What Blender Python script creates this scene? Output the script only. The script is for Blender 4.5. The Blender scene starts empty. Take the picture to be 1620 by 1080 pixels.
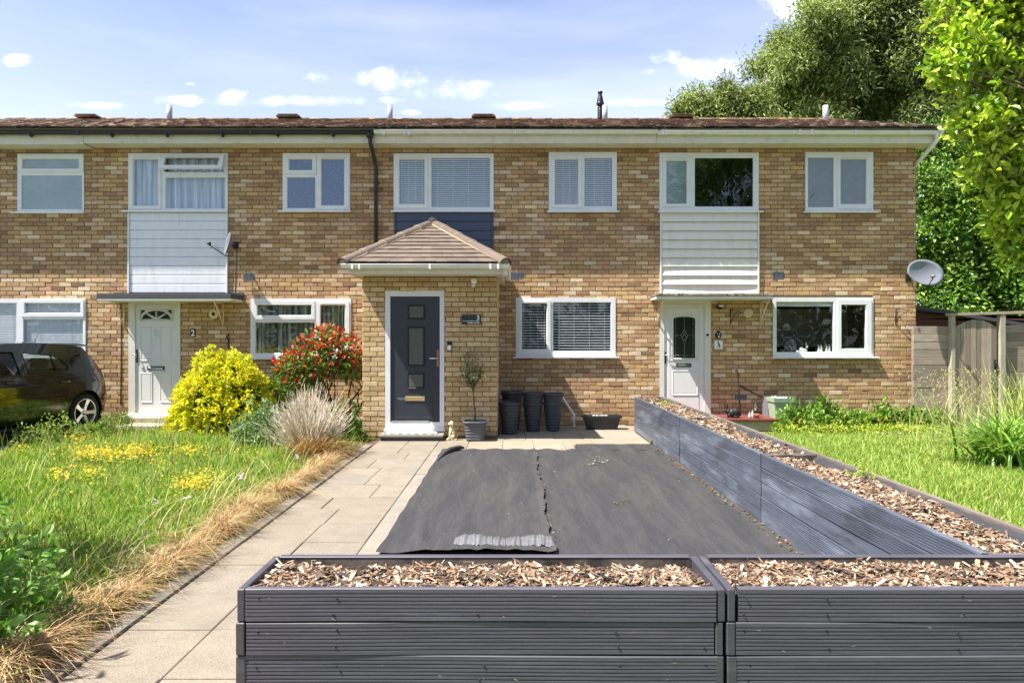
import bpy, bmesh, math, random
import numpy as np
from mathutils import Vector, Matrix
from mathutils.geometry import tessellate_polygon
R = math.radians
SC = bpy.context.scene
COL = SC.collection
HC = 1.45
F = 1080.0

# ------------------------------------------------------------------ camera, sky, sun, exposure
cam = bpy.data.cameras.new('camera'); camo = bpy.data.objects.new('camera', cam); COL.objects.link(camo)
camo.location = (0, 0, HC); camo.rotation_euler = (R(90), 0, 0)
cam.sensor_width = 36; cam.lens = 24.0; cam.clip_end = 2000; cam.clip_start = 0.05
SC.camera = camo
SUND = Vector((.54, .20, -1.0))
SKY_STRENGTH = .08
SC.view_settings.view_transform = 'Standard'; SC.view_settings.look = 'None'
SC.view_settings.exposure = 1.3; SC.view_settings.gamma = 1
SC.view_settings.use_curve_mapping = False

world = bpy.data.worlds.new("World"); SC.world = world; world.use_nodes = True
def build_world():
    nt = world.node_tree; N = nt.nodes; L = nt.links; N.clear()
    out = N.new('ShaderNodeOutputWorld'); bg = N.new('ShaderNodeBackground')
    sky = N.new('ShaderNodeTexSky'); sky.sky_type = 'NISHITA'; sky.sun_disc = False
    sky.sun_elevation = math.asin(1/ SUND.length)
    sky.sun_rotation = math.atan2(-SUND.x, -SUND.y)
    sky.air_density = 1.0; sky.dust_density = 1.6; sky.ozone_density = 1.3
    tc = N.new('ShaderNodeTexCoord'); sep = N.new('ShaderNodeSeparateXYZ'); L.new(tc.outputs['Generated'], sep.inputs[0])
    def math_(op, a, b=None, clamp=False):
        n = N.new('ShaderNodeMath'); n.operation = op; n.use_clamp = clamp
        for i, v in enumerate((a, b)):
            if v is None: continue
            if isinstance(v, (int, float)): n.inputs[i].default_value = v
            else: L.new(v, n.inputs[i])
        return n.outputs[0]
    yy = math_('MAXIMUM', sep.outputs[1], .05)
    u = math_('DIVIDE', sep.outputs[0], yy); v = math_('DIVIDE', sep.outputs[2], yy)
    comb = N.new('ShaderNodeCombineXYZ'); L.new(u, comb.inputs[0]); L.new(v, comb.inputs[1])
    no = N.new('ShaderNodeTexNoise'); no.inputs['Scale'].default_value = 14; no.inputs['Detail'].default_value = 7
    no.inputs['Roughness'].default_value = .62
    L.new(comb.outputs[0], no.inputs['Vector'])
    nz = math_('MULTIPLY', math_('SUBTRACT', no.outputs['Fac'], .5), 5.5)
    total = None
    # each cloud: direction (u = x/y, v = z/y), half sizes, softness
    CL = [(-.724, .411, .024, .013, .9), (-.283, .388, .034, .012, .8), (-.160, .382, .072, .018, .9), (-.190, .39, .04, .014, .9),
          (-.402, .361, .040, .011, .9), (-.487, .352, .052, .010, .8), (-.175, .353, .028, .007, .7),
          (-.148, .335, .022, .006, .6), (.232, .413, .040, .014, .9), (.204, .395, .016, .007, .5),
          (.425, .487, .052, .020, 1.0), (.40, .50, .05, .02, .7), (-.60, .345, .10, .006, .35), (-.441,.422,.012,.003,.4), (-.47,.377,.010,.003,.5),
          (.02, .345, .06, .008, .45), (.18, .35, .10, .006, .3), (-.10, .365, .10, .016, .35), (-.34, .352, .16, .010, .35), (.27, .40, .07, .02, .45), (-.05, .375, .05, .01, .4), (-1.1, .45, .12, .03, .9), (1.1, .4, .15, .03, .9)]
    for (cu, cv, ru, rv, k) in CL:
        a = math_('DIVIDE', math_('SUBTRACT', u, cu), ru); b = math_('DIVIDE', math_('SUBTRACT', v, cv), rv)
        d = math_('ADD', math_('MULTIPLY', a, a), math_('MULTIPLY', b, b))
        m = math_('MULTIPLY', math_('ADD', math_('SUBTRACT', 1.0, d), nz), .8 , True)
        m = math_('MULTIPLY', math_('MULTIPLY', m, m), k)
        total = m if total is None else math_('MAXIMUM', total, m)
    front = math_('GREATER_THAN', sep.outputs[1], .12)
    total = math_('MULTIPLY', total, front)
    # thin high veil of cloud with long streaks, mostly ahead of the camera
    mp = N.new('ShaderNodeMapping'); mp.inputs['Scale'].default_value = (1.2, 2.0, 7.0); mp.inputs['Rotation'].default_value = (0, .25, 0)
    L.new(tc.outputs['Generated'], mp.inputs['Vector'])
    n2 = N.new('ShaderNodeTexNoise'); n2.inputs['Scale'].default_value = 1.5; n2.inputs['Detail'].default_value = 5; n2.inputs['Roughness'].default_value = .5
    L.new(mp.outputs[0], n2.inputs['Vector'])
    mr = N.new('ShaderNodeMapRange'); mr.inputs['From Min'].default_value = .4; mr.inputs['From Max'].default_value = .75
    mr.inputs['To Min'].default_value = .14; mr.inputs['To Max'].default_value = .50; L.new(n2.outputs['Fac'], mr.inputs['Value'])
    low = N.new('ShaderNodeMapRange'); low.inputs['From Min'].default_value = .26; low.inputs['From Max'].default_value = .44
    low.inputs['To Min'].default_value = .34; low.inputs['To Max'].default_value = .0; L.new(sep.outputs[2], low.inputs['Value'])
    nf = N.new('ShaderNodeMapRange'); nf.inputs['From Min'].default_value = -.2; nf.inputs['From Max'].default_value = .5; nf.inputs['To Min'].default_value = .12; L.new(sep.outputs[1], nf.inputs['Value'])  # veil thinned behind the camera to weaken sky fill on the walls
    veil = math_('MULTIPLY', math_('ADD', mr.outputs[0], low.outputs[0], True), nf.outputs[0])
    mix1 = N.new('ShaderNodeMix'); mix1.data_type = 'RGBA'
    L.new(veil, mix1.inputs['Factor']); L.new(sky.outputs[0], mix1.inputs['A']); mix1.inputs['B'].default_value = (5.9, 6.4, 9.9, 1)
    mix2 = N.new('ShaderNodeMix'); mix2.data_type = 'RGBA'
    L.new(total, mix2.inputs['Factor']); L.new(mix1.outputs['Result'], mix2.inputs['A']); mix2.inputs['B'].default_value = (9.0, 9.2, 9.8, 1)
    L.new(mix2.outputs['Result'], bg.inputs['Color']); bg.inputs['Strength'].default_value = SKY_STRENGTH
    L.new(bg.outputs[0], out.inputs[0])
build_world()
sun = bpy.data.lights.new('sun', 'SUN'); sun.energy = 5.0; sun.angle = R(.55); sun.color = (1, .955, .88)
suno = bpy.data.objects.new('sun', sun); COL.objects.link(suno)
suno.rotation_euler = SUND.to_track_quat('-Z', 'Y').to_euler(); suno.location = (-10, -3, 20)
SC.cycles.max_bounces = 8; SC.cycles.transparent_max_bounces = 16; SC.cycles.use_denoising = True
SC.cycles.sample_clamp_indirect = 6

# ------------------------------------------------------------------ helpers
def P(x, y, Y): return Vector(((x-810)*Y/F, Y, HC+(540-y)*Y/F))
def PX(x, Y): return (x-810)*Y/F
def PZ(y, Y): return HC+(540-y)*Y/F
def srgb(r, g, b):
    f = lambda c: (c/255/12.92) if c/255 <= .04045 else ((c/255+.055)/1.055)**2.4
    return (f(r), f(g), f(b))
ORG = {}
def thing(name, loc, label, cat, group=None, kind=None, rz=0):
    o = bpy.data.objects.new(name, None); COL.objects.link(o); o.location = loc; o.rotation_euler = (0, 0, rz)
    o.empty_display_size = .2
    tag(o, label, cat, group, kind); ORG[o.name] = Vector(loc); return o
def tag(o, label=None, cat=None, group=None, kind=None):
    if label: o['label'] = label
    if cat: o['category'] = cat
    if group: o['group'] = group
    if kind: o['kind'] = kind
    return o
def org(o): return ORG.get(o.name, Vector((0, 0, 0)))
class MB:
    def __init__(s): s.v = []; s.f = []; s.m = []; s.c = []; s.sm = []
    def add(s, vs, fs, m=0, c=(1, 1, 1), smooth=False):
        b = len(s.v); s.v += [tuple(v) for v in vs]
        for f in fs: s.f.append([b+i for i in f]); s.m.append(m); s.c.append(c); s.sm.append(smooth)
    def box(s, a, b, m=0, c=(1, 1, 1), bev=0):
        x0, y0, z0 = a; x1, y1, z1 = b
        if x0 > x1: x0, x1 = x1, x0
        if y0 > y1: y0, y1 = y1, y0
        if z0 > z1: z0, z1 = z1, z0
        if bev <= 0:
            s.add([(x0,y0,z0),(x1,y0,z0),(x1,y1,z0),(x0,y1,z0),(x0,y0,z1),(x1,y0,z1),(x1,y1,z1),(x0,y1,z1)],
                  [(0,3,2,1),(4,5,6,7),(0,1,5,4),(1,2,6,5),(2,3,7,6),(3,0,4,7)], m, c)
        else:
            bev = min(bev, (x1-x0)*.45, (y1-y0)*.45, (z1-z0)*.45)
            bm = bmesh.new(); bmesh.ops.create_cube(bm, size=1)
            for v in bm.verts: v.co = Vector(((x0+x1)/2+v.co.x*(x1-x0), (y0+y1)/2+v.co.y*(y1-y0), (z0+z1)/2+v.co.z*(z1-z0)))
            bmesh.ops.bevel(bm, geom=list(bm.edges), offset=bev, segments=2 if bev > .004 else 1, affect='EDGES', profile=.7)
            s.bm(bm, m, c)
    def bm(s, bm, m=0, c=(1, 1, 1), smooth=False):
        bm.verts.index_update()
        s.add([v.co for v in bm.verts], [[v.index for v in f.verts] for f in bm.faces], m, c, smooth); bm.free()
    def obox(s, center, size, rot, m=0, c=(1, 1, 1)):
        h = [x/2 for x in size]; vs = []
        for z in (-1, 1):
            for (x, y) in ((-1,-1),(1,-1),(1,1),(-1,1)): vs.append(Vector(center)+rot @ Vector((x*h[0], y*h[1], z*h[2])))
        s.add(vs, [(0,3,2,1),(4,5,6,7),(0,1,5,4),(1,2,6,5),(2,3,7,6),(3,0,4,7)], m, c)
    def tube(s, pts, r, n=8, m=0, c=(1, 1, 1), caps=True, smooth=True):
        pts = [Vector(p) for p in pts]
        if not isinstance(r, (list, tuple)): r = [r]*len(pts)
        vs = []; prev = None
        for i, p in enumerate(pts):
            d = (pts[min(i+1, len(pts)-1)]-pts[max(i-1, 0)]).normalized()
            if prev is None:
                a = d.orthogonal().normalized()
            else:
                a = (prev-d*prev.dot(d)).normalized()
            prev = a; b = d.cross(a)
            for k in range(n):
                t = 2*math.pi*k/n; vs.append(p+(a*math.cos(t)+b*math.sin(t))*r[i])
        fs = []
        for i in range(len(pts)-1):
            for k in range(n): fs.append((i*n+k, i*n+(k+1) % n, (i+1)*n+(k+1) % n, (i+1)*n+k))
        if caps: fs.append(list(range(n))[::-1]); fs.append([(len(pts)-1)*n+k for k in range(n)])
        s.add(vs, fs, m, c, smooth)
    def lathe(s, prof, center, n=24, axis='z', m=0, c=(1, 1, 1), smooth=True, rot=None):
        vs = []
        for (r, h) in prof:
            for k in range(n):
                t = 2*math.pi*k/n; q = Vector((r*math.cos(t), r*math.sin(t), h))
                if axis == 'y': q = Vector((q.x, q.z, q.y))
                if axis == 'x': q = Vector((q.z, q.x, q.y))
                if rot is not None: q = rot @ q
                vs.append(Vector(center)+q)
        fs = []
        for i in range(len(prof)-1):
            for k in range(n): fs.append((i*n+k, i*n+(k+1) % n, (i+1)*n+(k+1) % n, (i+1)*n+k))
        s.add(vs, fs, m, c, smooth)
    def prism(s, poly, y0, y1, m=0, c=(1, 1, 1)):   # poly in x,z
        n = len(poly); vs = [(x, y0, z) for x, z in poly]+[(x, y1, z) for x, z in poly]
        fs = [list(range(n)), list(range(n, 2*n))[::-1]]+[(i, i+n, (i+1) % n+n, (i+1) % n) for i in range(n)]
        s.add(vs, fs, m, c)
    def build(s, name, mats, parent=None, smooth=None, local=False):
        me = bpy.data.meshes.new(name)
        o = Vector((0, 0, 0)) if (parent is None or local) else org(parent)
        if isinstance(mats, str): mats = [mats]
        vs = [(v[0]-o.x, v[1]-o.y, v[2]-o.z) for v in s.v] if (o.x or o.y or o.z) else s.v
        me.from_pydata(vs, [], s.f); me.update()
        for m_ in mats: me.materials.append(MT[m_])
        me.polygons.foreach_set('material_index', s.m)
        me.polygons.foreach_set('use_smooth', s.sm if smooth is None else [smooth]*len(s.f))
        a = me.attributes.new('col', 'FLOAT_COLOR', 'FACE')
        a.data.foreach_set('color', np.array([(c[0], c[1], c[2], 1) for c in s.c], dtype=np.float32).ravel())
        ob = bpy.data.objects.new(name, me); COL.objects.link(ob)
        if parent is not None:
            ob.parent = parent; ORG[ob.name] = org(parent) if not local else Vector((0, 0, 0))
        return ob
def np_mesh(name, V, Fc, mat, parent=None, colors=None, smooth=False, k=4):
    V = np.asarray(V, dtype=np.float32).reshape(-1, 3); Fc = np.asarray(Fc, dtype=np.int32).reshape(-1, k)
    if parent is not None: V = V-np.array(org(parent), dtype=np.float32)
    me = bpy.data.meshes.new(name); me.vertices.add(len(V)); me.vertices.foreach_set('co', V.ravel())
    nf = len(Fc); me.loops.add(nf*k); me.loops.foreach_set('vertex_index', Fc.ravel())
    me.polygons.add(nf); me.polygons.foreach_set('loop_start', np.arange(nf, dtype=np.int32)*k)
    try: me.polygons.foreach_set('loop_total', np.full(nf, k, dtype=np.int32))
    except Exception: pass
    me.update(calc_edges=True)
    me.materials.append(MT[mat]); me.polygons.foreach_set('use_smooth', np.full(nf, smooth))
    if colors is not None:
        a = me.attributes.new('col', 'FLOAT_COLOR', 'FACE')
        c = np.ones((nf, 4), dtype=np.float32); c[:, :3] = colors; a.data.foreach_set('color', c.ravel())
    ob = bpy.data.objects.new(name, me); COL.objects.link(ob)
    if parent is not None: ob.parent = parent; ORG[ob.name] = org(parent)
    return ob

# ------------------------------------------------------------------ materials
MT = {}
def mat(name, base=(.5, .5, .5), rough=.6, var=.15, nscale=6, bump=0., bscale=60, attr=False, metal=0, coat=0, spec=.5,
        stretch=(1, 1, 1), c2=None, c2scale=3, c2lo=.5, c2hi=.65, trans=0, bdetail=4, bdist=.01, c3=None, c3scale=20, c3lo=.6, c3hi=.7):
    m = bpy.data.materials.new(name); m.use_nodes = True; nt = m.node_tree; N = nt.nodes; L = nt.links; N.clear()
    out = N.new('ShaderNodeOutputMaterial'); b = N.new('ShaderNodeBsdfPrincipled')
    tc = N.new('ShaderNodeTexCoord'); mp = N.new('ShaderNodeMapping'); mp.inputs['Scale'].default_value = stretch
    L.new(tc.outputs['Object'], mp.inputs['Vector'])
    def noise(sc, det=5, rg=.6):
        n = N.new('ShaderNodeTexNoise'); n.inputs['Scale'].default_value = sc; n.inputs['Detail'].default_value = det
        n.inputs['Roughness'].default_value = rg; L.new(mp.outputs[0], n.inputs['Vector']); return n.outputs['Fac']
    def ramp(v, lo, hi, a=0, bb=1):
        r = N.new('ShaderNodeMapRange'); r.inputs['From Min'].default_value = lo; r.inputs['From Max'].default_value = hi
        r.inputs['To Min'].default_value = a; r.inputs['To Max'].default_value = bb; L.new(v, r.inputs['Value']); return r.outputs[0]
    def mixc(f, A, B, mode='MIX'):
        x = N.new('ShaderNodeMix'); x.data_type = 'RGBA'; x.blend_type = mode
        if isinstance(f, float) or isinstance(f, int): x.inputs['Factor'].default_value = f
        else: L.new(f, x.inputs['Factor'])
        for nm, q in (('A', A), ('B', B)):
            if isinstance(q, tuple): x.inputs[nm].default_value = (q[0], q[1], q[2], 1)
            else: L.new(q, x.inputs[nm])
        return x.outputs['Result']
    if attr:
        at = N.new('ShaderNodeAttribute'); at.attribute_name = 'col'; cur = at.outputs['Color']
        if base != (1, 1, 1): cur = mixc(1.0, cur, tuple(base), 'MULTIPLY')
    else:
        rgb = N.new('ShaderNodeRGB'); rgb.outputs[0].default_value = (*base, 1); cur = rgb.outputs[0]
    if c2 is not None: cur = mixc(ramp(noise(c2scale, 6, .65), c2lo, c2hi), cur, tuple(c2))
    if c3 is not None: cur = mixc(ramp(noise(c3scale, 4, .6), c3lo, c3hi), cur, tuple(c3))
    if var > 0:
        v = ramp(noise(nscale, 6, .65), .3, .7, 1-var, 1+var)
        cb = N.new('ShaderNodeCombineXYZ')
        for i in range(3): L.new(v, cb.inputs[i])
        cur = mixc(1.0, cur, cb.outputs[0], 'MULTIPLY')
    L.new(cur, b.inputs['Base Color'])
    b.inputs['Roughness'].default_value = rough; b.inputs['Metallic'].default_value = metal
    b.inputs['Specular IOR Level'].default_value = spec; b.inputs['Coat Weight'].default_value = coat; b.inputs['Coat Roughness'].default_value = .03
    if bump > 0:
        bp = N.new('ShaderNodeBump'); bp.inputs['Strength'].default_value = bump; bp.inputs['Distance'].default_value = bdist
        L.new(noise(bscale, bdetail, .6), bp.inputs['Height']); L.new(bp.outputs[0], b.inputs['Normal'])
    if trans > 0:
        t = N.new('ShaderNodeBsdfTranslucent'); L.new(mixc(1.0, cur, (1.15, 1.2, .55), 'MULTIPLY'), t.inputs['Color'])
        ms = N.new('ShaderNodeMixShader'); ms.inputs[0].default_value = trans
        L.new(b.outputs[0], ms.inputs[1]); L.new(t.outputs[0], ms.inputs[2]); L.new(ms.outputs[0], out.inputs[0])
    else: L.new(b.outputs[0], out.inputs[0])
    MT[name] = m; return m
def glass_mat(name, tint=(1, 1, 1), ior=1.9, rough=.0, wob=.0):
    m = bpy.data.materials.new(name); m.use_nodes = True; nt = m.node_tree; N = nt.nodes; L = nt.links; N.clear()
    out = N.new('ShaderNodeOutputMaterial'); g = N.new('ShaderNodeBsdfGlossy'); g.inputs['Roughness'].default_value = rough
    t = N.new('ShaderNodeBsdfTransparent'); t.inputs[0].default_value = (*tint, 1)
    # Schlick reflectance, the same from both sides of the thin pane
    lw = N.new('ShaderNodeLayerWeight'); lw.inputs['Blend'].default_value = .5; r0 = ((ior-1)/(ior+1))**2
    pw = N.new('ShaderNodeMath'); pw.operation = 'POWER'; L.new(lw.outputs['Facing'], pw.inputs[0]); pw.inputs[1].default_value = 5
    fr = N.new('ShaderNodeMath'); fr.operation = 'MULTIPLY_ADD'; L.new(pw.outputs[0], fr.inputs[0]); fr.inputs[1].default_value = 1-r0; fr.inputs[2].default_value = r0
    if wob > 0:
        tc = N.new('ShaderNodeTexCoord'); n = N.new('ShaderNodeTexNoise'); n.inputs['Scale'].default_value = 2.2; n.inputs['Detail'].default_value = 1
        L.new(tc.outputs['Object'], n.inputs['Vector']); bp = N.new('ShaderNodeBump'); bp.inputs['Strength'].default_value = wob; bp.inputs['Distance'].default_value = .02
        L.new(n.outputs['Fac'], bp.inputs['Height']); L.new(bp.outputs[0], g.inputs['Normal'])
    ms = N.new('ShaderNodeMixShader'); L.new(fr.outputs[0], ms.inputs[0]); L.new(t.outputs[0], ms.inputs[1]); L.new(g.outputs[0], ms.inputs[2])
    L.new(ms.outputs[0], out.inputs[0]); MT[name] = m
W1 = (1, 1, 1)
mat('brick', W1, .88, .17, 22, .55, 90, attr=True, bdist=.004, c3=srgb(120, 92, 66), c3scale=34, c3lo=.64, c3hi=.74)
mat('mortar', srgb(132, 110, 84), .95, .2, 12, .4, 120)
mat('mortar_porch', srgb(128, 104, 68), .95, .2, 12, .4, 120)
mat('upvc', srgb(222, 223, 225), .3, .04, 4, spec=.5, c2=srgb(204, 203, 198), c2scale=5, c2lo=.55, c2hi=.8)
mat('upvc_old', srgb(216, 213, 205), .4, .06, 5, .05, 20)
mat('fascia', srgb(214, 208, 192), .5, .08, 6, .1, 30, c2=srgb(176, 164, 140), c2scale=4, c2lo=.58, c2hi=.8)
mat('gutter_white', srgb(226, 226, 222), .35, .07, 3, c2=srgb(176, 172, 160), c2scale=5, c2lo=.6, c2hi=.85)
mat('gutter_black', srgb(34, 34, 38), .35, .15, 4)
mat('clad_white', srgb(220, 222, 228), .38, .04, 3, stretch=(3, 1, .6), c2=srgb(202, 204, 207), c2scale=2.5, c2lo=.5, c2hi=.8, bump=.08, bscale=3)
mat('clad_cream', srgb(220, 217, 208), .42, .04, 3, stretch=(3, 1, .6), c2=srgb(206, 202, 190), c2scale=2.5, c2lo=.5, c2hi=.8, bump=.08, bscale=3)
mat('clad_navy', srgb(62, 72, 96), .45, .06, 8, .1, 40)
mat('rooftile', W1, .95, .3, 9, .5, 40, attr=True, c2=srgb(196, 178, 160), c2scale=14, c2lo=.56, c2hi=.64, bdist=.01)
mat('ridge', srgb(112, 92, 70), .95, .25, 9, .5, 40, c2=srgb(176, 128, 62), c2scale=5, c2lo=.5, c2hi=.68)
mat('porchtile', W1, .85, .12, 7, .25, 60, attr=True, bdist=.004)
mat('mortar_light', srgb(156, 142, 116), .95, .15, 30)
mat('door_white', srgb(218, 218, 217), .35, .03, 4)
mat('door_cream', srgb(228, 224, 212), .4, .04, 4)
mat('door_grey', srgb(45, 50, 60), .42, .12, 14, .15, 60, stretch=(3, 3, .5))
mat('chrome', (.75, .75, .76), .18, .03, 5, metal=1)
mat('brass', (.82, .68, .42), .25, .05, 5, metal=1)
mat('rosegold', (.45, .18, .12), .3, .1, 5, metal=1)
mat('darkmetal', srgb(52, 54, 52), .4, .1, 8, metal=.3)
mat('blackiron', srgb(26, 24, 24), .6, .2, 20)
mat('galv', srgb(186, 190, 194), .45, .1, 9, metal=.2)
mat('galv2', srgb(120, 122, 128), .5, .1, 9, metal=.1)
mat('vent_white', srgb(160, 162, 166), .5, .1, 8)
mat('interior', srgb(70, 66, 60), .9, .1, 2)
mat('interior_floor', srgb(60, 50, 42), .9, .1, 2)
mat('cupboard', srgb(200, 198, 186), .5, .05, 2)
mat('blind', srgb(226, 230, 232), .5, .02, 2)
mat('net', srgb(150, 168, 194), .85, .1, 9, stretch=(9, 1, .25), c2=srgb(226, 232, 240), c2scale=2.0, c2lo=.42, c2hi=.62)
mat('net_warm', srgb(70, 80, 70), .85, .1, 9, stretch=(9, 1, .25), c2=srgb(180, 186, 176), c2scale=2.0, c2lo=.46, c2hi=.66)
mat('frost', srgb(132, 148, 152), .55, .06, 2, c2=srgb(160, 176, 180), c2scale=2.4, c2lo=.4, c2hi=.8)
mat('frost_blue', srgb(84, 104, 150), .5, .22, 42, c2=srgb(118, 138, 176), c2scale=26, c2lo=.5, c2hi=.7)
mat('frost_grey', srgb(120, 124, 126), .6, .06, 3, c2=srgb(140, 146, 150), c2scale=10, c2lo=.5, c2hi=.8)
mat('felt', srgb(74, 74, 78), .85, .15, 20, .4, 80)
mat('mossfelt', srgb(120, 110, 96), .95, .3, 30, .8, 50, c2=srgb(170, 160, 140), c2scale=20)
mat('cream_timber', srgb(224, 208, 168), .7, .15, 20, .3, 40, c2=srgb(170, 140, 96), c2scale=14, c2lo=.6, c2hi=.7)
mat('slab', W1, .9, .13, 5, .5, 160, attr=True, bdist=.004, c2=srgb(92, 84, 74), c2scale=150, c2lo=.52, c2hi=.66, c3=srgb(186, 180, 170), c3scale=210, c3lo=.6, c3hi=.68)
mat('patio', W1, .9, .14, 3, .4, 120, attr=True, bdist=.003, c2=srgb(150, 136, 116), c2scale=40, c2lo=.6, c2hi=.8)
mat('jointdirt', srgb(134, 120, 100), .95, .3, 40)
mat('soil', srgb(74, 58, 44), .95, .35, 14, .9, 50, bdist=.02, c2=srgb(140, 118, 88), c2scale=30)
mat('lawn_soil', srgb(88, 100, 44), .95, .35, 10, .8, 40, bdist=.02, c2=srgb(120, 110, 60), c2scale=6)
mat('field', srgb(96, 112, 56), .95, .3, .6)
mat('pavement', srgb(150, 144, 136), .95, .15, 6)
mat('tarmac', srgb(92, 90, 88), .95, .2, 40, .5, 200)
mat('membrane', srgb(55, 55, 58), .66, .14, 6, .6, 20, bdist=.007, stretch=(5, .7, 1), c2=srgb(76, 74, 71), c2scale=1.0, c2lo=.4, c2hi=.8, c3=srgb(98, 93, 85), c3scale=14, c3lo=.64, c3hi=.76, spec=.3)
mat('membrane_shiny', srgb(104, 104, 106), .3, .2, 14, .9, 26, bdist=.012, spec=.8)
mat('debris', W1, .9, .2, 30, attr=True)
mat('deck_dark', W1, .52, .2, 10, .4, 40, attr=True, stretch=(.25, 1, 3), bdist=.003, c2=srgb(112, 108, 112), c2scale=2.6, c2lo=.56, c2hi=.82, c3=srgb(122, 116, 108), c3scale=30, c3lo=.7, c3hi=.8)
mat('deck_blue', W1, .4, .2, 9, .3, 60, attr=True, stretch=(2, .3, 2), bdist=.003, c2=srgb(128, 136, 150), c2scale=3.2, c2lo=.5, c2hi=.75, c3=srgb(52, 54, 60), c3scale=5, c3lo=.56, c3hi=.75)
mat('deck_weather', srgb(120, 108, 100), .85, .25, 12, .4, 30, stretch=(2, .3, 2), c2=srgb(78, 70, 66), c2scale=6)
mat('scuff', srgb(150, 146, 146), .9, .2, 30)
mat('deck_end', srgb(52, 52, 56), .85, .25, 60, .6, 90)
mat('deck_inner', srgb(104, 94, 86), .8, .3, 14, .3, 30, c2=srgb(56, 52, 50), c2scale=7, c2lo=.45, c2hi=.6)
mat('chip', W1, .85, .15, 40, attr=True)
mat('fencewood', W1, .88, .28, 9, .45, 30, attr=True, stretch=(.5, 1, 5), bdist=.004, c2=srgb(160, 152, 142), c2scale=3, c2lo=.5, c2hi=.75)
mat('gatewood', W1, .88, .25, 9, .45, 30, attr=True, stretch=(5, 1, .5), bdist=.004, c2=srgb(152, 146, 138), c2scale=3, c2lo=.55, c2hi=.8)
mat('shedwood', srgb(96, 54, 38), .85, .2, 9)
mat('leaf', W1, .5, .12, 3, attr=True, trans=.32, spec=.35)
mat('leaf_tree', W1, .55, .12, 3, attr=True, trans=.45, spec=.3)
mat('leaf_gloss', W1, .38, .1, 3, attr=True, trans=.3, spec=.45)
mat('grass', W1, .6, .12, 2, attr=True, trans=.38, spec=.3)
mat('straw', W1, .7, .1, 5, attr=True, trans=.15)
mat('petal', W1, .6, .05, 5, attr=True, trans=.2)
mat('bark', srgb(112, 96, 78), .95, .3, 8, .8, 20, stretch=(1, 1, .3), bdist=.03)
mat('twig_dark', srgb(74, 56, 46), .9, .25, 20)
mat('twig_pale', W1, .9, .12, 20, attr=True, trans=.15)
mat('plastic_dark', srgb(62, 64, 68), .5, .12, 10, .15, 60)
mat('plastic_pot', srgb(86, 88, 92), .5, .12, 10, .15, 60)
mat('plastic_trough', srgb(48, 48, 50), .5, .12, 14)
mat('pot_green', srgb(150, 168, 142), .6, .08, 8)
mat('terracotta', srgb(190, 104, 70), .8, .1, 15)
mat('redtile', srgb(112, 58, 52), .6, .15, 12, .2, 50)
mat('stone', srgb(168, 158, 142), .9, .2, 18, .5, 70)
mat('stone_grey', srgb(128, 122, 114), .9, .2, 18, .5, 70)
mat('dogstone', srgb(214, 196, 156), .85, .15, 30, .4, 60)
mat('mat_rug', W1, .95, .2, 60, .5, 200, attr=True)
mat('sign_dark', srgb(38, 42, 50), .4, .05, 5)
mat('white_paint', srgb(236, 236, 236), .5, .02, 5)
mat('black_gloss', srgb(14, 14, 16), .2, .02, 5)
mat('blue_paint', srgb(40, 60, 120), .5, .05, 5)
mat('ceramic', srgb(236, 234, 230), .3, .03, 5)
mat('carpaint', srgb(12, 11, 12), .12, .0, 3, coat=1, spec=.7)
mat('carblack', srgb(12, 12, 13), .6, .1, 9)
mat('tyre', srgb(26, 26, 27), .85, .15, 30)
mat('alloy', (.72, .72, .74), .22, .04, 5, metal=.9)
mat('taillight', srgb(120, 12, 16), .12, .05, 30, coat=1)
mat('carseat', srgb(84, 86, 88), .9, .1, 20)
mat('reflector_grey', srgb(116, 120, 128), .45, .1, 14)
mat('shrubcore', srgb(40, 42, 20), .95, .2, 9)
glass_mat('glass', (.93, .95, .96), 2.1, 0, .12)
glass_mat('glass_old', (.9, .94, .92), 1.9, .01, .2)
glass_mat('carglass', (.5, .56, .53), 1.8)
mat('frost_dark', srgb(82, 84, 78), .45, .2, 30, .3, 60)
mat('dark_glass', srgb(32, 36, 34), .12, .25, 20, spec=.6)
mat('orange_flower', srgb(240, 140, 40), .6, .1, 5, trans=.2)

# ------------------------------------------------------------------ text
def text_mb(body, size, loc, mat_name, name, parent, align='RIGHT', ext=.001, bold=0.0, sx=1.0):
    cu = bpy.data.curves.new('lettering', 'FONT'); cu.body = body; cu.size = size; cu.align_x = align; cu.extrude = ext; cu.offset = bold
    ob = bpy.data.objects.new('lettering', cu); COL.objects.link(ob)
    dg = bpy.context.evaluated_depsgraph_get(); me = bpy.data.meshes.new_from_object(ob.evaluated_get(dg))
    bpy.data.objects.remove(ob)
    o = org(parent)
    for v in me.vertices: v.co = Vector((v.co.x*sx+loc[0]-o.x, -v.co.z+loc[1]-o.y, v.co.y+loc[2]-o.z))
    me.materials.clear(); me.materials.append(MT[mat_name])
    r = bpy.data.objects.new(name, me); COL.objects.link(r); r.parent = parent; return r

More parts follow.
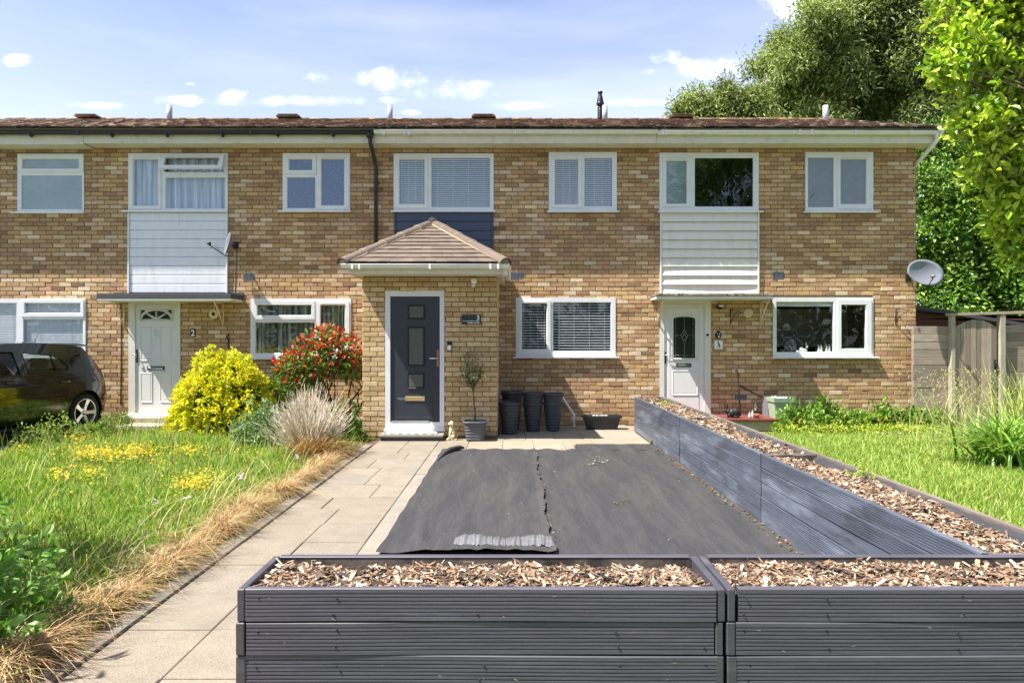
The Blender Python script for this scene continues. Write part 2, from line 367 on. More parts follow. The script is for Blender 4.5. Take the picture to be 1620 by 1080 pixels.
# ------------------------------------------------------------------ setting: ground
def sheet(name, pts, z, m, label=None):
    mb = MB(); mb.add([(x, y, z) for x, y in pts], [list(range(len(pts)))]); o = mb.build(name, m); tag(o, label, None, None, 'structure'); return o
sheet('ground', [(-500, -300), (500, -300), (500, 900), (-500, 900)], -.05, 'field')
sheet('lawn', [(-6.6, 1.2), (-2.02, 1.2), (-2.02, 9.6), (-2.2, 11.9), (-6.6, 11.9)], -.012, 'lawn_soil')
sheet('lawn', [(2.4, 1.2), (12, 1.2), (12, 11.9), (2.4, 11.9)], -.012, 'lawn_soil')
sheet('pavement', [(-60, -1.2), (60, -1.2), (60, 1.2), (-60, 1.2)], -.02, 'pavement')
sheet('road', [(-60, -9), (60, -9), (60, -1.2), (-60, -1.2)], -.03, 'tarmac')
sheet('driveway', [(-12, 5), (-6.6, 5), (-6.6, 11.9), (-12, 11.9)], -.008, 'tarmac')
sheet('garden_soil', [(-2.6, 8.6), (-1.9, 8.6), (-1.9, 11.0), (-2.6, 11.0)], -.006, 'soil')
sheet('garden_soil', [(-.96, 2.7), (2.0, 2.7), (2.0, 9.55), (-.96, 9.55)], -.004, 'soil')

def slabs(mb, xs, ys, rng, base, gap=.006, z=.0, jit=.003, th=.05, cvar=.06, tint=None):
    for i in range(len(xs)-1):
        for j in range(len(ys)-1):
            k = 1+rng.uniform(-cvar, cvar); w = rng.uniform(-.015, .02)
            k *= .86; c = (base[0]*k*(1+w), base[1]*k, base[2]*k*(1-w))
            zz = z+rng.uniform(-jit, jit)
            mb.box((xs[i]+gap/2, ys[j]+gap/2, zz-th), (xs[i+1]-gap/2, ys[j+1]-gap/2, zz), 0, c, bev=.004)
def path():
    rng = random.Random(5); mb = MB(); b = srgb(138, 127, 112); b2 = srgb(126, 119, 108)
    ys = [3.44+.5*(k-4) for k in range(0, 17)]
    low = [y for y in ys if y < 5.6]
    slabs(mb, [-1.94, -1.51, -1.06], low, rng, b)
    # upper part: a patchwork of large and half slabs
    y = low[-1]; k = 0
    while y < 9.2:
        h = [.5, .42, .56][k % 3]; y2 = min(y+h, 9.2)
        cuts = [[-1.94, -1.5, -1.06], [-1.94, -1.66, -1.06], [-1.94, -1.33, -1.06], [-1.94, -1.5, -1.06]][k % 4]
        slabs(mb, cuts, [y, y2], rng, b); y = y2; k += 1
    slabs(mb, [-1.94, -1.5, -1.06, -.62], [9.2, 9.75, 10.28], rng, b)
    mb.box((-1.06+.003, 9.0, -.05), (-.9, 9.2, .0), 0, b2, bev=.003)
    # narrow edging strip against the membrane
    y = 1.9
    while y < 8.98: slabs(mb, [-1.06, -.905], [y, min(y+.62, 8.99)], rng, srgb(142, 134, 122)); y += .62
    # kerb edging on the lawn side
    y = 1.5
    while y < 9.3:
        c = rng.uniform(.86, 1.02); mb.box((-2.055+rng.uniform(-.006, .006), y+.004, -.1), (-1.944, min(y+.9, 9.5), .012+rng.uniform(-.004, .006)), 0, tuple(x*c for x in srgb(122, 115, 104)), bev=.008); y += .9
    o = mb.build('path', 'slab'); tag(o, 'pale exposed aggregate slab path running from the street to the porch', None, None, 'structure')
    mb = MB(); mb.add([(-2.06, 1, -.012), (-.9, 1, -.012), (-.9, 10.3, -.012), (-2.06, 10.3, -.012)], [(0, 1, 2, 3)]); o = mb.build('path_bed', 'jointdirt'); tag(o, None, None, None, 'structure')
    mb = MB(); rng = random.Random(8); b = srgb(148, 138, 120)
    xs = [-.62+.0]+[-.13+.433*k for k in range(0, 3)]+[.86]
    slabs(mb, [-.62, -.13, .303, .736, .862], [9.12, 10.06], rng, b, .005)
    slabs(mb, [.866, 1.17, 1.603, 1.965], [9.5, 10.06], rng, b, .005)
    slabs(mb, [-.23, .303-.1, .636, 1.069, 1.502, 1.965], [10.06, 11.0, 11.86], rng, srgb(146, 137, 120), .005)
    mb.box((-.9, 9.02, -.04), (-.63, 9.115, .0), 0, b, bev=.003)
    o = mb.build('patio', 'patio'); tag(o, None, None, None, 'structure')
    mb = MB(); mb.add([(-.9, 9.0, -.011), (2.4, 9.0, -.011), (2.4, 11.9, -.011), (-.9, 11.9, -.011)], [(0, 1, 2, 3)]); o = mb.build('patio_bed', 'jointdirt'); tag(o, None, None, None, 'structure')
    mb = MB(); rng = random.Random(3)
    x = PX(1380, 10.6)
    while x < 7.6: slabs(mb, [x, x+.6], [10.55, 10.78], rng, srgb(190, 174, 150), z=.03); x += .6
    o = mb.build('garden_edging', 'patio'); tag(o, None, None, None, 'structure')
path()

# ------------------------------------------------------------------ terrace
YW = 11.87
XB = [-11.4, -6.82, -2.25, 2.41, 7.02]     # party lines
XE = [-11.4, -7.25, -2.32, 2.45, 7.02]
ZT = 4.84
H_LABEL = ['brick terraced house at the far left behind the parked black car',
           'brick terraced house with white board cladding above a panelled white door numbered 2',
           'brick terraced house with a hipped tiled porch, dark grey front door and navy cladding',
           'brick end of terrace house with a half glazed white door, beside the timber fence']
HOUSE = []
for i in range(4):
    HOUSE.append(thing('terraced_house', ((XB[i]+XB[i+1])/2, YW, 0), H_LABEL[i], 'house', 'row of terraced houses'))
def house_of(x):
    for i in range(4):
        if x < XB[i+1]: return i
    return 3
WIN = [  # outer px rect, glass panes (rect, fill), sashes, sill x-range
 dict(h=0, r=(29, 244, 134, 336), g=[((37.6, 252.8, 125.7, 266.8), 'frost'), ((35.8, 278.5, 130.4, 331), 'frost')], s=[(32.5, 247, 133.4, 273)], sill=(20, 136)),
 dict(h=0, r=(-24, 472.5, 136.6, 565), g=[((-16, 480, 27, 557), 'blindwarm'), ((41.5, 480, 128, 495), 'blindwarm'), ((39, 505.5, 132, 558.7), 'blindwarm')], s=[(35.5, 474, 134, 501)], sill=(-30, 140)),
 dict(h=1, r=(204, 243, 361, 334), g=[((212.6, 253, 251, 325.4), 'net'), ((265, 253, 352, 267), 'net'), ((263, 281.5, 357, 330), 'net')], s=[(207, 246, 256, 331)], sill=(196, 362), vent=(259, 245.5, 357, 273)),
 dict(h=1, r=(447.8, 243, 554.4, 334), g=[((458.5, 253, 494, 269.2), 'fblue'), ((455.2, 281.3, 499, 329.5), 'fblue'), ((509.4, 253, 544.6, 325), 'fblue')], s=[(451, 247, 501, 275.5), (503, 247, 552.5, 332)], sill=(441, 556)),
 dict(h=1, r=(397, 472.5, 556, 566), g=[((408.4, 483, 492.7, 498.6), 'netwarm'), ((405.3, 510.3, 498, 558.4), 'netwarm'), ((508, 483.3, 545.6, 552), 'netwarm')], s=[(402, 476, 498.5, 505), (501.5, 477, 553, 560)], sill=(391, 559)),
 dict(h=2, r=(623, 243.5, 781, 334), g=[((632.5, 253, 671.5, 323), 'blindblue'), ((683, 250, 775, 327.5), 'blindblue')], s=[(626.5, 247, 676.5, 330)], sill=(619, 784)),
 dict(h=2, r=(868, 241.3, 975.6, 334.5), g=[((878.2, 253, 914, 323.3), 'blindblue'), ((925, 250.3, 968, 326.8), 'blindblue')], s=[(871.5, 246, 920, 329.5)], sill=(865, 979)),
 dict(h=2, r=(816, 471, 973.6, 563.7), g=[((826, 480.7, 864.4, 551.9), 'blindopen'), ((875.1, 478.8, 966, 555.3), 'blindopen')], s=[(820, 475, 870.5, 560)], sill=(812, 978.5)),
 dict(h=3, r=(1042.8, 242.3, 1199.6, 334.6), g=[((1054.2, 255.7, 1085.6, 322.3), 'frost'), ((1099, 250.5, 1191, 327), 'room')], s=[(1049, 249.5, 1092, 327.5)], sill=(1040, 1206)),
 dict(h=3, r=(1273.3, 241.2, 1380.6, 335), g=[((1278, 250, 1318, 328), 'fgrey'), ((1329.3, 253, 1369, 322.8), 'fgrey')], s=[(1324, 247, 1376, 331)], sill=(1270, 1387)),
 dict(h=3, r=(1222.2, 470.6, 1380.6, 564), g=[((1228.2, 478, 1317.5, 556.8), 'kitchen'), ((1330.5, 482.6, 1368.5, 551.2), 'room')], s=[(1324, 474, 1377, 561.5)], sill=(1219.7, 1388)),
]
DOORR = [(1, (204, 474, 286, 655)), (3, (1043.2, 473.5, 1124, 651))]
CLAD = [(1, (204, 337, 361.5, 464), 'clad_white'), (2, (624, 337, 780, 440), 'clad_navy'), (3, (1043.5, 337, 1200, 465), 'clad_cream')]
def rpx(r, Y=YW): return (PX(r[0], Y), PX(r[2], Y), PZ(r[3], Y), PZ(r[1], Y))   # x0,x1,z0,z1
HOLES = [rpx(w['r']) for w in WIN]+[rpx(d[1]) for d in DOORR]
HOLES[10] = HOLES[10]
NOBRICK = HOLES+[rpx(c[1]) for c in CLAD]
# doors openings go down to the step
def plate(mb, x0, x1, z0, z1, holes, yf, yb, m=0, c=W1, back=True):
    hs = [h for h in holes if h[1] > x0 and h[0] < x1 and h[3] > z0 and h[2] < z1]
    xs = sorted({x0, x1} | {min(max(v, x0), x1) for h in hs for v in h[:2]}); zs = sorted({z0, z1} | {min(max(v, z0), z1) for h in hs for v in h[2:]})
    for i in range(len(xs)-1):
        for j in range(len(zs)-1):
            cx, cz = (xs[i]+xs[i+1])/2, (zs[j]+zs[j+1])/2
            if any(h[0] < cx < h[1] and h[2] < cz < h[3] for h in hs): continue
            a, b, p, q = xs[i], xs[i+1], zs[j], zs[j+1]
            mb.add([(a, yf, p), (b, yf, p), (b, yf, q), (a, yf, q)], [(0, 1, 2, 3)], m, c)
            if back: mb.add([(a, yb, p), (b, yb, p), (b, yb, q), (a, yb, q)], [(3, 2, 1, 0)], m, c)
    for h in hs:
        a, b, p, q = max(h[0], x0), min(h[1], x1), max(h[2], z0), min(h[3], z1)
        mb.add([(a, yf, p), (b, yf, p), (b, yf, q), (a, yf, q), (a, yb, p), (b, yb, p), (b, yb, q), (a, yb, q)],
               [(0, 4, 5, 1), (1, 5, 6, 2), (2, 6, 7, 3), (3, 7, 4, 0)], m, c)
    mb.add([(x0, yf, z0), (x1, yf, z0), (x1, yf, z1), (x0, yf, z1), (x0, yb, z0), (x1, yb, z0), (x1, yb, z1), (x0, yb, z1)],
           [(0, 4, 7, 3), (1, 2, 6, 5), (3, 7, 6, 2), (0, 1, 5, 4)], m, c)
def one_brick(mb, o, U, Nn, u0, u1, v0, v1, c, rng, proud=.011, m=0):
    # cap of a brick standing proud of the mortar plane; o origin, U unit along, Nn outward
    b = .004; Z = Vector((0, 0, 1)); pr = proud+rng.uniform(-.003, .0032)
    t = [rng.uniform(-.001, .0012) for _ in range(4)]
    q = lambda u, v, d: o+U*u+Z*v+Nn*d
    j = lambda: rng.uniform(-.0015, .0015)
    cor = [(u0+j(), v0+j()), (u1+j(), v0+j()), (u1+j(), v1+j()), (u0+j(), v1+j())]
    vs = [q(u, v, 0) for u, v in cor]
    ins = [(1, 1), (-1, 1), (-1, -1), (1, -1)]
    vs += [q(cor[k][0]+ins[k][0]*.001, cor[k][1]+ins[k][1]*.001, pr-.004) for k in range(4)]
    vs += [q(cor[k][0]+ins[k][0]*b, cor[k][1]+ins[k][1]*b, pr+t[k]) for k in range(4)]
    mb.add(vs, [(8, 9, 10, 11)]+[(a, (a+1) % 4, 4+(a+1) % 4, 4+a) for a in range(4)]+[(4+a, 4+(a+1) % 4, 8+(a+1) % 4, 8+a) for a in range(4)], m, c)
PAL = [(srgb(174, 140, 102), 3.6), (srgb(184, 151, 112), 3.6), (srgb(193, 161, 122), 2.8), (srgb(204, 177, 143), 2.0), (srgb(212, 190, 160), 1.0),
       (srgb(162, 126, 93), 2.2), (srgb(190, 156, 108), 1.5), (srgb(178, 139, 112), 1.4), (srgb(136, 107, 82), .22)]
PAL2 = [(srgb(188, 160, 116), 3), (srgb(198, 171, 128), 3), (srgb(180, 151, 108), 2), (srgb(206, 181, 142), 1.4), (srgb(196, 164, 132), .7)]
def pick(pal, rng):
    t = rng.uniform(0, sum(w for _, w in pal))
    for c, w in pal:
        t -= w
        if t <= 0: break
    k = rng.uniform(.93, 1.07); return (c[0]*k, c[1]*k, c[2]*k)
def lay(put, x0, x1, z0, z1, nob, rng, bw=.225, bh=.075, jt=.010):
    n = int(round((z1-z0)/bh))
    for r in range(n):
        v0 = z0+r*bh+jt/2; v1 = v0+bh-jt; vc = (v0+v1)/2
        blk = sorted((h[0], h[1]) for h in nob if h[2] < vc < h[3])
        segs = []; x = x0
        for a, b in blk:
            if a > x: segs.append((x, min(a, x1)))
            x = max(x, b)
        if x < x1: segs.append((x, x1))
        off = (bw/2 if r % 2 else 0)+rng.uniform(-.012, .012)
        k = math.floor((x0-off)/bw)-1; u = k*bw+off
        while u < x1:
            w = bw if rng.random() > .02 else bw
            for a, b in segs:
                p, q = max(u+jt/2, a+.002), min(u+w-jt/2, b-.002)
                if q-p > .02: put(p, q, v0, v1, rng)
            u += w
def walls():
    rng = random.Random(11); mbs = [MB() for _ in range(4)]
    for i in range(4):
        hs = [h for h, w in zip(HOLES, [w['h'] for w in WIN]+[d[0] for d in DOORR]) if w == i]
        plate(mbs[i], XB[i], XB[i+1], -.05, ZT+.12, hs, YW, YW+.26, m=1)
    def put(a, b, v0, v1, rng):
        c = pick(PAL, rng)
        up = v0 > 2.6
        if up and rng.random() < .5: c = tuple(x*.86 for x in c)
        # efflorescence and weathering drift in patches along the courses
        g = math.sin(a*1.3+v0*2.1)+math.sin(a*.7-v0*3.3+2)
        if g > 1.0 and rng.random() < .5: c = tuple(min(.8, x*1.18) for x in c)
        um = (a+b)/2
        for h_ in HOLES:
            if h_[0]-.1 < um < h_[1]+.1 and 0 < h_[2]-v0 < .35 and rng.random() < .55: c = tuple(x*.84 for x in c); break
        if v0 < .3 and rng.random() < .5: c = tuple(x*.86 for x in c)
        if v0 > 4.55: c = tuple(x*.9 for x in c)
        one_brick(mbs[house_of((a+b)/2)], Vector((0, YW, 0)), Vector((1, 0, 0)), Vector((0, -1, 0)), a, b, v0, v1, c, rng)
    lay(put, XB[0]+1.6, XB[4]-.006, 0, ZT, NOBRICK+[(-2.2, -.26, -.1, 2.35)], rng)
    # gable side of the end house
    hs = mbs[3]
    def put2(a, b, v0, v1, rng): one_brick(hs, Vector((7.02, YW, 0)), Vector((0, 1, 0)), Vector((1, 0, 0)), a, b, v0, v1, pick(PAL, rng), rng)
    lay(put2, 0, 1.4, 0, ZT, [], rng)
    hs.box((7.02-.25, YW+.262, -.05), (7.02, YW+7.0, 4.9), 1)
    for i in range(4): mbs[i].build('wall', ['brick', 'mortar'], HOUSE[i])
walls()

def blind_geo(mb, x0, x1, z0, z1, y, pitch, depth, tilt, cords=4, m=0):
    z = z1-.02
    while z > z0+.01:
        dy, dz = depth/2*math.cos(tilt), depth/2*math.sin(tilt)
        mb.add([(x0, y-dy, z-dz), (x1, y-dy, z-dz), (x1, y, z+.001), (x0, y, z+.001), (x1, y+dy, z+dz), (x0, y+dy, z+dz)], [(0, 1, 2, 3), (3, 2, 4, 5)], m); z -= pitch
    for k in range(cords):
        x = x0+(x1-x0)*(k+.5)/cords; mb.box((x-.0025, y-depth*.6, z0), (x+.0025, y-depth*.6+.002, z1), m)
    mb.box((x0, y-.02, z1-.03), (x1, y+.02, z1), m)
def curtain_geo(mb, x0, x1, z0, z1, y, rng, amp=.02, folds=9, m=0):
    n = int((x1-x0)/.012)+2; vs = []
    ph = rng.uniform(0, 6)
    for j in range(2):
        for i in range(n):
            x = x0+(x1-x0)*i/(n-1); t = (x-x0)/.09*2*math.pi/2
            yy = y+amp*(math.sin(t+ph)+.5*math.sin(2.3*t+1)*math.sin(t*.31))
            vs.append((x, yy, z0 if j == 0 else z1))
    mb.add(vs, [(i, i+1, n+i+1, n+i) for i in range(n-1)], m, W1, True)
def window(w, rng):
    H = HOUSE[w['h']]; Y = YW
    yf = YW-.024; yb = YW+.05
    x0, x1, z0, z1 = rpx(w['r']); gl = [(rpx(g[0]), g[1]) for g in w['g']]
    mb = MB()
    bead = .012
    holes = [(a-bead, b+bead, c-bead, d+bead) for (a, b, c, d), _ in gl]
    sash_rects = [rpx(s_) for s_ in w['s']]
    if 'vent' in w: holes[1] = rpx((w['vent'][0]+1.5, w['vent'][1]+1.5, w['vent'][2]-1.5, w['vent'][3]-.5))
    plate(mb, x0, x1, z0, z1, holes, yf, yb)
    win = mb.build('window', 'upvc', H)
    # sashes: a raised ring
    sm = MB()
    for s_ in sash_rects:
        inner = [h for h in holes if h[0] > s_[0] and h[1] < s_[1] and h[2] > s_[2]-.01 and h[3] < s_[3]+.01]
        plate(sm, s_[0], s_[1], s_[2], s_[3], inner, yf-.014, yf+.0, back=False)
    bd = MB()
    def bead_ring(mbx, g, yfr, ygl):
        a, b, c, d = g; o = [(a-bead, c-bead), (b+bead, c-bead), (b+bead, d+bead), (a-bead, d+bead)]; i_ = [(a, c), (b, c), (b, d), (a, d)]
        mbx.add([(x, yfr, z) for x, z in o]+[(x, ygl, z) for x, z in i_], [(k, (k+1) % 4, 4+(k+1) % 4, 4+k) for k in range(4)])
    for k, (g, fill) in enumerate(gl):
        if 'vent' in w and k == 1: continue
        insash = any(s_[0] < g[0] and s_[1] > g[1] and s_[2] < g[2]+.02 and s_[3] > g[3]-.02 for s_ in sash_rects)
        bead_ring(sm if insash else bd, g, yf-.0135 if insash else yf+.0005, yf+.012)
    if sm.v: sm.build('sash', 'upvc', win)
    if bd.v: bd.build('glazing_bead', 'upvc', win)
    # trickle vent strips on tall sashes
    for s_, src in zip(sash_rects, w['s']):
        if rng.random() < .7 and (s_[3]-s_[2]) > .5:
            t = MB(); cx = (s_[0]+s_[1])/2; hw = (s_[1]-s_[0])*.36; t.box((cx-hw, yf-.026, s_[3]-.045), (cx+hw, yf-.0145, s_[3]-.028), 0, bev=.003); t.build('trickle_vent', 'upvc_old', win)
    for k, (g, fill) in enumerate(gl):
        a, b, c, d = g; p = MB(); yg = yf+.012
        if 'vent' in w and k == 1:
            # top-hung vent tilted open: frame and pane rotate about the top edge
            vx0, vx1, vz0, vz1 = rpx(w['vent']); ang = R(24); hgt = (vz1-vz0)/1.0
            rot = Matrix.Rotation(-ang, 4, 'X'); T = Matrix.Translation(Vector((0, yf-.01, vz1))) @ rot
            vm = MB(); plate(vm, vx0, vx1, -hgt, 0, [(vx0+.07, vx1-.07, -hgt+.06, -.07)], -.025, .02)
            vm.v = [tuple(T @ Vector(q)) for q in vm.v]; vm.build('open_vent', 'upvc', win)
            vm = MB(); vm.add([(vx0+.07, 0, -hgt+.06), (vx1-.07, 0, -hgt+.06), (vx1-.07, 0, -.07), (vx0+.07, 0, -.07)], [(0, 1, 2, 3)])
            vm.v = [tuple(T @ Vector(q)) for q in vm.v]; vm.build('pane', 'glass', win)
        else:
            p.add([(a, yg, c), (b, yg, c), (b, yg, d), (a, yg, d)], [(0, 1, 2, 3)]); p.build('pane', 'glass', win)
        m = MB(); e = .03
        if fill == 'frost': m.add([(a-e, yg+.012, c-e), (b+e, yg+.012, c-e), (b+e, yg+.012, d+e), (a-e, yg+.012, d+e)], [(0, 1, 2, 3)]); m.build('obscured_pane', 'frost', win)
        elif fill in ('fblue', 'fgrey'):
            m.add([(a-e, yg+.012, c-e), (b+e, yg+.012, c-e), (b+e, yg+.012, d+e), (a-e, yg+.012, d+e)], [(0, 1, 2, 3)]); m.build('obscured_pane', 'frost_blue' if fill == 'fblue' else 'frost_grey', win)
            if fill == 'fblue':
                l = MB(); st = .055; yy = yg-.002
                n = int(((b-a)+(d-c)*1.6)/st)+1
                for q in range(n):     # diamond lead strips clipped to the pane
                    for sgn in (1, -1):
                        if sgn == 1: f = lambda z: a+q*st-(z-c)*.62
                        else: f = lambda z: b-q*st+(z-c)*.62
                        pts = []
                        for tt in range(21):
                            z = c+(d-c)*tt/20; x = f(z)
                            if a <= x <= b: pts.append((x, z))
                        if len(pts) > 1:
                            (xa, za), (xb, zb) = pts[0], pts[-1]; l.add([(xa-.0012, yy, za), (xa+.0012, yy, za), (xb+.0012, yy, zb), (xb-.0012, yy, zb)], [(0, 1, 2, 3)])
                if l.v: l.build('leading', 'galv2', win)
        elif fill in ('net', 'netwarm'):
            curtain_geo(m, a-e, b+e, c-e, d+e, yg+.09, rng, .022); m.build('net_curtain', 'net' if fill == 'net' else 'net_warm', win)
        elif fill == 'blindblue': blind_geo(m, a-e, b+e, c-e, d+e, yg+.04, .0345, .036, R(50)); m.build('venetian_blind', 'blind', win)
        elif fill == 'blindwarm': blind_geo(m, a-e, b+e, c-e, d+e, yg+.035, .03, .034, R(70), 2); m.build('venetian_blind', 'blind', win)
        elif fill == 'blindopen': blind_geo(m, a-e, b+e, c-e, d+e, yg+.045, .047, .040, R(28)); m.build('venetian_blind', 'blind', win)
        elif fill == 'kitchen': m.box((a-e, yg+.05, d-.07), (b+e, yg+.10, d+.02)); m.build('roller_blind', 'blind', win)
    s = MB(); sx0, sx1 = PX(w['sill'][0], Y), PX(w['sill'][1], Y)
    sx0, sx1 = sx0, sx1
    s.box((sx0, yf-.058, z0-.028), (sx1, yf+.01, z0-.001), 0, bev=.006); s.build('sill', 'upvc', win)
rngw = random.Random(21)
for w in WIN: window(w, rngw)

def rooms():
    for i in range(4):
        mb = MB(); x0, x1 = XB[i]+.12, XB[i+1]-.12
        for (z0, z1) in ((.02, 2.35), (2.6, 4.9)):
            y0, y1 = YW+.265, YW+3.4
            v = [(x0, y0, z0), (x1, y0, z0), (x1, y1, z0), (x0, y1, z0), (x0, y0, z1), (x1, y0, z1), (x1, y1, z1), (x0, y1, z1)]
            mb.add(v, [(0, 1, 2, 3), (4, 7, 6, 5), (2, 6, 7, 3), (1, 5, 6, 2), (0, 3, 7, 4)])
        mb.build('rooms', 'interior', HOUSE[i])
    # kitchen fittings seen through the window of the end house
    mb = MB(); zc = PZ(521, YW+1.6)
    for k in range(6):
        xa = 4.9+k*.42; mb.box((xa+.005, YW+1.9, 1.35), (xa+.415, YW+2.2, 2.1), 0, bev=.006)
        mb.box((xa+.36, YW+1.88, 1.4), (xa+.37, YW+1.895, 1.55), 1)
    mb.box((4.9, YW+1.6, .86), (7.0-.15, YW+2.2, .9), 1)
    mb.build('kitchen_cupboards', ['cupboard', 'blackiron'], HOUSE[3])
    mb = MB(); x0, x1, z0, z1 = rpx(WIN[10]['r']); mb.box((x0, YW+.06, z0+.02), (x1, YW+.30, z0+.068)); mb.build('window_board', 'upvc', HOUSE[3])
    return z0+.068
zsill = rooms()
# ornaments on the inner window board
def hare(x, s, name_label, sit=False):
    t = thing('rabbit_ornament', (x, YW+.15, zsill), name_label, 'ornament', 'white rabbit ornaments on the kitchen window board')
    mb = MB(); Y = YW+.15
    if sit: body = [((x, Y, zsill+.03*s), .035*s, .026*s), ((x, Y, zsill+.07*s), .024*s, .03*s)]; head = (x+.004*s, Y, zsill+.115*s)
    else: body = [((x, Y, zsill+.03*s), .055*s, .03*s), ((x-.03*s, Y, zsill+.042*s), .032*s, .038*s)]; head = (x+.05*s, Y, zsill+.085*s)
    for c, a, b in body: mb.lathe([(a*math.sin(math.pi*k/8)+.0001, -b*math.cos(math.pi*k/8)) for k in range(9)], c, 12)
    mb.lathe([(.02*s*math.sin(math.pi*k/6)+.0001, -.022*s*math.cos(math.pi*k/6)) for k in range(7)], head, 10)
    for sg in (-1, 1): mb.tube([(head[0]-.004*s, Y+.008*sg, head[2]+.012*s), (head[0]-.012*s*(1+sg*.4), Y+.012*sg, head[2]+.065*s)], [.006*s, .002*s], 6)
    mb.build('body', 'ceramic', t)
hare(PX(1271, YW+.15), 1.2, 'large crouching white rabbit ornament behind the kitchen window glass')
hare(PX(1262, YW+.15), .62, 'smallest white rabbit ornament, left of the large crouching one')
for x, n in ((1295, 'leftmost'), (1299, 'second'), (1307.5, 'third'), (1312, 'rightmost')):
    hare(PX(x, YW+.15), .82, n+' of the four small upright white rabbits behind the kitchen glass', True)
t = thing('serving_plate', (PX(1250, YW+.2), YW+.2, zsill+.1), 'round dark grey plate propped behind the kitchen window glass', 'plate')
mb = MB(); mb.lathe([(.001, .0), (.07, .0), (.075, -.008), (.115, -.014), (.118, -.01), (.07, .012), (.001, .012)], (PX(1250, YW+.2), YW+.2, zsill+.115), 28, axis='y'); mb.build('plate', 'plastic_pot', t)

# cladding panels
def cladding():
    for hi, r, m in CLAD:
        x0, x1, z0, z1 = rpx(r); mb = MB(); n = 9 if m != 'clad_navy' else 7; h = (z1-z0)/n; rng = random.Random(4)
        for k in range(n):
            za = z1-(k+1)*h; zb = z1-k*h
            if m == 'clad_cream':
                bow = .0 if k < 6 else (.012, .03, .02)[k-6]      # the lowest boards bow outwards
                N_ = 14; vs = []
                for q in range(N_+1):
                    x = x0+.03+(x1-x0-.06)*q/N_; bb = bow*math.sin(math.pi*q/N_)
                    vs += [(x, YW-.045-bb, za+.004), (x, YW-.012, zb+.004), (x, YW-.02, za+.004)]
                mb.add(vs, [(q*3, q*3+3, q*3+4, q*3+1) for q in range(N_)]+[(q*3+2, q*3+5, q*3+3, q*3) for q in range(N_)], 0)
            else:
                y = YW-.03
                mb.box((x0+.028, y, za+.015), (x1-.028, YW-.001, zb-.001), 0, bev=.004)
                mb.box((x0+.028, y+.016, za+.0), (x1-.028, YW-.001, za+.0145), 0)
        mb.box((x0, YW-.05, z0), (x0+.027, YW-.0005, z1), 0, bev=.004); mb.box((x1-.027, YW-.05, z0), (x1, YW-.0005, z1), 0, bev=.004)
        if m == 'clad_white': mb.box((PX(283, YW)-.006, YW-.036, PZ(358, YW)), (PX(283, YW)+.012, YW-.0305, z1), 0)
        mb.build('cladding', m, HOUSE[hi])
cladding()

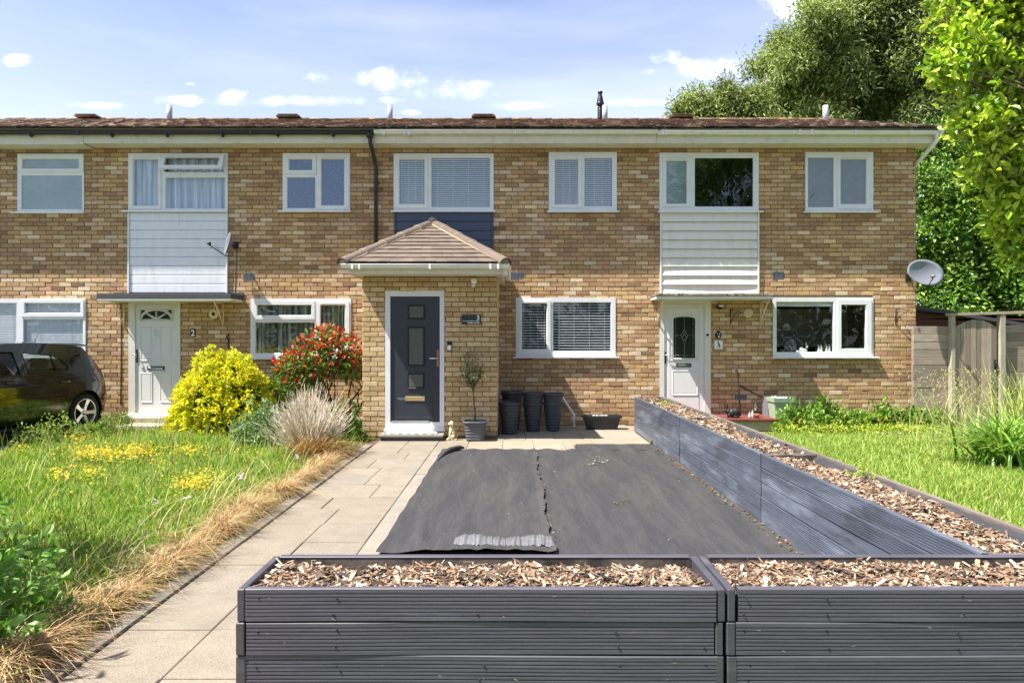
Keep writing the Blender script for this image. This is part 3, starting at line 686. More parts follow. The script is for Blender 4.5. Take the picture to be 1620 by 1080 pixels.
# ------------------------------------------------------------------ eaves, gutters, roofs
YE = 11.43       # gutter front
ZG = 4.992
def gutter_geo(mb, x0, x1, yc, ztop, r, m=0):
    n = 8; vs = []
    for x in (x0, x1):
        for rr in (r, r-.004):
            for k in range(n+1):
                t = math.pi*k/n; vs.append((x, yc-rr*math.cos(t), ztop-rr*math.sin(t)*1.05))
    K = n+1
    fs = [(k, k+1, 2*K+k+1, 2*K+k) for k in range(n)]+[(K+k, 3*K+k, 3*K+k+1, K+k+1) for k in range(n)]
    fs += [(0, 2*K, 3*K, K), (n, K+n, 3*K+n, 2*K+n)]
    mb.add(vs, fs, m, W1, True)
    for x, b in ((x0, 0), (x1, 2*K)): mb.add([vs[b+k] for k in range(K)], [list(range(K))], m)
    mb.tube([(x0, yc-r, ztop), (x1, yc-r, ztop)], .005, 6, m)
def eaves():
    for i in range(4):
        x0 = XE[i]+.002; x1 = XE[i+1]-.002 if i < 3 else 7.18
        black = i < 2; zt = ZG-.012 if black else ZG
        mb = MB(); yc = YE+.055
        gutter_geo(mb, x0, x1 if i < 3 else 7.24, yc, zt-(0 if i != 3 else .012), .055)
        x = x0+.5
        while x < x1:
            mb.box((x, yc-.06, zt-.075), (x+.03, yc-.048, zt+.004), 0, bev=.003)
            if black: mb.prism([(x-.02, zt-.055), (x+.05, zt-.055), (x+.015, zt-.10)], yc-.02, yc+.03)
            x += .93
        for xj in ({0: (-7.3,), 1: (-4.4,), 2: (-2.2+.02, -1.75), 3: (2.5, 2.56, 4.8, 5.0)}[i]): mb.box((xj, yc-.064, zt-.082), (xj+.05, yc-.045, zt+.006), 0, bev=.004)
        mb.build('gutter', 'gutter_black' if black else 'gutter_white', HOUSE[i])
        mb = MB(); zb = 4.80-(.02 if i == 0 else 0)
        mb.box((x0, YE+.115, zb), (x1, YE+.135, 5.055), 0, bev=.003)
        mb.build('fascia', 'fascia', HOUSE[i])
        mb = MB(); mb.box((x0, YE+.137, zb+.004), (x1, YW+.05, zb+.016), 0); mb.build('soffit', 'fascia', HOUSE[i])
    # roof slopes of individual tiles
    rng = random.Random(77); ye, ze, yr, zr = 11.40, 5.028, 15.4, 6.44; n = 13
    sl = Vector((0, yr-ye, zr-ze)); L_ = sl.length; d = sl.normalized(); nn = Vector((0, -d.z, d.y))
    cs = [srgb(104, 84, 74), srgb(116, 94, 82), srgb(94, 76, 68), srgb(128, 106, 94), srgb(108, 86, 72)]
    for i in range(4):
        mb = MB(); X0 = XB[i]; X1 = XB[i+1] if i < 3 else 7.16
        if i == 0: X0 = XB[0]
        for k in range(n):
            x = X0+(.15 if k % 2 else 0)-.15
            while x < X1:
                a, b = max(x, X0), min(x+.3, X1)
                if b-a > .03:
                    c = cs[rng.randrange(5)]; g = rng.uniform(.85, 1.15); c = tuple(q*g for q in c)
                    if rng.random() < .17: c = tuple(q*1.9 for q in c)
                    l0 = L_*k/n-.02; l1 = L_*(k+1)/n+.03; lift = .026+rng.uniform(-.004, .007)
                    o = Vector((0, ye, ze)); p = lambda u, l, h: o+d*l+nn*h+Vector((u, 0, 0))
                    g_ = .003
                    vs = [p(a+g_, l0, lift), p(b-g_, l0, lift), p(b-g_, l1, .004), p(a+g_, l1, .004), p(a+g_, l0, lift-.02), p(b-g_, l0, lift-.02)]
                    # rolled centre
                    vs += [p((a+b)/2, l0, lift+.012), p((a+b)/2, l1, .016)]
                    mb.add(vs, [(0, 6, 7, 3), (6, 1, 2, 7), (4, 5, 1, 6, 0)], 0, c)
                x += .3
        # underlay and rear slope
        mb.add([(X0, ye, ze-.012), (X1, ye, ze-.012), (X1, yr, zr-.012), (X0, yr, zr-.012)], [(0, 1, 2, 3)], 0, cs[2])
        mb.add([(X0, yr, zr), (X1, yr, zr), (X1, 2*yr-ye, ze), (X0, 2*yr-ye, ze)], [(0, 1, 2, 3)], 0, cs[1])
        roof = mb.build('roof', 'rooftile', HOUSE[i])
        # ridge tiles
        rm = MB(); x = X0
        while x < X1-.01:
            e = min(x+.45, X1); zz = zr-.015+rng.uniform(-.006, .008)
            rm.tube([(x+.003, yr, zz), (e-.003, yr, zz)], .062, 10); x += .45
        rm.build('ridge_tile', 'ridge', roof)
        for vx in {0: (135,), 1: (455,), 2: (765,), 3: (1080,)}[i]:
            xx = PX(vx, 15.2); v = MB(); v.prism([(xx-.27, 0+zr+.03), (xx+.27, zr+.03), (xx+.22, zr+.078), (xx-.22, zr+.078)], 15.2, 15.5); v.box((xx-.2, 15.19, zr+.045), (xx+.2, 15.199, zr+.065), 1); v.build('ridge_vent', ['ridge', 'blackiron'], roof)
        for vx in {0: (), 1: (268,), 2: (617, 957), 3: (1306,)}[i]:
            yv = 14.6; zv = ze+(yv-ye)*(zr-ze)/(yr-ye); xx = PX(vx, yv); v = MB()
            v.tube([(xx, yv, zv-.05), (xx, yv, zv+.33)], .058, 16); v.tube([(xx, yv, zv+.33), (xx, yv, zv+.335)], .05, 16, 1)
            v.build('vent_pipe', ['vent_white', 'blackiron'], roof)
        if i == 2:
            yv = 14.9; zv = ze+(yv-ye)*(zr-ze)/(yr-ye); xx = PX(949.5, yv); v = MB()
            v.tube([(xx, yv, zv), (xx, yv, zv+.34)], .055, 14)
            for q in range(7): v.lathe([(.056, -.01), (.064, 0), (.056, .01)], (xx, yv, zv+.06+q*.036), 14)
            v.lathe([(.056, 0), (.085, .02), (.085, .06), (.056, .07)], (xx, yv, zv+.33), 14)
            v.lathe([(.075, 0), (.06, .10), (.04, .16), (.04, .2)], (xx, yv, zv+.4), 14); v.tube([(xx, yv, zv+.6), (xx, yv, zv+.63)], .055, 14)
            v.build('boiler_flue', 'gutter_black', roof)
        if i == 0:
            v = MB(); v.add([(-11.39, ye+.15, 4.8), (-11.39, 2*yr-ye-.15, 4.8), (-11.39, 2*yr-ye-.05, ze), (-11.39, yr, zr-.02), (-11.39, ye+.05, ze)], [(0, 1, 2, 3, 4)]); v.build('gable', 'mortar', HOUSE[0])
        if i == 3:
            v = MB(); o = Vector((0, ye, ze)); 
            v.add([(7.16, ye, ze-.16), (7.16, ye, ze+.02), (7.16, yr, zr+.02), (7.16, yr, zr-.16), (7.185, ye, ze-.16), (7.185, ye, ze+.02), (7.185, yr, zr+.02), (7.185, yr, zr-.16)],
                  [(0, 1, 2, 3), (4, 7, 6, 5), (1, 5, 6, 2), (0, 4, 5, 1), (0, 3, 7, 4)]); v.build('bargeboard', 'fascia', roof)
            v = MB(); v.add([(7.0, ye+.35, 4.85), (7.0, 2*yr-ye-.35, 4.85), (7.0, yr, zr-.03)], [(0, 1, 2)]); v.build('gable', 'mortar', HOUSE[3])
    # downpipes
    mb = MB(); xp = PX(594.5, 11.78)
    mb.tube([(PX(587, 11.6), YE+.055, 4.93), (PX(588, 11.6), YE+.055, 4.80), (xp-.02, 11.76, 4.58), (xp, 11.79, 4.45), (xp, 11.79, .02)], .034, 12)
    for z in (4.2, 2.4, .8): mb.box((xp-.05, 11.78, z-.015), (xp+.05, 11.865, z+.015), 0)
    mb.tube([(PX(587, 11.6), YE+.055, 4.97), (PX(587, 11.6), YE+.055, 4.88)], .055, 14)
    mb.build('downpipe', 'gutter_black', HOUSE[1])
    mb = MB(); mb.tube([(7.16, YE+.06, 4.93), (7.16, YE+.07, 4.84), (7.13, YE+.1, 4.78), (7.09, 12.0, 4.55), (7.075, 12.1, 4.45), (7.075, 12.1, .02)], .034, 12); mb.tube([(7.16, YE+.055, 4.97), (7.16, YE+.06, 4.86)], .05, 12)
    mb.build('downpipe', 'gutter_white', HOUSE[3])
eaves()

# air bricks
def air(hi, r, Y=YW):
    x0, x1, z0, z1 = rpx(r, Y); mb = MB(); mb.box((x0, Y-.014, z0), (x1, Y-.001, z1), 0, bev=.002)
    n = 9
    for k in range(n):
        xx = x0+(x1-x0)*(k+.5)/n
        mb.box((xx-.004, Y-.0165, z0+.012), (xx+.004, Y-.0142, z1-.012), 1)
    mb.build('air_brick', ['galv2', 'blackiron'], HOUSE[hi])
air(1, (385, 432, 404, 444)); air(2, (808, 431, 828, 443)); air(3, (1221.5, 430, 1240, 442.5))
air(3, (1162, 623, 1181, 632.5))

# ------------------------------------------------------------------ doors
def rect_panel(mb, x0, x1, z0, z1, y, d=.012, w=.02, m=0):   # raised moulding: groove ring and field
    o = [(x0, z0), (x1, z0), (x1, z1), (x0, z1)]; i1 = [(x0+w*.4, z0+w*.4), (x1-w*.4, z0+w*.4), (x1-w*.4, z1-w*.4), (x0+w*.4, z1-w*.4)]
    i2 = [(x0+w, z0+w), (x1-w, z0+w), (x1-w, z1-w), (x0+w, z1-w)]
    vs = [(x, y, z) for x, z in o]+[(x, y-d, z) for x, z in i1]+[(x, y-.001, z) for x, z in i2]
    mb.add(vs, [(k, (k+1) % 4, 4+(k+1) % 4, 4+k) for k in range(4)]+[(4+k, 4+(k+1) % 4, 8+(k+1) % 4, 8+k) for k in range(4)], m)
    e = w*1.6; mb.add([(x0+e, y-.006, z0+e), (x1-e, y-.006, z0+e), (x1-e, y-.006, z1-e), (x0+e, y-.006, z1-e)]+[(x0+w, y-.001, z0+w), (x1-w, y-.001, z0+w), (x1-w, y-.001, z1-w), (x0+w, y-.001, z1-w)],
                      [(0, 1, 2, 3)]+[(4+k, 4+(k+1) % 4, (k+1) % 4, k) for k in range(4)], m)
def arc_pts(cx, cz, r, a0, a1, n=12, ry=None): return [(cx+r*math.cos(R(a0+(a1-a0)*k/n)), cz+(ry or r)*math.sin(R(a0+(a1-a0)*k/n))) for k in range(n+1)]
def door2():
    H = HOUSE[1]; Y = YW; x0, x1, z0, z1 = rpx((204, 474, 286, 655)); yf = Y-.02
    lx0, lx1, lz0, lz1 = PX(214.5, Y), PX(278, Y), PZ(652, Y), PZ(481, Y)
    mb = MB(); plate(mb, x0, x1, z0, z1, [(lx0, lx1, lz0, lz1)], yf, Y+.06); mb.box((x0-.02, yf-.05, z0-.03), (x1+.02, Y+.05, z0-.001), 0, bev=.005); mb.build('door_frame', 'upvc_old', H)
    mb = MB(); mb.box((lx0+.003, Y+.0, lz0+.003), (lx1-.003, Y+.045, lz1-.003), 0, bev=.003)
    q = lambda a, b, c, d: (PX(a, Y), PX(c, Y), PZ(d, Y), PZ(b, Y))
    for r in ((222.5, 516, 240.6, 570.5), (253.5, 516, 272, 570.5), (222.5, 589.5, 241, 636), (253, 589.5, 272, 636)): rect_panel(mb, *q(*r), Y-.0005, .01, .02)
    d = mb.build('door', 'door_white', H)
    g = MB(); cx, cz = PX(247.5, Y), PZ(506.5, Y); r = .245
    for k in range(4):
        a0, a1 = k*45+3.5, k*45+41.5
        poly = [(cx+.04*math.cos(R((a0+a1)/2)), cz+.012+.04*math.sin(R((a0+a1)/2)))]+[(x, z*.66+cz*.34+.008) for x, z in arc_pts(cx, cz, r, a0, a1, 6)]
        g.add([(x, Y-.004, z) for x, z in poly], [list(range(len(poly)))])
    for s_ in (-1, 1):
        xx = cx+s_*.265; g.add([(xx, Y-.004, cz+.175), (xx, Y-.004, cz+.1), (xx-s_*.08, Y-.004, cz+.175)], [(0, 1, 2)])
    g.build('fanlight', 'dark_glass', d)
    g = MB(); pts = [(x, Y-.01, (z-cz)*.66+cz) for x, z in arc_pts(cx, cz, r+.02, 0, 180, 16)]
    g.tube(pts, .009, 6); g.tube([(cx-r-.03, Y-.01, cz-.005), (cx+r+.03, Y-.01, cz-.005)], .01, 6)
    for a in (45, 90, 135): g.tube([(cx, Y-.01, cz), (cx+(r+.01)*math.cos(R(a)), Y-.01, cz+(r+.01)*.66*math.sin(R(a)))], .007, 6)
    g.tube([(cx-.285, Y-.01, cz), (cx-.285, Y-.01, cz+.185), (cx+.285, Y-.01, cz+.185), (cx+.285, Y-.01, cz)], .008, 6)
    g.build('fanlight_frame', 'door_white', d)
    g = MB(); z = PZ(582, Y); x = PX(247, Y); g.box((x-.15, Y-.014, z-.033), (x+.15, Y-.0015, z+.033), 0, bev=.006); g.box((x-.12, Y-.022, z-.016), (x+.12, Y-.0145, z+.016), 1, bev=.004); g.build('letterbox', ['darkmetal', 'chrome'], d)
    g = MB(); x, z = PX(247.5, Y), PZ(525, Y); g.lathe([(.001, .02), (.018, .018), (.026, .0)], (x, Y-.002, z+.04), 12, axis='y'); g.tube([(x-.022, Y-.018, z+.03), (x-.032, Y-.02, z-.01), (x, Y-.024, z-.04), (x+.032, Y-.02, z-.01), (x+.022, Y-.018, z+.03)], .007, 6); g.tube([(x, Y-.02, z-.07), (x, Y-.002, z-.07)], .012, 8); g.build('knocker', 'chrome', d)
    g = MB(); x, z = PX(215.5, Y)+.02, PZ(563, Y); g.box((x-.016, Y-.012, z-.115), (x+.016, Y-.001, z+.115), 0, bev=.005); g.tube([(x, Y-.015, z+.02), (x, Y-.05, z+.02), (x-.05, Y-.055, z+.02)], .011, 8, 1); g.build('handle', ['darkmetal', 'chrome'], d)
    mb = MB(); mb.box((PX(180, 11.2), 11.0, 0), (PX(262, 11.2), 11.75, .09), 0, bev=.01); mb.box((PX(205, 11.7), 11.45, .09), (PX(287, 11.7), 11.85, .17), 0, bev=.01)
    mb.build('doorstep', 'stone', H)
door2()
def door4():
    H = HOUSE[3]; Y = YW; x0, x1, z0, z1 = rpx((1043.2, 473.5, 1124, 655)); yf = Y-.02
    lx0, lx1, lz0, lz1 = PX(1050.5, Y), PX(1114, Y), PZ(652, Y), PZ(481, Y)
    mb = MB(); plate(mb, x0, x1, z0, z1, [(lx0, lx1, lz0, lz1)], yf, Y+.06); mb.box((x0-.02, yf-.05, z0-.03), (x1+.02, Y+.05, z0-.001), 0, bev=.005); mb.build('door_frame', 'upvc_old', H)
    mb = MB(); mb.box((lx0+.003, Y+.0, lz0+.003), (lx1-.003, Y+.045, lz1-.003), 0, bev=.003)
    xa, xb, za, zb = PX(1056, Y), PX(1106, Y), PZ(653, Y)+.04, PZ(486, Y); rect_panel(mb, xa, xb, za, zb, Y-.0005, .006, .012)
    rect_panel(mb, PX(1063, Y), PX(1104, Y), PZ(625, Y), PZ(585.5, Y), Y-.004, .012, .022)
    d = mb.build('door', 'door_white', H)
    gx0, gx1, gz0, gz1 = PX(1065.3, Y), PX(1099.4, Y), PZ(566.3, Y), PZ(501.5, Y); w = gx1-gx0; cx = (gx0+gx1)/2
    poly = [(gx0, gz0), (gx1, gz0)]+[(cx+w/2*math.cos(R(a)), gz1-.035+.04*math.sin(R(a))) for a in range(0, 181, 15)]
    g = MB(); g.add([(x, Y-.008, z) for x, z in poly], [list(range(len(poly)))]); g.build('glass_panel', 'dark_glass', d)
    g = MB(); ring = [(cx+(x-cx)*1.07, Y-.012, z+(.012 if z > gz0+.1 else -.012)) for x, z in poly]; g.tube(ring+[ring[0], ring[1]], .012, 6, caps=False)
    e = [(cx+(x-cx)*1.35, Y-.008, z+(.05 if z > gz0+.1 else -.04)) for x, z in poly]; g.tube(e+[e[0], e[1]], .006, 6, caps=False); g.build('glass_surround', 'door_white', d)
    g = MB(); zc = (gz0+gz1)/2+.02; yy = Y-.011
    for (a, b) in ((0, .11), (.055, 0), (0, -.11), (-.055, 0)): pass
    def ln(pts, r=.0022): g.tube([(x, yy, z) for x, z in pts], r, 4)
    ln([(cx, zc+.12), (cx+.06, zc+.02), (cx, zc-.12), (cx-.06, zc+.02), (cx, zc+.12)]); ln([(cx-.02, zc+.08), (cx+.035, zc-.02), (cx, zc-.08)]); ln([(cx+.02, zc+.08), (cx-.035, zc-.02), (cx, zc-.08)])
    ln([(cx, zc+.12), (cx, gz1-.01)]); ln([(cx, zc-.12), (cx, gz0)]); ln([(gx0, zc+.02), (cx-.06, zc+.02)], .0015); ln([(gx1, zc+.02), (cx+.06, zc+.02)], .0015)
    i = .035; ln([(gx0+i, gz0), (gx0+i, gz0+.02), (gx0, gz0+i*1.6)]); ln([(gx0+i, gz0), (gx0+i, gz1-.02)], .0015); ln([(gx1-i, gz0), (gx1-i, gz1-.02)], .0015); ln([(gx0, gz0+.05), (gx1, gz0+.05)], .0012)
    g.build('lead_work', 'galv', d)
    g = MB(); z = PZ(577.5, Y); x = PX(1081.5, Y); g.box((x-.13, Y-.016, z-.033), (x+.13, Y-.0055, z+.033), 0, bev=.006); g.box((x-.105, Y-.023, z-.016), (x+.105, Y-.0165, z+.016), 1, bev=.004); g.build('letterbox', ['darkmetal', 'galv2'], d)
    g = MB(); x, z = PX(1052.5, Y), PZ(566, Y); g.box((x-.016, Y-.012, z-.1), (x+.016, Y-.001, z+.1), 0, bev=.005); g.tube([(x, Y-.015, z+.05), (x, Y-.05, z+.05), (x+.11, Y-.055, z+.05)], .010, 8, 1); g.build('handle', ['darkmetal', 'galv'], d)
    t = thing('doorbell', (PX(1118, Y), yf, PZ(533, Y)), 'small white doorbell with a black top on the frame of the half glazed door', 'doorbell')
    g = MB(); x = PX(1118.5, Y); g.box((x-.022, yf-.012, PZ(537, Y)), (x+.022, yf-.0005, PZ(530, Y)), 0, bev=.003); g.build('bell_cover', 'upvc_old', t)
    g = MB(); g.box((x-.02, yf-.02, PZ(531.5, Y)), (x+.02, yf-.0125, PZ(528, Y)), 0, bev=.002); g.build('push_button', 'black_gloss', t)
    mb = MB(); mb.box((PX(1046, 11.5), 11.1, .0), (PX(1224, 11.2), 11.86, .155), 0, bev=.004); mb.build('step_base', 'stone', H)
    mb = MB(); mb.box((PX(1046, 11.5), 11.06, .156), (PX(1224, 11.2)+.03, 11.861, .195), 0, bev=.01); mb.build('tiled_step', 'redtile', H)
door4()

# canopies over the doors
def bracket(mb, x, zt, sc=1.0, out=.38):
    y = YW-.012
    mb.tube([(x, y-.01, zt), (x, y-.01, zt-.42*sc)], .013, 6); mb.tube([(x, y-.03, zt-.01), (x, y-out, zt-.01)], .013, 6)
    mb.tube([(x, y-.02, zt-.4*sc), (x, y-out*.45, zt-.2*sc), (x, y-out*.95, zt-.02)], .012, 6)
    mb.tube([(x, y-.02, zt-.12), (x, y-out*.28, zt-.14), (x, y-out*.42, zt-.2*sc)], .010, 6)
def canopies():
    Y = 11.34
    mb = MB(); x0, x1 = PX(152.5, Y), PX(365.6, Y); zt, zm, zb = PZ(464, Y), PZ(471.5, Y), PZ(475.6, Y)
    mb.box((x0, Y, zm), (x1, YW-.03, zt), 0, bev=.008); mb.box((x0+.01, Y+.008, zb), (x1-.01, YW-.012, zm-.001), 1, bev=.003)
    mb.box((x0-.0, YW-.028, zm), (x1, YW-.0015, zt+.05), 0); can = mb.build('door_canopy', ['felt', 'upvc_old'], HOUSE[1])
    for bx in (PX(200, YW)-.03, PX(345, YW)+.1): b = MB(); bracket(b, bx, zb-.002); b.build('canopy_bracket', 'cream_timber', can)
    Y = 11.40
    mb = MB(); x0, x1 = PX(1038, Y), PX(1231, Y); zt, zm, zb = PZ(465, Y), PZ(468, Y), PZ(473, Y)
    mb.box((x0-.01, Y-.015, zm), (x1+.02, YW-.014, zt), 0, bev=.006); mb.box((x0, Y, zb), (x1-.08, YW-.014, zm-.001), 1, bev=.003); can = mb.build('door_canopy', ['mossfelt', 'upvc_old'], HOUSE[3])
    rng = random.Random(9); g = MB()
    for k in range(260):
        x = rng.uniform(x0, x1); y = rng.uniform(Y-.012, Y+.25); r = rng.uniform(.006, .02)
        g.obox((x, y, zt+r*.3), (r*2, r*1.6, r), Matrix.Rotation(rng.uniform(0, 3), 3, 'Z'), 0, tuple(q*(.6+.6*((k*37) % 17)/17) for q in srgb(140, 130, 104)))
    g.build('moss_clumps', 'debris', can)
    for bx, bs in ((PX(1043, YW)-.02, 1), (PX(1200, YW)+.03, 1)): b = MB(); bracket(b, bx, zb-.002, bs); b.build('canopy_bracket', 'cream_timber', can)
canopies()

# ------------------------------------------------------------------ porch of the middle house
PF = 10.3; PX0, PX1 = -2.245, -.232; PZT = 2.42
def porch():
    H = HOUSE[2]; rng = random.Random(31); mb = MB()
    dr = (PX(609.5, PF), PX(703, PF), PZ(684, PF), PZ(460, PF))
    plate(mb, PX0, PX1, -.05, PZT+.03, [dr], PF, PF+.1, m=1)
    mb.box((PX0, PF+.101, -.05), (PX0+.1, YW-.001, PZT+.03), 1); mb.box((PX1-.1, PF+.101, -.05), (PX1, YW-.001, PZT+.03), 1)
    o = Vector((0, PF, 0))
    lay(lambda a, b, v0, v1, r: one_brick(mb, o, Vector((1, 0, 0)), Vector((0, -1, 0)), a, b, v0, v1, pick(PAL2, r), r), PX0-.006, PX1+.006, 0.02, PZT, [(dr[0], dr[1], -1, dr[3])], rng)
    o2 = Vector((PX1, PF, 0)); lay(lambda a, b, v0, v1, r: one_brick(mb, o2, Vector((0, 1, 0)), Vector((1, 0, 0)), a, b, v0, v1, pick(PAL2, r), r), -.005, YW-PF-.01, 0.02, PZT, [], rng)
    o3 = Vector((PX0, YW, 0)); lay(lambda a, b, v0, v1, r: one_brick(mb, o3, Vector((0, -1, 0)), Vector((-1, 0, 0)), a, b, v0, v1, pick(PAL2, r), r), .01, YW-PF+.005, 0.02, PZT, [], rng)
    mb.build('porch_wall', ['brick', 'mortar_porch'], H)
    # roof
    A = Vector((-1.372, YW-.03, 3.505)); ze = 2.575; FL = Vector((-2.41, 9.73, ze)); FR = Vector((-.10, 9.73, ze)); BL = Vector((-2.43, YW-.02, ze)); BR = Vector((-.10, YW-.02, ze))
    mb = MB(); cs = [srgb(101, 87, 77), srgb(107, 92, 82), srgb(96, 83, 73)]
    def slope(E0, E1, A0, n=11):
        nrm = (E1-E0).cross(A0-E0).normalized()
        if nrm.z < 0: nrm = -nrm
        for k in range(n):
            t0, t1 = k/n, min((k+1)/n+.01, 1)
            a0, b0, a1, b1 = E0.lerp(A0, t0), E1.lerp(A0, t0), E0.lerp(A0, t1), E1.lerp(A0, t1)
            W = (b0-a0).length; m = max(1, int(W/.165)); off = .5 if k % 2 else 0
            us = sorted({0., 1.} | {min(1, max(0, (j+off)/m)) for j in range(m+1)})
            for u0, u1 in zip(us[:-1], us[1:]):
                if u1-u0 < .01 and k < n-1: continue
                lf = .02+rng.uniform(-.002, .004); c = cs[rng.randrange(3)]; g = rng.uniform(.93, 1.07); c = tuple(x*g for x in c)
                ga = .0012/max(W, .1)
                p0, p1 = a0.lerp(b0, u0+ga), a0.lerp(b0, u1-ga); q0, q1 = a1.lerp(b1, u0+ga), a1.lerp(b1, u1-ga)
                sag = rng.uniform(-.0025, .0015); pm = (p0+p1)/2; qm = (q0+q1)/2
                mb.add([p0+nrm*lf, pm+nrm*(lf+sag+.002), p1+nrm*lf, q1+nrm*.003, qm+nrm*.004, q0+nrm*.003, p0+nrm*(lf-.016), p1+nrm*(lf-.016)], [(0, 1, 4, 5), (1, 2, 3, 4), (6, 7, 2, 1, 0)], 0, c)
        mb.add([E0, E1, A0], [(0, 1, 2)], 0, tuple(x*.35 for x in cs[0]))
    slope(FL, FR, A); slope(FR, BR, A); slope(BL, FL, A)
    roof = mb.build('porch_roof', 'porchtile', H)
    hm = MB(); cm = MB()
    for E in (FL, FR):
        d = (A-E); L_ = d.length; dn = d.normalized(); side = dn.cross(Vector((0, 0, 1))).normalized(); up = side.cross(dn).normalized()
        if up.z < 0: up = -up
        nseg = 5; E2 = E-dn*.03
        for k in range(nseg):
            l0, l1 = (L_+.03)*k/nseg, (L_+.03)*(k+1)/nseg+.015
            vs = []
            for l, rr in ((l0, .098), (l1, .086)):
                for th in (0, .018):
                    for j in range(9):
                        t = math.pi*j/8; vs.append(E2+dn*l+side*((rr-th)*math.cos(t))+up*((rr-th)*math.sin(t)*.92-.012))
            fs = [(j, j+1, 18+j+1, 18+j) for j in range(8)]+[(j, 9+j, 9+j+1, j+1) for j in range(8)]+[(9+j, 27+j, 27+j+1, 9+j+1) for j in range(8)]
            c = cs[rng.randrange(3)]; hm.add(vs, fs, 0, tuple(x*.97 for x in c), False)
            if k:
                vs = []
                for l, rr in ((l0-.012, .092), (l0+.0, .1)):
                    for j in range(9):
                        t = math.pi*j/8; vs.append(E2+dn*l+side*(rr*math.cos(t))+up*(rr*math.sin(t)*.92-.012))
                cm.add(vs, [(j, j+1, 9+j+1, 9+j) for j in range(8)])
        # bedding mortar both sides of the hip, and a plug at its foot
        for s_ in (-1, 1): cm.tube([E2+side*s_*.088+dn*.1+up*.0, A+side*s_*.084-dn*.05], .015, 5)
        cm.lathe([(.001, -.02), (.07, -.01), (.072, .02), (.001, .03)], E2+dn*.03+up*.005, 12, rot=Matrix((side, up, dn)).transposed())
    hm.build('hip_tile', 'porchtile', roof); cm.lathe([(.03, -.05), (.09, -.03), (.07, .06), (.02, .09)], A+Vector((0, -.06, 0)), 10); cm.build('bedding_mortar', 'mortar_light', roof)
    # fascia, soffit, gutter
    g = MB(); zf0, zf1 = 2.418, 2.52; x0, x1, y0 = -2.35, -.13, 9.80
    g.box((x0, y0, zf0), (x1, y0+.02, zf1+.03), 0, bev=.003); g.box((x1-.02, y0+.021, zf0), (x1, YW-.012, zf1+.03), 0); g.box((x0, y0+.021, zf0), (x0+.02, YW-.012, zf1+.03), 0)
    g.box((x0+.021, y0+.021, zf0+.012), (x1-.021, YW-.012, zf0+.024), 0); g.box((x1+.001, y0-.03, zf0-.02), (x1+.07, y0+.25, zf1-.02), 0, bev=.004)
    g.build('porch_fascia', 'fascia', H)
    g = MB(); gutter_geo(g, -2.43, -.035, y0-.058, 2.545, .056)
    for x in (-2.28, -2.18, -1.18, -.32, -.21): g.box((x, y0-.12, 2.475), (x+.03, y0-.105, 2.552), 0, bev=.003)
    gutter_geo  # side gutter
    sg = []
    n = 8
    for y in (y0-.02, YW-.02):
        for k in range(n+1): t = math.pi*k/n; sg.append((x1+.058+.056*math.cos(t), y, 2.545-.058*math.sin(t)))
    g.add(sg, [(k, k+1, n+1+k+1, n+1+k) for k in range(n)], 0, W1, True)
    g.build('porch_gutter', 'gutter_white', H)
    # door
    Y = PF; x0, x1, z0, z1 = dr; yf = Y-.012
    lx0, lx1, lz0, lz1 = PX(617.5, Y), PX(695.8, Y), PZ(667.5, Y), PZ(468.8, Y)
    mb = MB(); plate(mb, x0, x1, PZ(680, Y), z1, [(lx0, lx1, lz0, lz1)], yf, Y+.07)
    mb.box((x0-.01, yf-.05, PZ(680, Y)-.02), (x1+.01, Y+.06, PZ(680, Y)+.03), 0, bev=.006); mb.build('porch_door_frame', 'upvc', H)
    mb = MB(); yd = Y+.012; mb.box((lx0+.003, yd, lz0+.003), (lx1-.003, yd+.045, lz1-.003), 0, bev=.003)
    gr = [(PX(580+a/4, Y), PX(580+c/4, Y), PZ(440+d_/4, Y), PZ(440+b/4, Y)) for a, b, c, d_ in ((272, 180, 358, 248), (270, 318, 357, 545), (267, 610, 354, 686))]
    for r in gr: rect_panel(mb, r[0]-.03, r[1]+.03, r[2]-.03, r[3]+.03, yd-.0005, .016, .022)
    rect_panel(mb, lx0+.10, lx1-.10, lz0+.06, lz0+.36, yd-.0005, .005, .014)
    d = mb.build('porch_door', 'door_grey', H)
    for r in gr:
        g = MB(); g.add([(r[0], yd-.009, r[2]), (r[1], yd-.009, r[2]), (r[1], yd-.009, r[3]), (r[0], yd-.009, r[3])], [(0, 1, 2, 3)]); g.build('glass_panel', 'frost_dark', d)
    g = MB(); x = PX(656.5, Y); z = PZ(630, Y); g.box((x-.15, yd-.016, z-.036), (x+.15, yd-.001, z+.036), 0, bev=.006); g.box((x-.13, yd-.022, z-.016), (x+.13, yd-.0165, z+.022), 0, bev=.004); g.build('letterbox', 'brass', d)
    g = MB(); x, z = PX(693, Y)-.003, PZ(566.5, Y); g.box((x-.018, yd-.012, z-.125), (x+.018, yd-.001, z+.125), 0, bev=.008); g.tube([(x, yd-.015, z), (x, yd-.055, z), (x-.125, yd-.06, z-.002)], .010, 8, 1); g.lathe([(.012, -.006), (.012, .0)], (x, yd-.012, z-.07), 10, axis='y', m=1); g.build('handle', ['rosegold', 'chrome'], d)
    g = MB(); g.box((lx0+.01, yd-.03, lz0+.006), (lx1-.16, yd-.001, lz0+.022), 0, bev=.004); g.build('weather_bar', 'chrome', d)
    mb = MB(); sx0, sx1 = PX(601.5, 10.05), PX(702, 10.05); mb.box((sx0+.02, 9.96, 0), (sx1-.02, PF-.012, .05), 0, bev=.006); mb.box((sx0, 9.93, .051), (sx1, PF-.012, .088), 1, bev=.012); mb.build('porch_step', ['plastic_dark', 'stone_grey'], H)
    t = thing('door_mat', (PX(655, 10.1), 10.1, .088), 'grey patterned door mat on the step of the dark grey porch door', 'door mat')
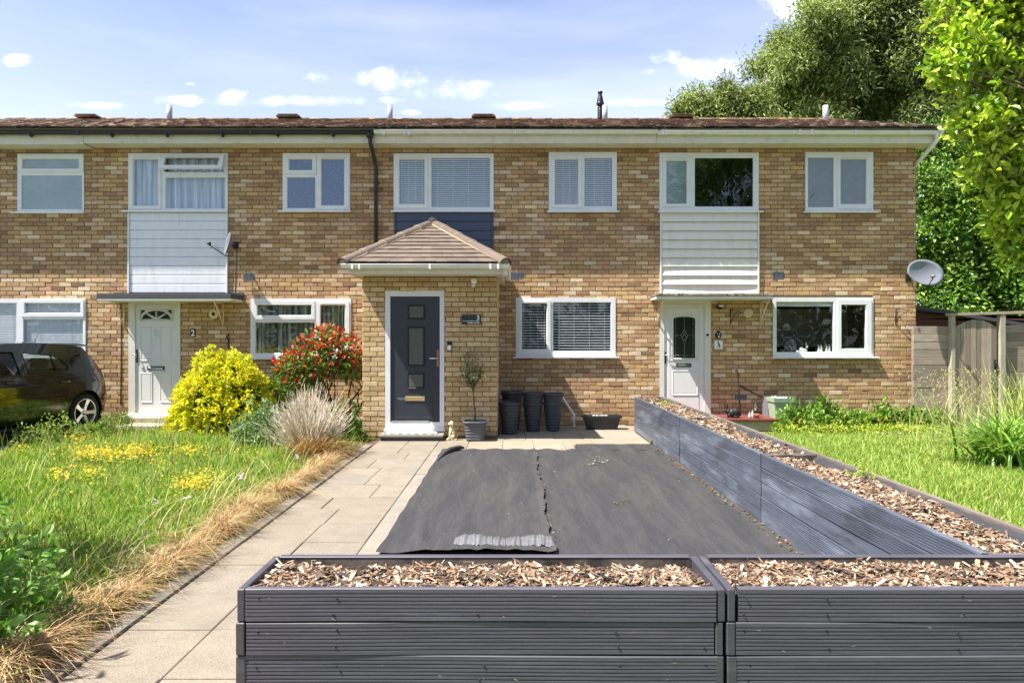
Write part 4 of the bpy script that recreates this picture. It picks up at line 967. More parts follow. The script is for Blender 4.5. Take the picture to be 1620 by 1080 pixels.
    m2 = MB(); r = random.Random(4); nx, ny = 26, 8; X0, X1, Y0, Y1 = PX(610, 10.1), PX(692, 10.1), 9.98, 10.26
    for i in range(nx):
        for j in range(ny):
            k = .35 if (i*3+j*5) % 4 < 2 else .75; k *= r.uniform(.85, 1.1); a, b = X0+(X1-X0)*i/nx, Y0+(Y1-Y0)*j/ny
            m2.box((a, b, .089), (a+(X1-X0)/nx, b+(Y1-Y0)/ny, .099+r.uniform(0, .003)), 0, (k*.62, k*.62, k*.6))
    m2.build('mat_pile', 'mat_rug', t)
porch()

# ------------------------------------------------------------------ signs and wall fittings
def wall_things():
    Y = PF-.012
    x0, x1, z0, z1 = PX(730.3, Y), PX(761, Y), PZ(513, Y), PZ(497.8, Y)
    t = thing('house_sign', ((x0+x1)/2, Y, (z0+z1)/2), 'dark slate house sign with a white number 3 on the porch brickwork', 'sign')
    mb = MB(); mb.box((x0, Y-.016, z0), (x1, Y-.001, z1), 0, bev=.002); mb.build('sign_plate', 'sign_dark', t)
    text_mb('3', .098, (PX(759, Y), Y-.0175, PZ(506, Y)), 'white_paint', 'number', t, bold=.0022)
    text_mb('Timber Close'.upper(), .030, (PX(758.5, Y), Y-.0175, PZ(511.8, Y)), 'white_paint', 'lettering', t, sx=.94, bold=.001)
    mb = MB(); mb.box((PX(732, Y), Y-.018, PZ(507.9, Y)), (PX(758.5, Y), Y-.0162, PZ(507.3, Y))); mb.build('sign_line', 'white_paint', t)
    # video bell
    x, z = PX(711, Y), PZ(547, Y); t = thing('doorbell', (x, Y, z), 'black and white video doorbell to the right of the dark grey door', 'doorbell')
    mb = MB(); mb.box((x-.032, Y-.028, z-.07), (x+.032, Y-.001, z+.07), 0, bev=.006); mb.build('housing', 'black_gloss', t)
    mb = MB(); mb.box((x-.028, Y-.031, z-.062), (x+.028, Y-.0285, z+.01), 0, bev=.002); mb.build('front_cover', 'ceramic', t)
    mb = MB(); mb.lathe([(.001, -.004), (.012, -.003), (.014, 0)], (x, Y-.0285, z+.038), 12, axis='y'); mb.build('lens', 'dark_glass', t)
    # porch light
    x, z = PX(750, Y), PZ(445, Y); t = thing('wall_light', (x, Y, z), 'small cream security light under the porch gutter', 'wall light')
    mb = MB(); mb.lathe([(.001, -.09), (.03, -.088), (.045, -.06), (.046, 0)], (x, Y, z), 16, axis='y'); mb.lathe([(.05, 0), (.046, .03), (.02, .045), (.001, .047)], (x, Y-.045, z), 16); mb.build('lamp_body', 'ceramic', t)
    mb = MB(); mb.lathe([(.001, -.032), (.02, -.028), (.032, -.01), (.03, .012), (.012, .028), (.001, .03)], (x-.008, Y-.05, z-.062), 14); mb.build('sensor', 'upvc_old', t)
    Y = YW-.012
    # number 2
    x0, x1, z0, z1 = PX(301.5, Y), PX(309.5, Y), PZ(533, Y), PZ(520, Y); t = thing('house_number', ((x0+x1)/2, Y, z0), 'small black plaque with a white 2 right of the panelled white door', 'house number')
    mb = MB(); mb.box((x0, Y-.01, z0), (x1, Y-.001, z1), 0, bev=.002); mb.build('plaque', 'black_gloss', t); text_mb('2', .145, ((x0+x1)/2, Y-.0115, z0+.022), 'white_paint', 'number', t, 'CENTER', bold=.004, sx=.9)
    # oval plaque 4 and white tile
    x, z = PX(1136.4, Y), PZ(529.5, Y); t = thing('house_number', (x, Y, z), 'oval black plaque with a small white 4 beside the half glazed door', 'house number')
    mb = MB(); mb.lathe([(.001, -.012), (.045, -.012), (.052, -.008), (.054, 0)], (0, 0, 0), 24, axis='y'); mb.v = [(v[0]+x, v[1]+Y, v[2]*1.33+z) for v in mb.v]; mb.build('plaque', 'black_gloss', t)
    text_mb('4', .06, (x+.002, Y-.0135, z-.052), 'white_paint', 'number', t, 'CENTER', bold=.002)
    mb = MB()
    for s_ in (-1, 1): mb.add([(x+s_*.02-.007, Y-.0135, z+.0), (x+s_*.02+.007, Y-.0135, z+.0), (x+s_*.018+.005, Y-.0135, z+.035), (x+s_*.018-.004, Y-.0135, z+.035)], [(0, 1, 2, 3)])
    mb.build('painted_motif', 'galv', t)
    x0, x1, z0, z1 = PX(1130, Y), PX(1143, Y), PZ(552, Y), PZ(539, Y); t = thing('ceramic_tile', ((x0+x1)/2, Y, z0), 'square white tile with a small dark blue animal figure below the oval number plaque', 'tile')
    mb = MB(); mb.box((x0, Y-.009, z0), (x1, Y-.001, z1), 0, bev=.002); mb.build('tile_face', 'ceramic', t)
    mb = MB(); cx = (x0+x1)/2; w = (x1-x0)
    pts = [(-.12, .34), (.0, .42), (.1, .3), (.08, .15), (.2, -.02), (.22, -.3), (.1, -.35), (.05, -.15), (-.05, -.02), (-.03, .15), (-.12, .22)]
    cz = (z0+z1)/2; mb.add([(cx+a*w, Y-.0105, cz+b*w) for a, b in pts], [list(range(len(pts)))]); mb.tube([(cx-.06*w, Y-.0105, cz-.05*w), (cx-.18*w, Y-.0105, cz-.2*w), (cx-.18*w, Y-.0105, cz-.34*w), (cx+.04*w, Y-.0105, cz-.36*w)], .0025, 5); mb.build('figure', 'blue_paint', t)
    # sensor light by door 4
    x, z = PX(1137, Y), PZ(486, Y); t = thing('wall_light', (x, Y, z), 'black sensor light with a white lens at the top right of the half glazed door', 'wall light')
    mb = MB(); mb.box((x-.04, Y-.05, z-.03), (x+.02, Y-.001, z+.03), 0, bev=.01); mb.lathe([(.04, .02), (.035, -.01), (.015, -.04), (.001, -.042)], (x+.01, Y-.06, z-.005), 12); mb.build('housing', 'black_gloss', t)
    mb = MB(); mb.box((x-.02, Y-.10, z+.004), (x+.055, Y-.051, z+.032), 0, bev=.006); mb.lathe([(.001, -.012), (.01, 0), (.001, .012)], (x+.01, Y-.07, z-.055), 8); mb.build('lens', 'ceramic', t)
    # round bulkhead lights
    x, z = PX(1183.5, Y), PZ(495, Y); t = thing('wall_light', (x, Y, z), 'round cream bulkhead light under the moss edged canopy', 'wall light')
    mb = MB(); mb.lathe([(.001, -.02), (.04, -.022), (.06, -.045), (.075, -.03), (.078, 0)], (x, Y, z), 24, axis='y'); mb.lathe([(.001, -.06), (.022, -.055), (.026, -.02)], (x+.015, Y, z+.005), 12, axis='y', m=1); mb.build('lamp_body', ['cream_timber', 'brass'], t)
    x, z = PX(342.5, Y), PZ(497, Y); t = thing('wall_light', (x, Y, z), 'cream swan neck light with a round shade right of the panelled white door', 'wall light')
    mb = MB(); mb.lathe([(.001, -.10), (.03, -.10), (.078, -.12), (.08, -.09), (.03, -.05), (.001, -.05)], (x, Y, z), 20, axis='y'); mb.build('lamp_shade', 'cream_timber', t)
    mb = MB(); mb.lathe([(.001, -.125), (.024, -.12), (.03, -.10)], (x-.012, Y, z), 12, axis='y'); mb.build('bulb_ring', 'blackiron', t)
    mb = MB(); mb.tube([(x+.01, Y-.06, z), (x+.01, Y-.03, z+.04), (x-.03, Y-.01, z+.09), (x-.035, Y-.01, z+.17)], .012, 8); mb.build('swan_neck', 'cream_timber', t)
    # hanging basket brackets
    def hbr(px, py, label, s=1.0, fl=1, Y_=YW-.012):
        x, z = PX(px, Y_), PZ(py, Y_); t = thing('basket_bracket', (x, Y_, z), label, 'bracket', 'iron hanging basket brackets'); mb = MB()
        mb.tube([(x, Y_-.008, z), (x, Y_-.008, z-.28*s)], .008, 6); mb.build('back_bar', 'blackiron', t)
        mb = MB(); mb.tube([(x, Y_-.012, z-.02), (x+.02*fl, Y_-.1, z-.03), (x+.06*fl, Y_-.25*s, z-.05)], .006, 6)
        mb.tube([(x, Y_-.012, z-.24*s), (x+.03*fl, Y_-.1, z-.12*s), (x+.06*fl, Y_-.23*s, z-.055)], .006, 6)
        mb.tube([(x+.06*fl, Y_-.25*s, z-.05), (x+.075*fl, Y_-.29*s, z-.06), (x+.08*fl, Y_-.3*s, z-.09), (x+.06*fl, Y_-.3*s, z-.11)], .006, 6); mb.build('arm', 'blackiron', t)
    hbr(1155.5, 488, 'black iron basket bracket under the moss edged canopy'); hbr(1416.5, 487, 'black iron basket bracket near the right corner of the end house', 1.0, 1.6)
    hbr(362, 527, 'black iron basket bracket above the yellow shrub')
    # satellite dishes
    def dish(c, nrm, a, b, label, cable, wallpt, m='galv', tilt=0):
        t = thing('satellite_dish', c, label, 'satellite dish', 'satellite dishes on the front walls'); nrm = Vector(nrm).normalized()
        up = Vector((0, 0, 1)); sx = up.cross(nrm).normalized(); sy = nrm.cross(sx)
        if tilt: sx, sy = (sx*math.cos(tilt)+sy*math.sin(tilt)), (sy*math.cos(tilt)-sx*math.sin(tilt))
        c = Vector(c); mb = MB(); n = 36; rings = 7; vs = [];
        for s_, off in ((1, 0), (-1, -.004)):
            for i in range(rings):
                r = i/(rings-1)
                for k in range(n):
                    th = 2*math.pi*k/n; vs.append(c+sx*(a*r*math.cos(th))+sy*(b*r*math.sin(th))+nrm*(.075*r*r+off))
        fs = []
        for q in (0, rings*n):
            for i in range(rings-1):
                for k in range(n): fs.append((q+i*n+k, q+i*n+(k+1) % n, q+(i+1)*n+(k+1) % n, q+(i+1)*n+k))
        e = (rings-1)*n
        for k in range(n): fs.append((e+k, e+(k+1) % n, e+rings*n+(k+1) % n, e+rings*n+k))
        mb.add(vs, fs, 0, W1, True); mb.build('reflector', 'reflector_grey', t)
        mb = MB(); tip = c+nrm*(.34 if cable else .2)-sy*b*(.35 if cable else .55); base = c-sy*b*.98+nrm*.06; mb.tube([base-nrm*.06, base, tip-sy*.02], .009, 6); mb.build('arm', 'darkmetal', t)
        mb = MB(); mb.lathe([(.001, -.03), (.024, -.03), (.026, .03), (.001, .035)], tip, 10, rot=Matrix((sx, sy, -nrm)).transposed()); mb.build('receiver', 'darkmetal' if cable else 'galv2', t)
        mb = MB(); w = Vector(wallpt); mb.tube([c-nrm*.006, c-nrm*.06, (w+c)/2+Vector((0, -.02, 0)), w], .014, 8); mb.box((w.x-.05, YW-.028, w.z-.06), (w.x+.05, YW-.0125, w.z+.06), 0); mb.build('mount', 'darkmetal', t)
        if cable:
            mb = MB(); x = w.x; mb.tube([tip, tip+Vector((.03, 0, -.09)), tip+Vector((.08, .02, -.03)), base], .003, 5)
            mb.tube([w, (x+.02, YW-.016, w.z-.1), (x-.01, YW-.016, PZ(462, YW))], .005, 5); mb.build('cable', 'blackiron', t)
    dish((PX(366, 11.55), 11.55, PZ(388, 11.55)), (-.84, -.50, .22), .225, .20, 'grey satellite dish seen edge on beside the white cladding', True, (PX(373.5, YW), YW-.02, PZ(388, YW)))
    dish((PX(1460, 11.45), 11.45, PZ(433.5, 11.45)), (.12, -.9, .30), .33, .235, 'large grey oval satellite dish on the right corner of the end house', False, (PX(1436, YW), YW-.02, PZ(440, YW)))
    # cables on the wall
    t = thing('wall_cable', (PX(192, YW), YW, 0), 'thin dark cable running down the brickwork left of the white door', 'cable'); mb = MB(); x = PX(192, YW); mb.tube([(x, YW-.016, PZ(476, YW)), (x+.005, YW-.016, PZ(560, YW)), (x-.004, YW-.016, PZ(640, YW))], .007, 6); mb.build('cable_run', 'blackiron', t)
wall_things()

# ------------------------------------------------------------------ planters of grooved decking boards
BH = .1205
def deck_board_x(mb, x0, x1, y, z0, z1, c, rng, out=-1, grooves=7, m=0):
    """grooved board along X; its face points to -Y (out=-1)"""
    n = grooves; h = (z1-z0-.004); prof = [(0, z0+.002)]
    prof = [(.003, z0+.0006), (0, z0+.0035)]
    for k in range(n):
        zc = z0+.006+(h-.008)*(k+1)/(n+1)
        prof += [(0, zc-.0032), (.0042, zc-.0018), (.0042, zc+.0012), (0, zc+.0026)]
    prof += [(0, z1-.0035), (.003, z1-.0006)]
    nx = max(2, int((x1-x0)/.3)); bowp = rng.uniform(0, 6); wob = [.0028*math.sin(i*.9+bowp)+rng.uniform(-.001, .001) for i in range(nx+1)]; wz = [.0016*math.sin(i*.7+bowp*2)+rng.uniform(-.0006, .0006) for i in range(nx+1)]
    vs = []
    for i in range(nx+1):
        x = x0+(x1-x0)*i/nx
        for d, z in prof: vs.append((x, y+d+wob[i], z+wz[i]))
        vs.append((x, y+.027, z1-.0006)); vs.append((x, y+.027, z0+.0006))
    K = len(prof)+2; fs = []
    for i in range(nx):
        for k in range(K): fs.append((i*K+k, (i+1)*K+k, (i+1)*K+(k+1) % K, i*K+(k+1) % K))
    mb.add(vs, fs, m, c)
    mb.add([vs[k] for k in range(K)], [list(range(K))[::-1]], 1, c); mb.add([vs[nx*K+k] for k in range(K)], [list(range(K))], 1, c)
def xform(mb, M, start=0):
    for i in range(start, len(mb.v)): mb.v[i] = tuple(M @ Vector(mb.v[i]))
def planter(x0, x1, ya, yb, nb, zt, label, seed, mats=('deck_dark', 'deck_end'), col=srgb(77, 75, 84), side_in=None):
    rng = random.Random(seed); t = thing('raised_planter', ((x0+x1)/2, ya, 0), label, 'planter', 'raised planters of grooved decking')
    zbt = zt-nb*BH
    f = MB()
    for k in range(nb):
        z0 = zbt+k*BH; g = rng.uniform(.9, 1.1); c = tuple(q*g for q in col)
        dx = rng.uniform(-.006, .008); sh = -.004*(nb-1-k)
        deck_board_x(f, x0+dx+.028+sh, x1-.03-dx, ya+rng.uniform(-.002, .002), z0+.0006, z0+BH-.0006, c, rng)
        # dark screw heads sunk in pairs, and pale scuffs where the coating is knocked off
        for xs_ in (x0+.065, x0+.35, x0+(x1-x0)*.5, x0+(x1-x0)*.78, x1-.07):
            for zz in (z0+.03, z0+.088):
                if rng.random() < .7: f.lathe([(.001, -.0012), (.0035, -.0014), (.0042, .002)], (xs_+rng.uniform(-.012, .012), ya-.001, zz+rng.uniform(-.006, .006)), 7, axis='y', m=2)
        for q in range(rng.randrange(3, 8)):
            xx, zz, w_ = rng.uniform(x0+.05, x1-.1), z0+rng.uniform(.012, .108), rng.uniform(.003, .02); a_ = rng.uniform(-.5, .5)
            f.add([(xx, ya-.0035, zz), (xx+w_, ya-.0035, zz+w_*a_), (xx+w_*.9, ya-.0035, zz+w_*a_+rng.uniform(.001, .003)), (xx+w_*.3, ya-.0035, zz+.002)], [(0, 1, 2, 3)], 3)
    f.build('front_boards', list(mats)+['blackiron', 'scuff'], t)
    b = MB()
    for k in range(nb): b.box((x0+.03, yb-.028, zbt+k*BH+.001), (x1-.031, yb-.001, zbt+(k+1)*BH-.001), 0, col, bev=.004)
    b.build('back_boards', ['deck_inner'], t)
    b = MB(); b.box((x0+.0295, yb-.03, zt-.003), (x1-.0305, yb+.004, zt+.004), 0, col, bev=.003); b.build('back_capping', ['deck_dark'], t)
    for xs, nm in ((x0, 0), (x1-.028, 1)):
        e = MB()
        for k in range(nb):
            a = rng.uniform(-.004, .004); e.box((xs+a-.004*(nb-1-k)*(1 if nm == 0 else 0), ya+.0+rng.uniform(-.004, .002), zbt+k*BH+.002), (xs+.027+a, yb, zbt+(k+1)*BH-.002), 0, tuple(q*.8 for q in col), bev=.003)
        e.build('end_boards', ['deck_end'] if 0 else ['deck_dark'], t)
    return t
def vnoise(x, y, s, seed=0):
    return np.sin(x*s*1.7+seed+1.3*np.sin(y*s*.9+seed))*.5+np.sin(y*s*1.9-seed*2+1.1*np.sin(x*s*1.3))*.5
def chips(name, x0, x1, y0, y1, z, n, seed, label, size=.032, zf=None, keep=None):
    rng = np.random.default_rng(seed)
    cols = np.array([srgb(178, 156, 130), srgb(152, 128, 104), srgb(122, 98, 80), srgb(92, 74, 62), srgb(206, 190, 166), srgb(62, 50, 44), srgb(140, 106, 80)])
    V = []; Fq = []; C = []
    x = rng.uniform(x0, x1, n); y = rng.uniform(y0, y1, n)
    kp = rng.random(n) < np.clip(.62+.55*vnoise(x, y, 7, seed)+.25*vnoise(x, y, 19, seed), .22, 1); x, y = x[kp], y[kp]; n = len(x)
    L_ = np.minimum(size*.9*np.exp(rng.normal(0, .55, n)), .085); W_ = np.minimum(L_*rng.uniform(.10, .45, n), .018); T_ = rng.uniform(.0014, .0045, n)
    h = z+.007*vnoise(x, y, 7, seed)+(np.zeros(n) if zf is None else zf(x, y))+rng.uniform(-.022, .008, n)+rng.exponential(.004, n)
    yaw = rng.uniform(0, 2*np.pi, n); pit = rng.normal(0, .30, n); rol = rng.normal(0, .45, n)
    cy, sy = np.cos(yaw), np.sin(yaw); cp, sp = np.cos(pit), np.sin(pit)
    ax = np.stack([cy*cp, sy*cp, sp], 1); b0 = np.stack([-sy, cy, 0*sy], 1); c0 = np.cross(ax, b0)
    cr, sr = np.cos(rol)[:, None], np.sin(rol)[:, None]; bx = b0*cr+c0*sr; cx = -b0*sr+c0*cr
    ctr = np.stack([x, y, h], 1); vs = []
    taper = rng.uniform(.35, 1, n)
    for sz in (-1, 1):
        for (sx, sb) in ((-1, -1), (1, -1), (1, 1), (-1, 1)):
            wv = np.where(sx > 0, taper, 1)
            vs.append(ctr+ax*(sx*L_/2)[:, None]+bx*(sb*W_/2*wv)[:, None]+cx*(sz*T_/2)[:, None])
    V = np.stack(vs, 1).reshape(-1, 3); base = (np.arange(n)*8)[:, None, None]
    fq = np.array([(0, 3, 2, 1), (4, 5, 6, 7), (0, 1, 5, 4), (1, 2, 6, 5), (2, 3, 7, 6), (3, 0, 4, 7)])[None]
    Fq = (base+fq).reshape(-1, 4); ci = rng.choice(len(cols), n, p=[.15, .18, .18, .18, .08, .13, .10]); cc = cols[ci]*rng.uniform(.8, 1.15, (n, 1))
    o = np_mesh(name, V, Fq, 'chip', None, np.repeat(cc, 6, 0)); tag(o, label, 'bark mulch', None, 'stuff'); return o
def planters():
    zt = .564; ya, yb = 2.45, 2.83
    planter(-.985, .762, ya, yb, 5, zt, 'front grey planter at the left, its end facing the slab path', 3)
    planter(.778, 2.44, ya, yb, 5, zt, 'front grey planter at the right, behind the narrow joint', 6)
    for x0, x1, s_, lb in ((-.955, .735, 1, 'bark chippings filling the left front planter'), (.806, 2.4, 2, 'bark chippings filling the right front planter')):
        f = lambda x, y: .008*np.sin(x*5.1+s_)+.007*np.sin(y*17+x*3)+.004*np.sin(x*31)-.008-np.maximum(0, .05-(y-ya-.03))*.25
        chips('bark_chippings', x0+.012, x1-.012, ya+.055, yb-.05, zt-.028, 19000, s_, lb, .024, f)
        mb = MB(); mb.add([(x0-.02, ya+.02, zt-.055), (x1+.02, ya+.02, zt-.055), (x1+.02, yb-.03, zt-.055), (x0-.02, yb-.03, zt-.055)], [(0, 1, 2, 3)]); o = mb.build('planter_soil', 'soil'); tag(o, lb.replace('bark chippings filling', 'dark soil under the bark in'), 'soil', None, 'stuff')
        # torn black liner showing at the back edge
        rng = random.Random(s_+40)
        for k, (xa, w) in enumerate([(-.93, .10), (-.03, .16)] if s_ == 1 else [(1.12, .34), (1.95, .2)]):
            n = 16; vs = []; mb = MB()
            for i in range(n+1):
                u = i/n; x = xa+w*u; a = math.sin(u*math.pi)
                vs += [(x, yb-.036, zt-.03-.012*rng.random()), (x, yb-.055-.03*a*rng.uniform(.5, 1), zt-.035+.010*a*rng.uniform(.2, 1)), (x, yb-.085-.05*a, zt-.05+.012*rng.random())]
            mb.add(vs, [(3*i+q, 3*i+3+q, 3*i+4+q, 3*i+1+q) for i in range(n) for q in (0, 1)], 0, W1, False)
            o = mb.build('planter_liner', 'membrane'); tag(o, ('small scrap', 'longer scrap')[k]+' of torn black liner at the back of the '+('left' if s_ == 1 else 'right')+' front planter', 'liner')
    # the long planter running back to the house: three lengths end to end
    X0, X1 = 1.972, 2.432; segs = [(2.86, 5.40), (5.415, 8.02), (8.035, 11.02)]; names = ['nearest', 'middle', 'farthest']
    for k, (s0, s1) in enumerate(segs):
        rng = random.Random(50+k); hh = .564; nb = 5; bh = hh/nb
        t = thing('raised_planter', ((X0+X1)/2, s0, 0), names[k]+' length of the long blue grey planter beside the black membrane', 'planter', 'raised planters of grooved decking')
        f = MB(); col = srgb(82, 88, 101)
        for j in range(nb):
            g = rng.uniform(.88, 1.12); c = tuple(q*g for q in col); st = len(f.v); e = rng.uniform(0, .006)
            cut = 0
            if j < 2 and k == 1: cut = -.03
            deck_board_x(f, 0, s1-s0-.004-cut*0, 0, j*bh+.002-(.0 if j else -.004), (j+1)*bh-.0015, c, rng, grooves=6 if (j % 2 or j == 4) else 0)
            # rotate: board length along Y, face towards -X
            M = Matrix.Translation(Vector((X0+rng.uniform(-.003, .003), s1, 0))) @ Matrix.Rotation(R(-90), 4, 'Z'); xform(f, M, st)
        f.build('inner_boards', ['deck_blue', 'deck_end'], t)
        b = MB()
        for j in range(nb):
            off = rng.uniform(-.004, .004)+(.01 if j == nb-1 else 0)
            b.box((X1-.03+off, s0, j*bh+.001), (X1+off, s1, (j+1)*bh-.001), 0, W1, bev=.005)
        b.build('outer_boards', 'deck_weather', t)
        for ye_ in (s0, s1-.028):
            if (k == 0 and ye_ == s0): pass
            b = MB(); b.box((X0+.03, ye_+.002, 0), (X1-.031, ye_+.026, hh-.006), 0, W1, bev=.004); b.build('end_board', 'deck_inner', t)
        f2 = lambda x, y: .014*np.sin(y*3.3+k)+.012*np.sin(x*13+y)+(x-X0)*-.02
        chips('bark_chippings', X0+.045, X1-.045, s0+.03, s1-.04, hh-.035, [21000, 12000, 9000][k], 60+k, 'bark chippings filling the '+names[k]+' length of the long planter', [.028, .034, .038][k], f2)
        mb = MB(); mb.add([(X0+.02, s0+.02, hh-.10), (X1-.02, s0+.02, hh-.10), (X1-.02, s1-.02, hh-.10), (X0+.02, s1-.02, hh-.10)], [(0, 1, 2, 3)]); o = mb.build('planter_soil', 'soil'); tag(o, 'dark soil under the bark in the '+names[k]+' length of the long planter', 'soil', None, 'stuff')
        # liner curling over the outer rim
        mb = MB(); n = int((s1-s0)/.07); vs = []
        for i in range(n+1):
            y = s0+.05+(s1-s0-.1)*i/n; a = rng.uniform(0, 1)*(1 if k < 2 else .4)
            vs += [(X1-.036, y, hh-.005-rng.uniform(0, .02)), (X1-.05-.03*a, y, hh-.02-.012*a), (X1-.065-.03*rng.random(), y, hh-.065)]
        mb.add(vs, [(3*i+q, 3*i+3+q, 3*i+4+q, 3*i+1+q) for i in range(n) for q in (0, 1)], 0, W1, True)
        o = mb.build('planter_liner', 'membrane'); tag(o, 'black liner along the outer rim of the '+names[k]+' length of the long planter', 'liner')
planters()

# ------------------------------------------------------------------ weed membrane
def membrane():
    rng = np.random.default_rng(4)
    def grid(x0f, x1f, y0, y1, nx, ny, hf):
        V = []
        for j in range(ny+1):
            y = y0+(y1-y0)*j/ny; a, b = x0f(y), x1f(y)
            for i in range(nx+1):
                x = a+(b-a)*i/nx; V.append((x, y, hf(x, y, i/nx, j/ny)))
        Fq = [(j*(nx+1)+i, j*(nx+1)+i+1, (j+1)*(nx+1)+i+1, (j+1)*(nx+1)+i) for j in range(ny) for i in range(nx)]
        return V, Fq
    wig = lambda y: .012*math.sin(y*3.1)+.008*math.sin(y*9.7)+.005*math.sin(y*23)
    nf = lambda x, y: .55*(.0035*math.sin(x*9+y*1.1)+.003*math.sin(x*23+1.7*math.sin(y*2.2))+.002*math.sin(y*7+x*3))
    seam = lambda y: .285+.02*(y-4.75)/4.3+wig(y)
    def hl(x, y, u, v):
        z = .014+nf(x, y)+.006
        e = (x+.93)
        if e < .16: z += .006*(1-e/.16)*(1+math.sin(y*6+math.sin(y*2.3)*2))
        if u > .955: z += .012*(u-.955)/.045*(1+.5*math.sin(y*11))
        if v > .975: z += .006*(v-.975)/.025*(1+math.sin(x*21))
        for (fx, fy, fw, fa) in ((-.6, 5.2, .05, .012), (-.1, 7.5, .04, .006), (.0, 6.1, .03, .005)): z += fa*math.exp(-((x-fx-.12*math.sin(y*2))/fw)**2)*math.exp(-((y-fy)/.9)**2)
        if v < .1:
            q = (1-v/.1); z += .03*q*math.exp(-((x+.15)/.36)**4)*(.9+.08*math.sin(x*60)+.1*math.sin(x*37+1)) + .018*q*math.exp(-((x+.62)/.12)**2)
        return z
    t = thing('weed_membrane', (-.3, 7, 0), 'left strip of black weed membrane with a rucked shiny front fold', 'membrane', 'black weed membrane sheets')
    V, Fq = grid(lambda y: -.922+.005*math.sin(y*4.1)+.004*math.sin(y*13), seam, 4.62, 9.06, 90, 210, hl)
    np_mesh('sheet', V, Fq, 'membrane', t, smooth=True)
    # rucked glossy fold at the front edge
    mb = MB(); n = 150; rows = 7; vs = []; r = random.Random(3)
    for j in range(rows):
        v = j/(rows-1)
        for i in range(n+1):
            u = i/n; x = -.42+.72*u; e = math.sin(math.pi*min(1, max(0, u)))**.35
            ru = .6*math.sin(u*95+3*math.sin(u*11))+.8*math.sin(u*43+2+2*math.sin(u*7))+.6*math.sin(u*171+1+4*math.sin(u*13))
            vs.append((x+.006*math.sin(u*40+v*3), 4.72+.30*v+.018*math.sin(u*9)+.003*ru*(1-v), .02+e*(.075*math.sin(math.pi*min(1, v*1.05+.08))**.8*(.7+.3*math.sin(u*7+1)))+.007*ru*(1-v*.6)*e))
    mb.add(vs, [(j*(n+1)+i, j*(n+1)+i+1, (j+1)*(n+1)+i+1, (j+1)*(n+1)+i) for j in range(rows-1) for i in range(n)], 0, W1, True)
    mb.build('front_fold', 'membrane_shiny', t)
    # twisted roll at the far corner
    mb = MB(); mb.tube([(-.9, 8.2, .02), (-.86, 8.6, .035), (-.80, 8.85, .05), (-.70, 9.04, .05), (-.64, 9.12, .03)], [.016, .028, .034, .03, .012], 9); mb.build('rolled_edge', 'membrane', t)
    t = thing('weed_membrane', (1.1, 7, 0), 'wider right sheet of black weed membrane beside the long planter', 'membrane', 'black weed membrane sheets')
    def hr(x, y, u, v):
        z = .006+nf(x+2, y*1.1)*.8
        if u > .97: z += .02*(u-.97)/.03
        if v > .98: z += .012*(1+math.sin(x*17))*(v-.98)/.02
        return z
    V, Fq = grid(lambda y: seam(y)-.07, lambda y: 1.968, 3.2, 9.07, 70, 170, hr); np_mesh('sheet', V, Fq, 'membrane', t, smooth=True)
    V, Fq = grid(lambda y: .875+.01*math.sin(y*30), lambda y: 1.966, 9.06, 9.49, 40, 20, lambda x, y, u, v: .012+nf(x, y)+(.015*(v-.9)*10 if v > .9 else 0)); np_mesh('far_flap', V, Fq, 'membrane', t, smooth=True)
    mb = MB(); mb.add([(1.90, 9.44, .01), (1.965, 9.46, .01), (1.955, 9.5, .09), (1.93, 9.47, .06)], [(0, 1, 2), (0, 2, 3)]); mb.build('corner_tip', 'membrane', t)
    # debris: grit, leaf scraps and pale crumbs
    r = random.Random(12); mb = MB()
    def crumb(x, y, z, s, c): mb.obox((x, y, z), (s*r.uniform(.6, 1.6), s*r.uniform(.5, 1), s*r.uniform(.2, .5)), Matrix.Rotation(r.uniform(0, 3), 3, 'Z') @ Matrix.Rotation(r.uniform(-.3, .3), 3, 'X'), 0, tuple(q*r.uniform(.7, 1.1) for q in c))
    for k in range(210):
        y = 3.4+5.7*r.random()**.8
        crumb(1.955-abs(r.gauss(0, .035)), y, .03, r.uniform(.006, .022), r.choice([srgb(124, 80, 54), srgb(100, 78, 56), srgb(150, 124, 90), srgb(86, 88, 50)]))
    for k in range(34): y = r.uniform(4.9, 9.0); crumb(.29+.02*(y-4.75)/4.3+wig(y)+r.uniform(-.03, .02), y, .042, r.uniform(.006, .018), r.choice([srgb(140, 132, 110), srgb(120, 104, 76), srgb(100, 100, 50)]))
    for k in range(90): crumb(r.uniform(-.85, 1.9), r.uniform(4.9, 9.0), .022, r.uniform(.004, .012), r.choice([srgb(170, 160, 140), srgb(120, 90, 60), srgb(90, 80, 70)]))
    for k in range(26): crumb(1.05+r.gauss(0, .08), 8.2+r.gauss(0, .12), .022, r.uniform(.006, .024), srgb(150, 144, 130))
    for k in range(14): crumb(.98+r.gauss(0, .05), 6.1+r.gauss(0, .05), .022, r.uniform(.008, .02), srgb(104, 80, 60))
    for k in range(240): crumb(r.uniform(-.7, .86), 9.085+r.gauss(0, .02), .01, r.uniform(.006, .02), r.choice([srgb(100, 84, 64), srgb(140, 124, 100), srgb(180, 160, 120)]))
    for k in range(160): crumb(r.uniform(.86, 1.95), 9.5+r.gauss(0, .015), .012, r.uniform(.006, .018), r.choice([srgb(100, 84, 64), srgb(140, 124, 100)]))
    o = mb.build('garden_debris', 'debris'); tag(o, 'crumbs of bark, dead leaves and grit scattered over the membrane', 'debris', None, 'stuff')
membrane()

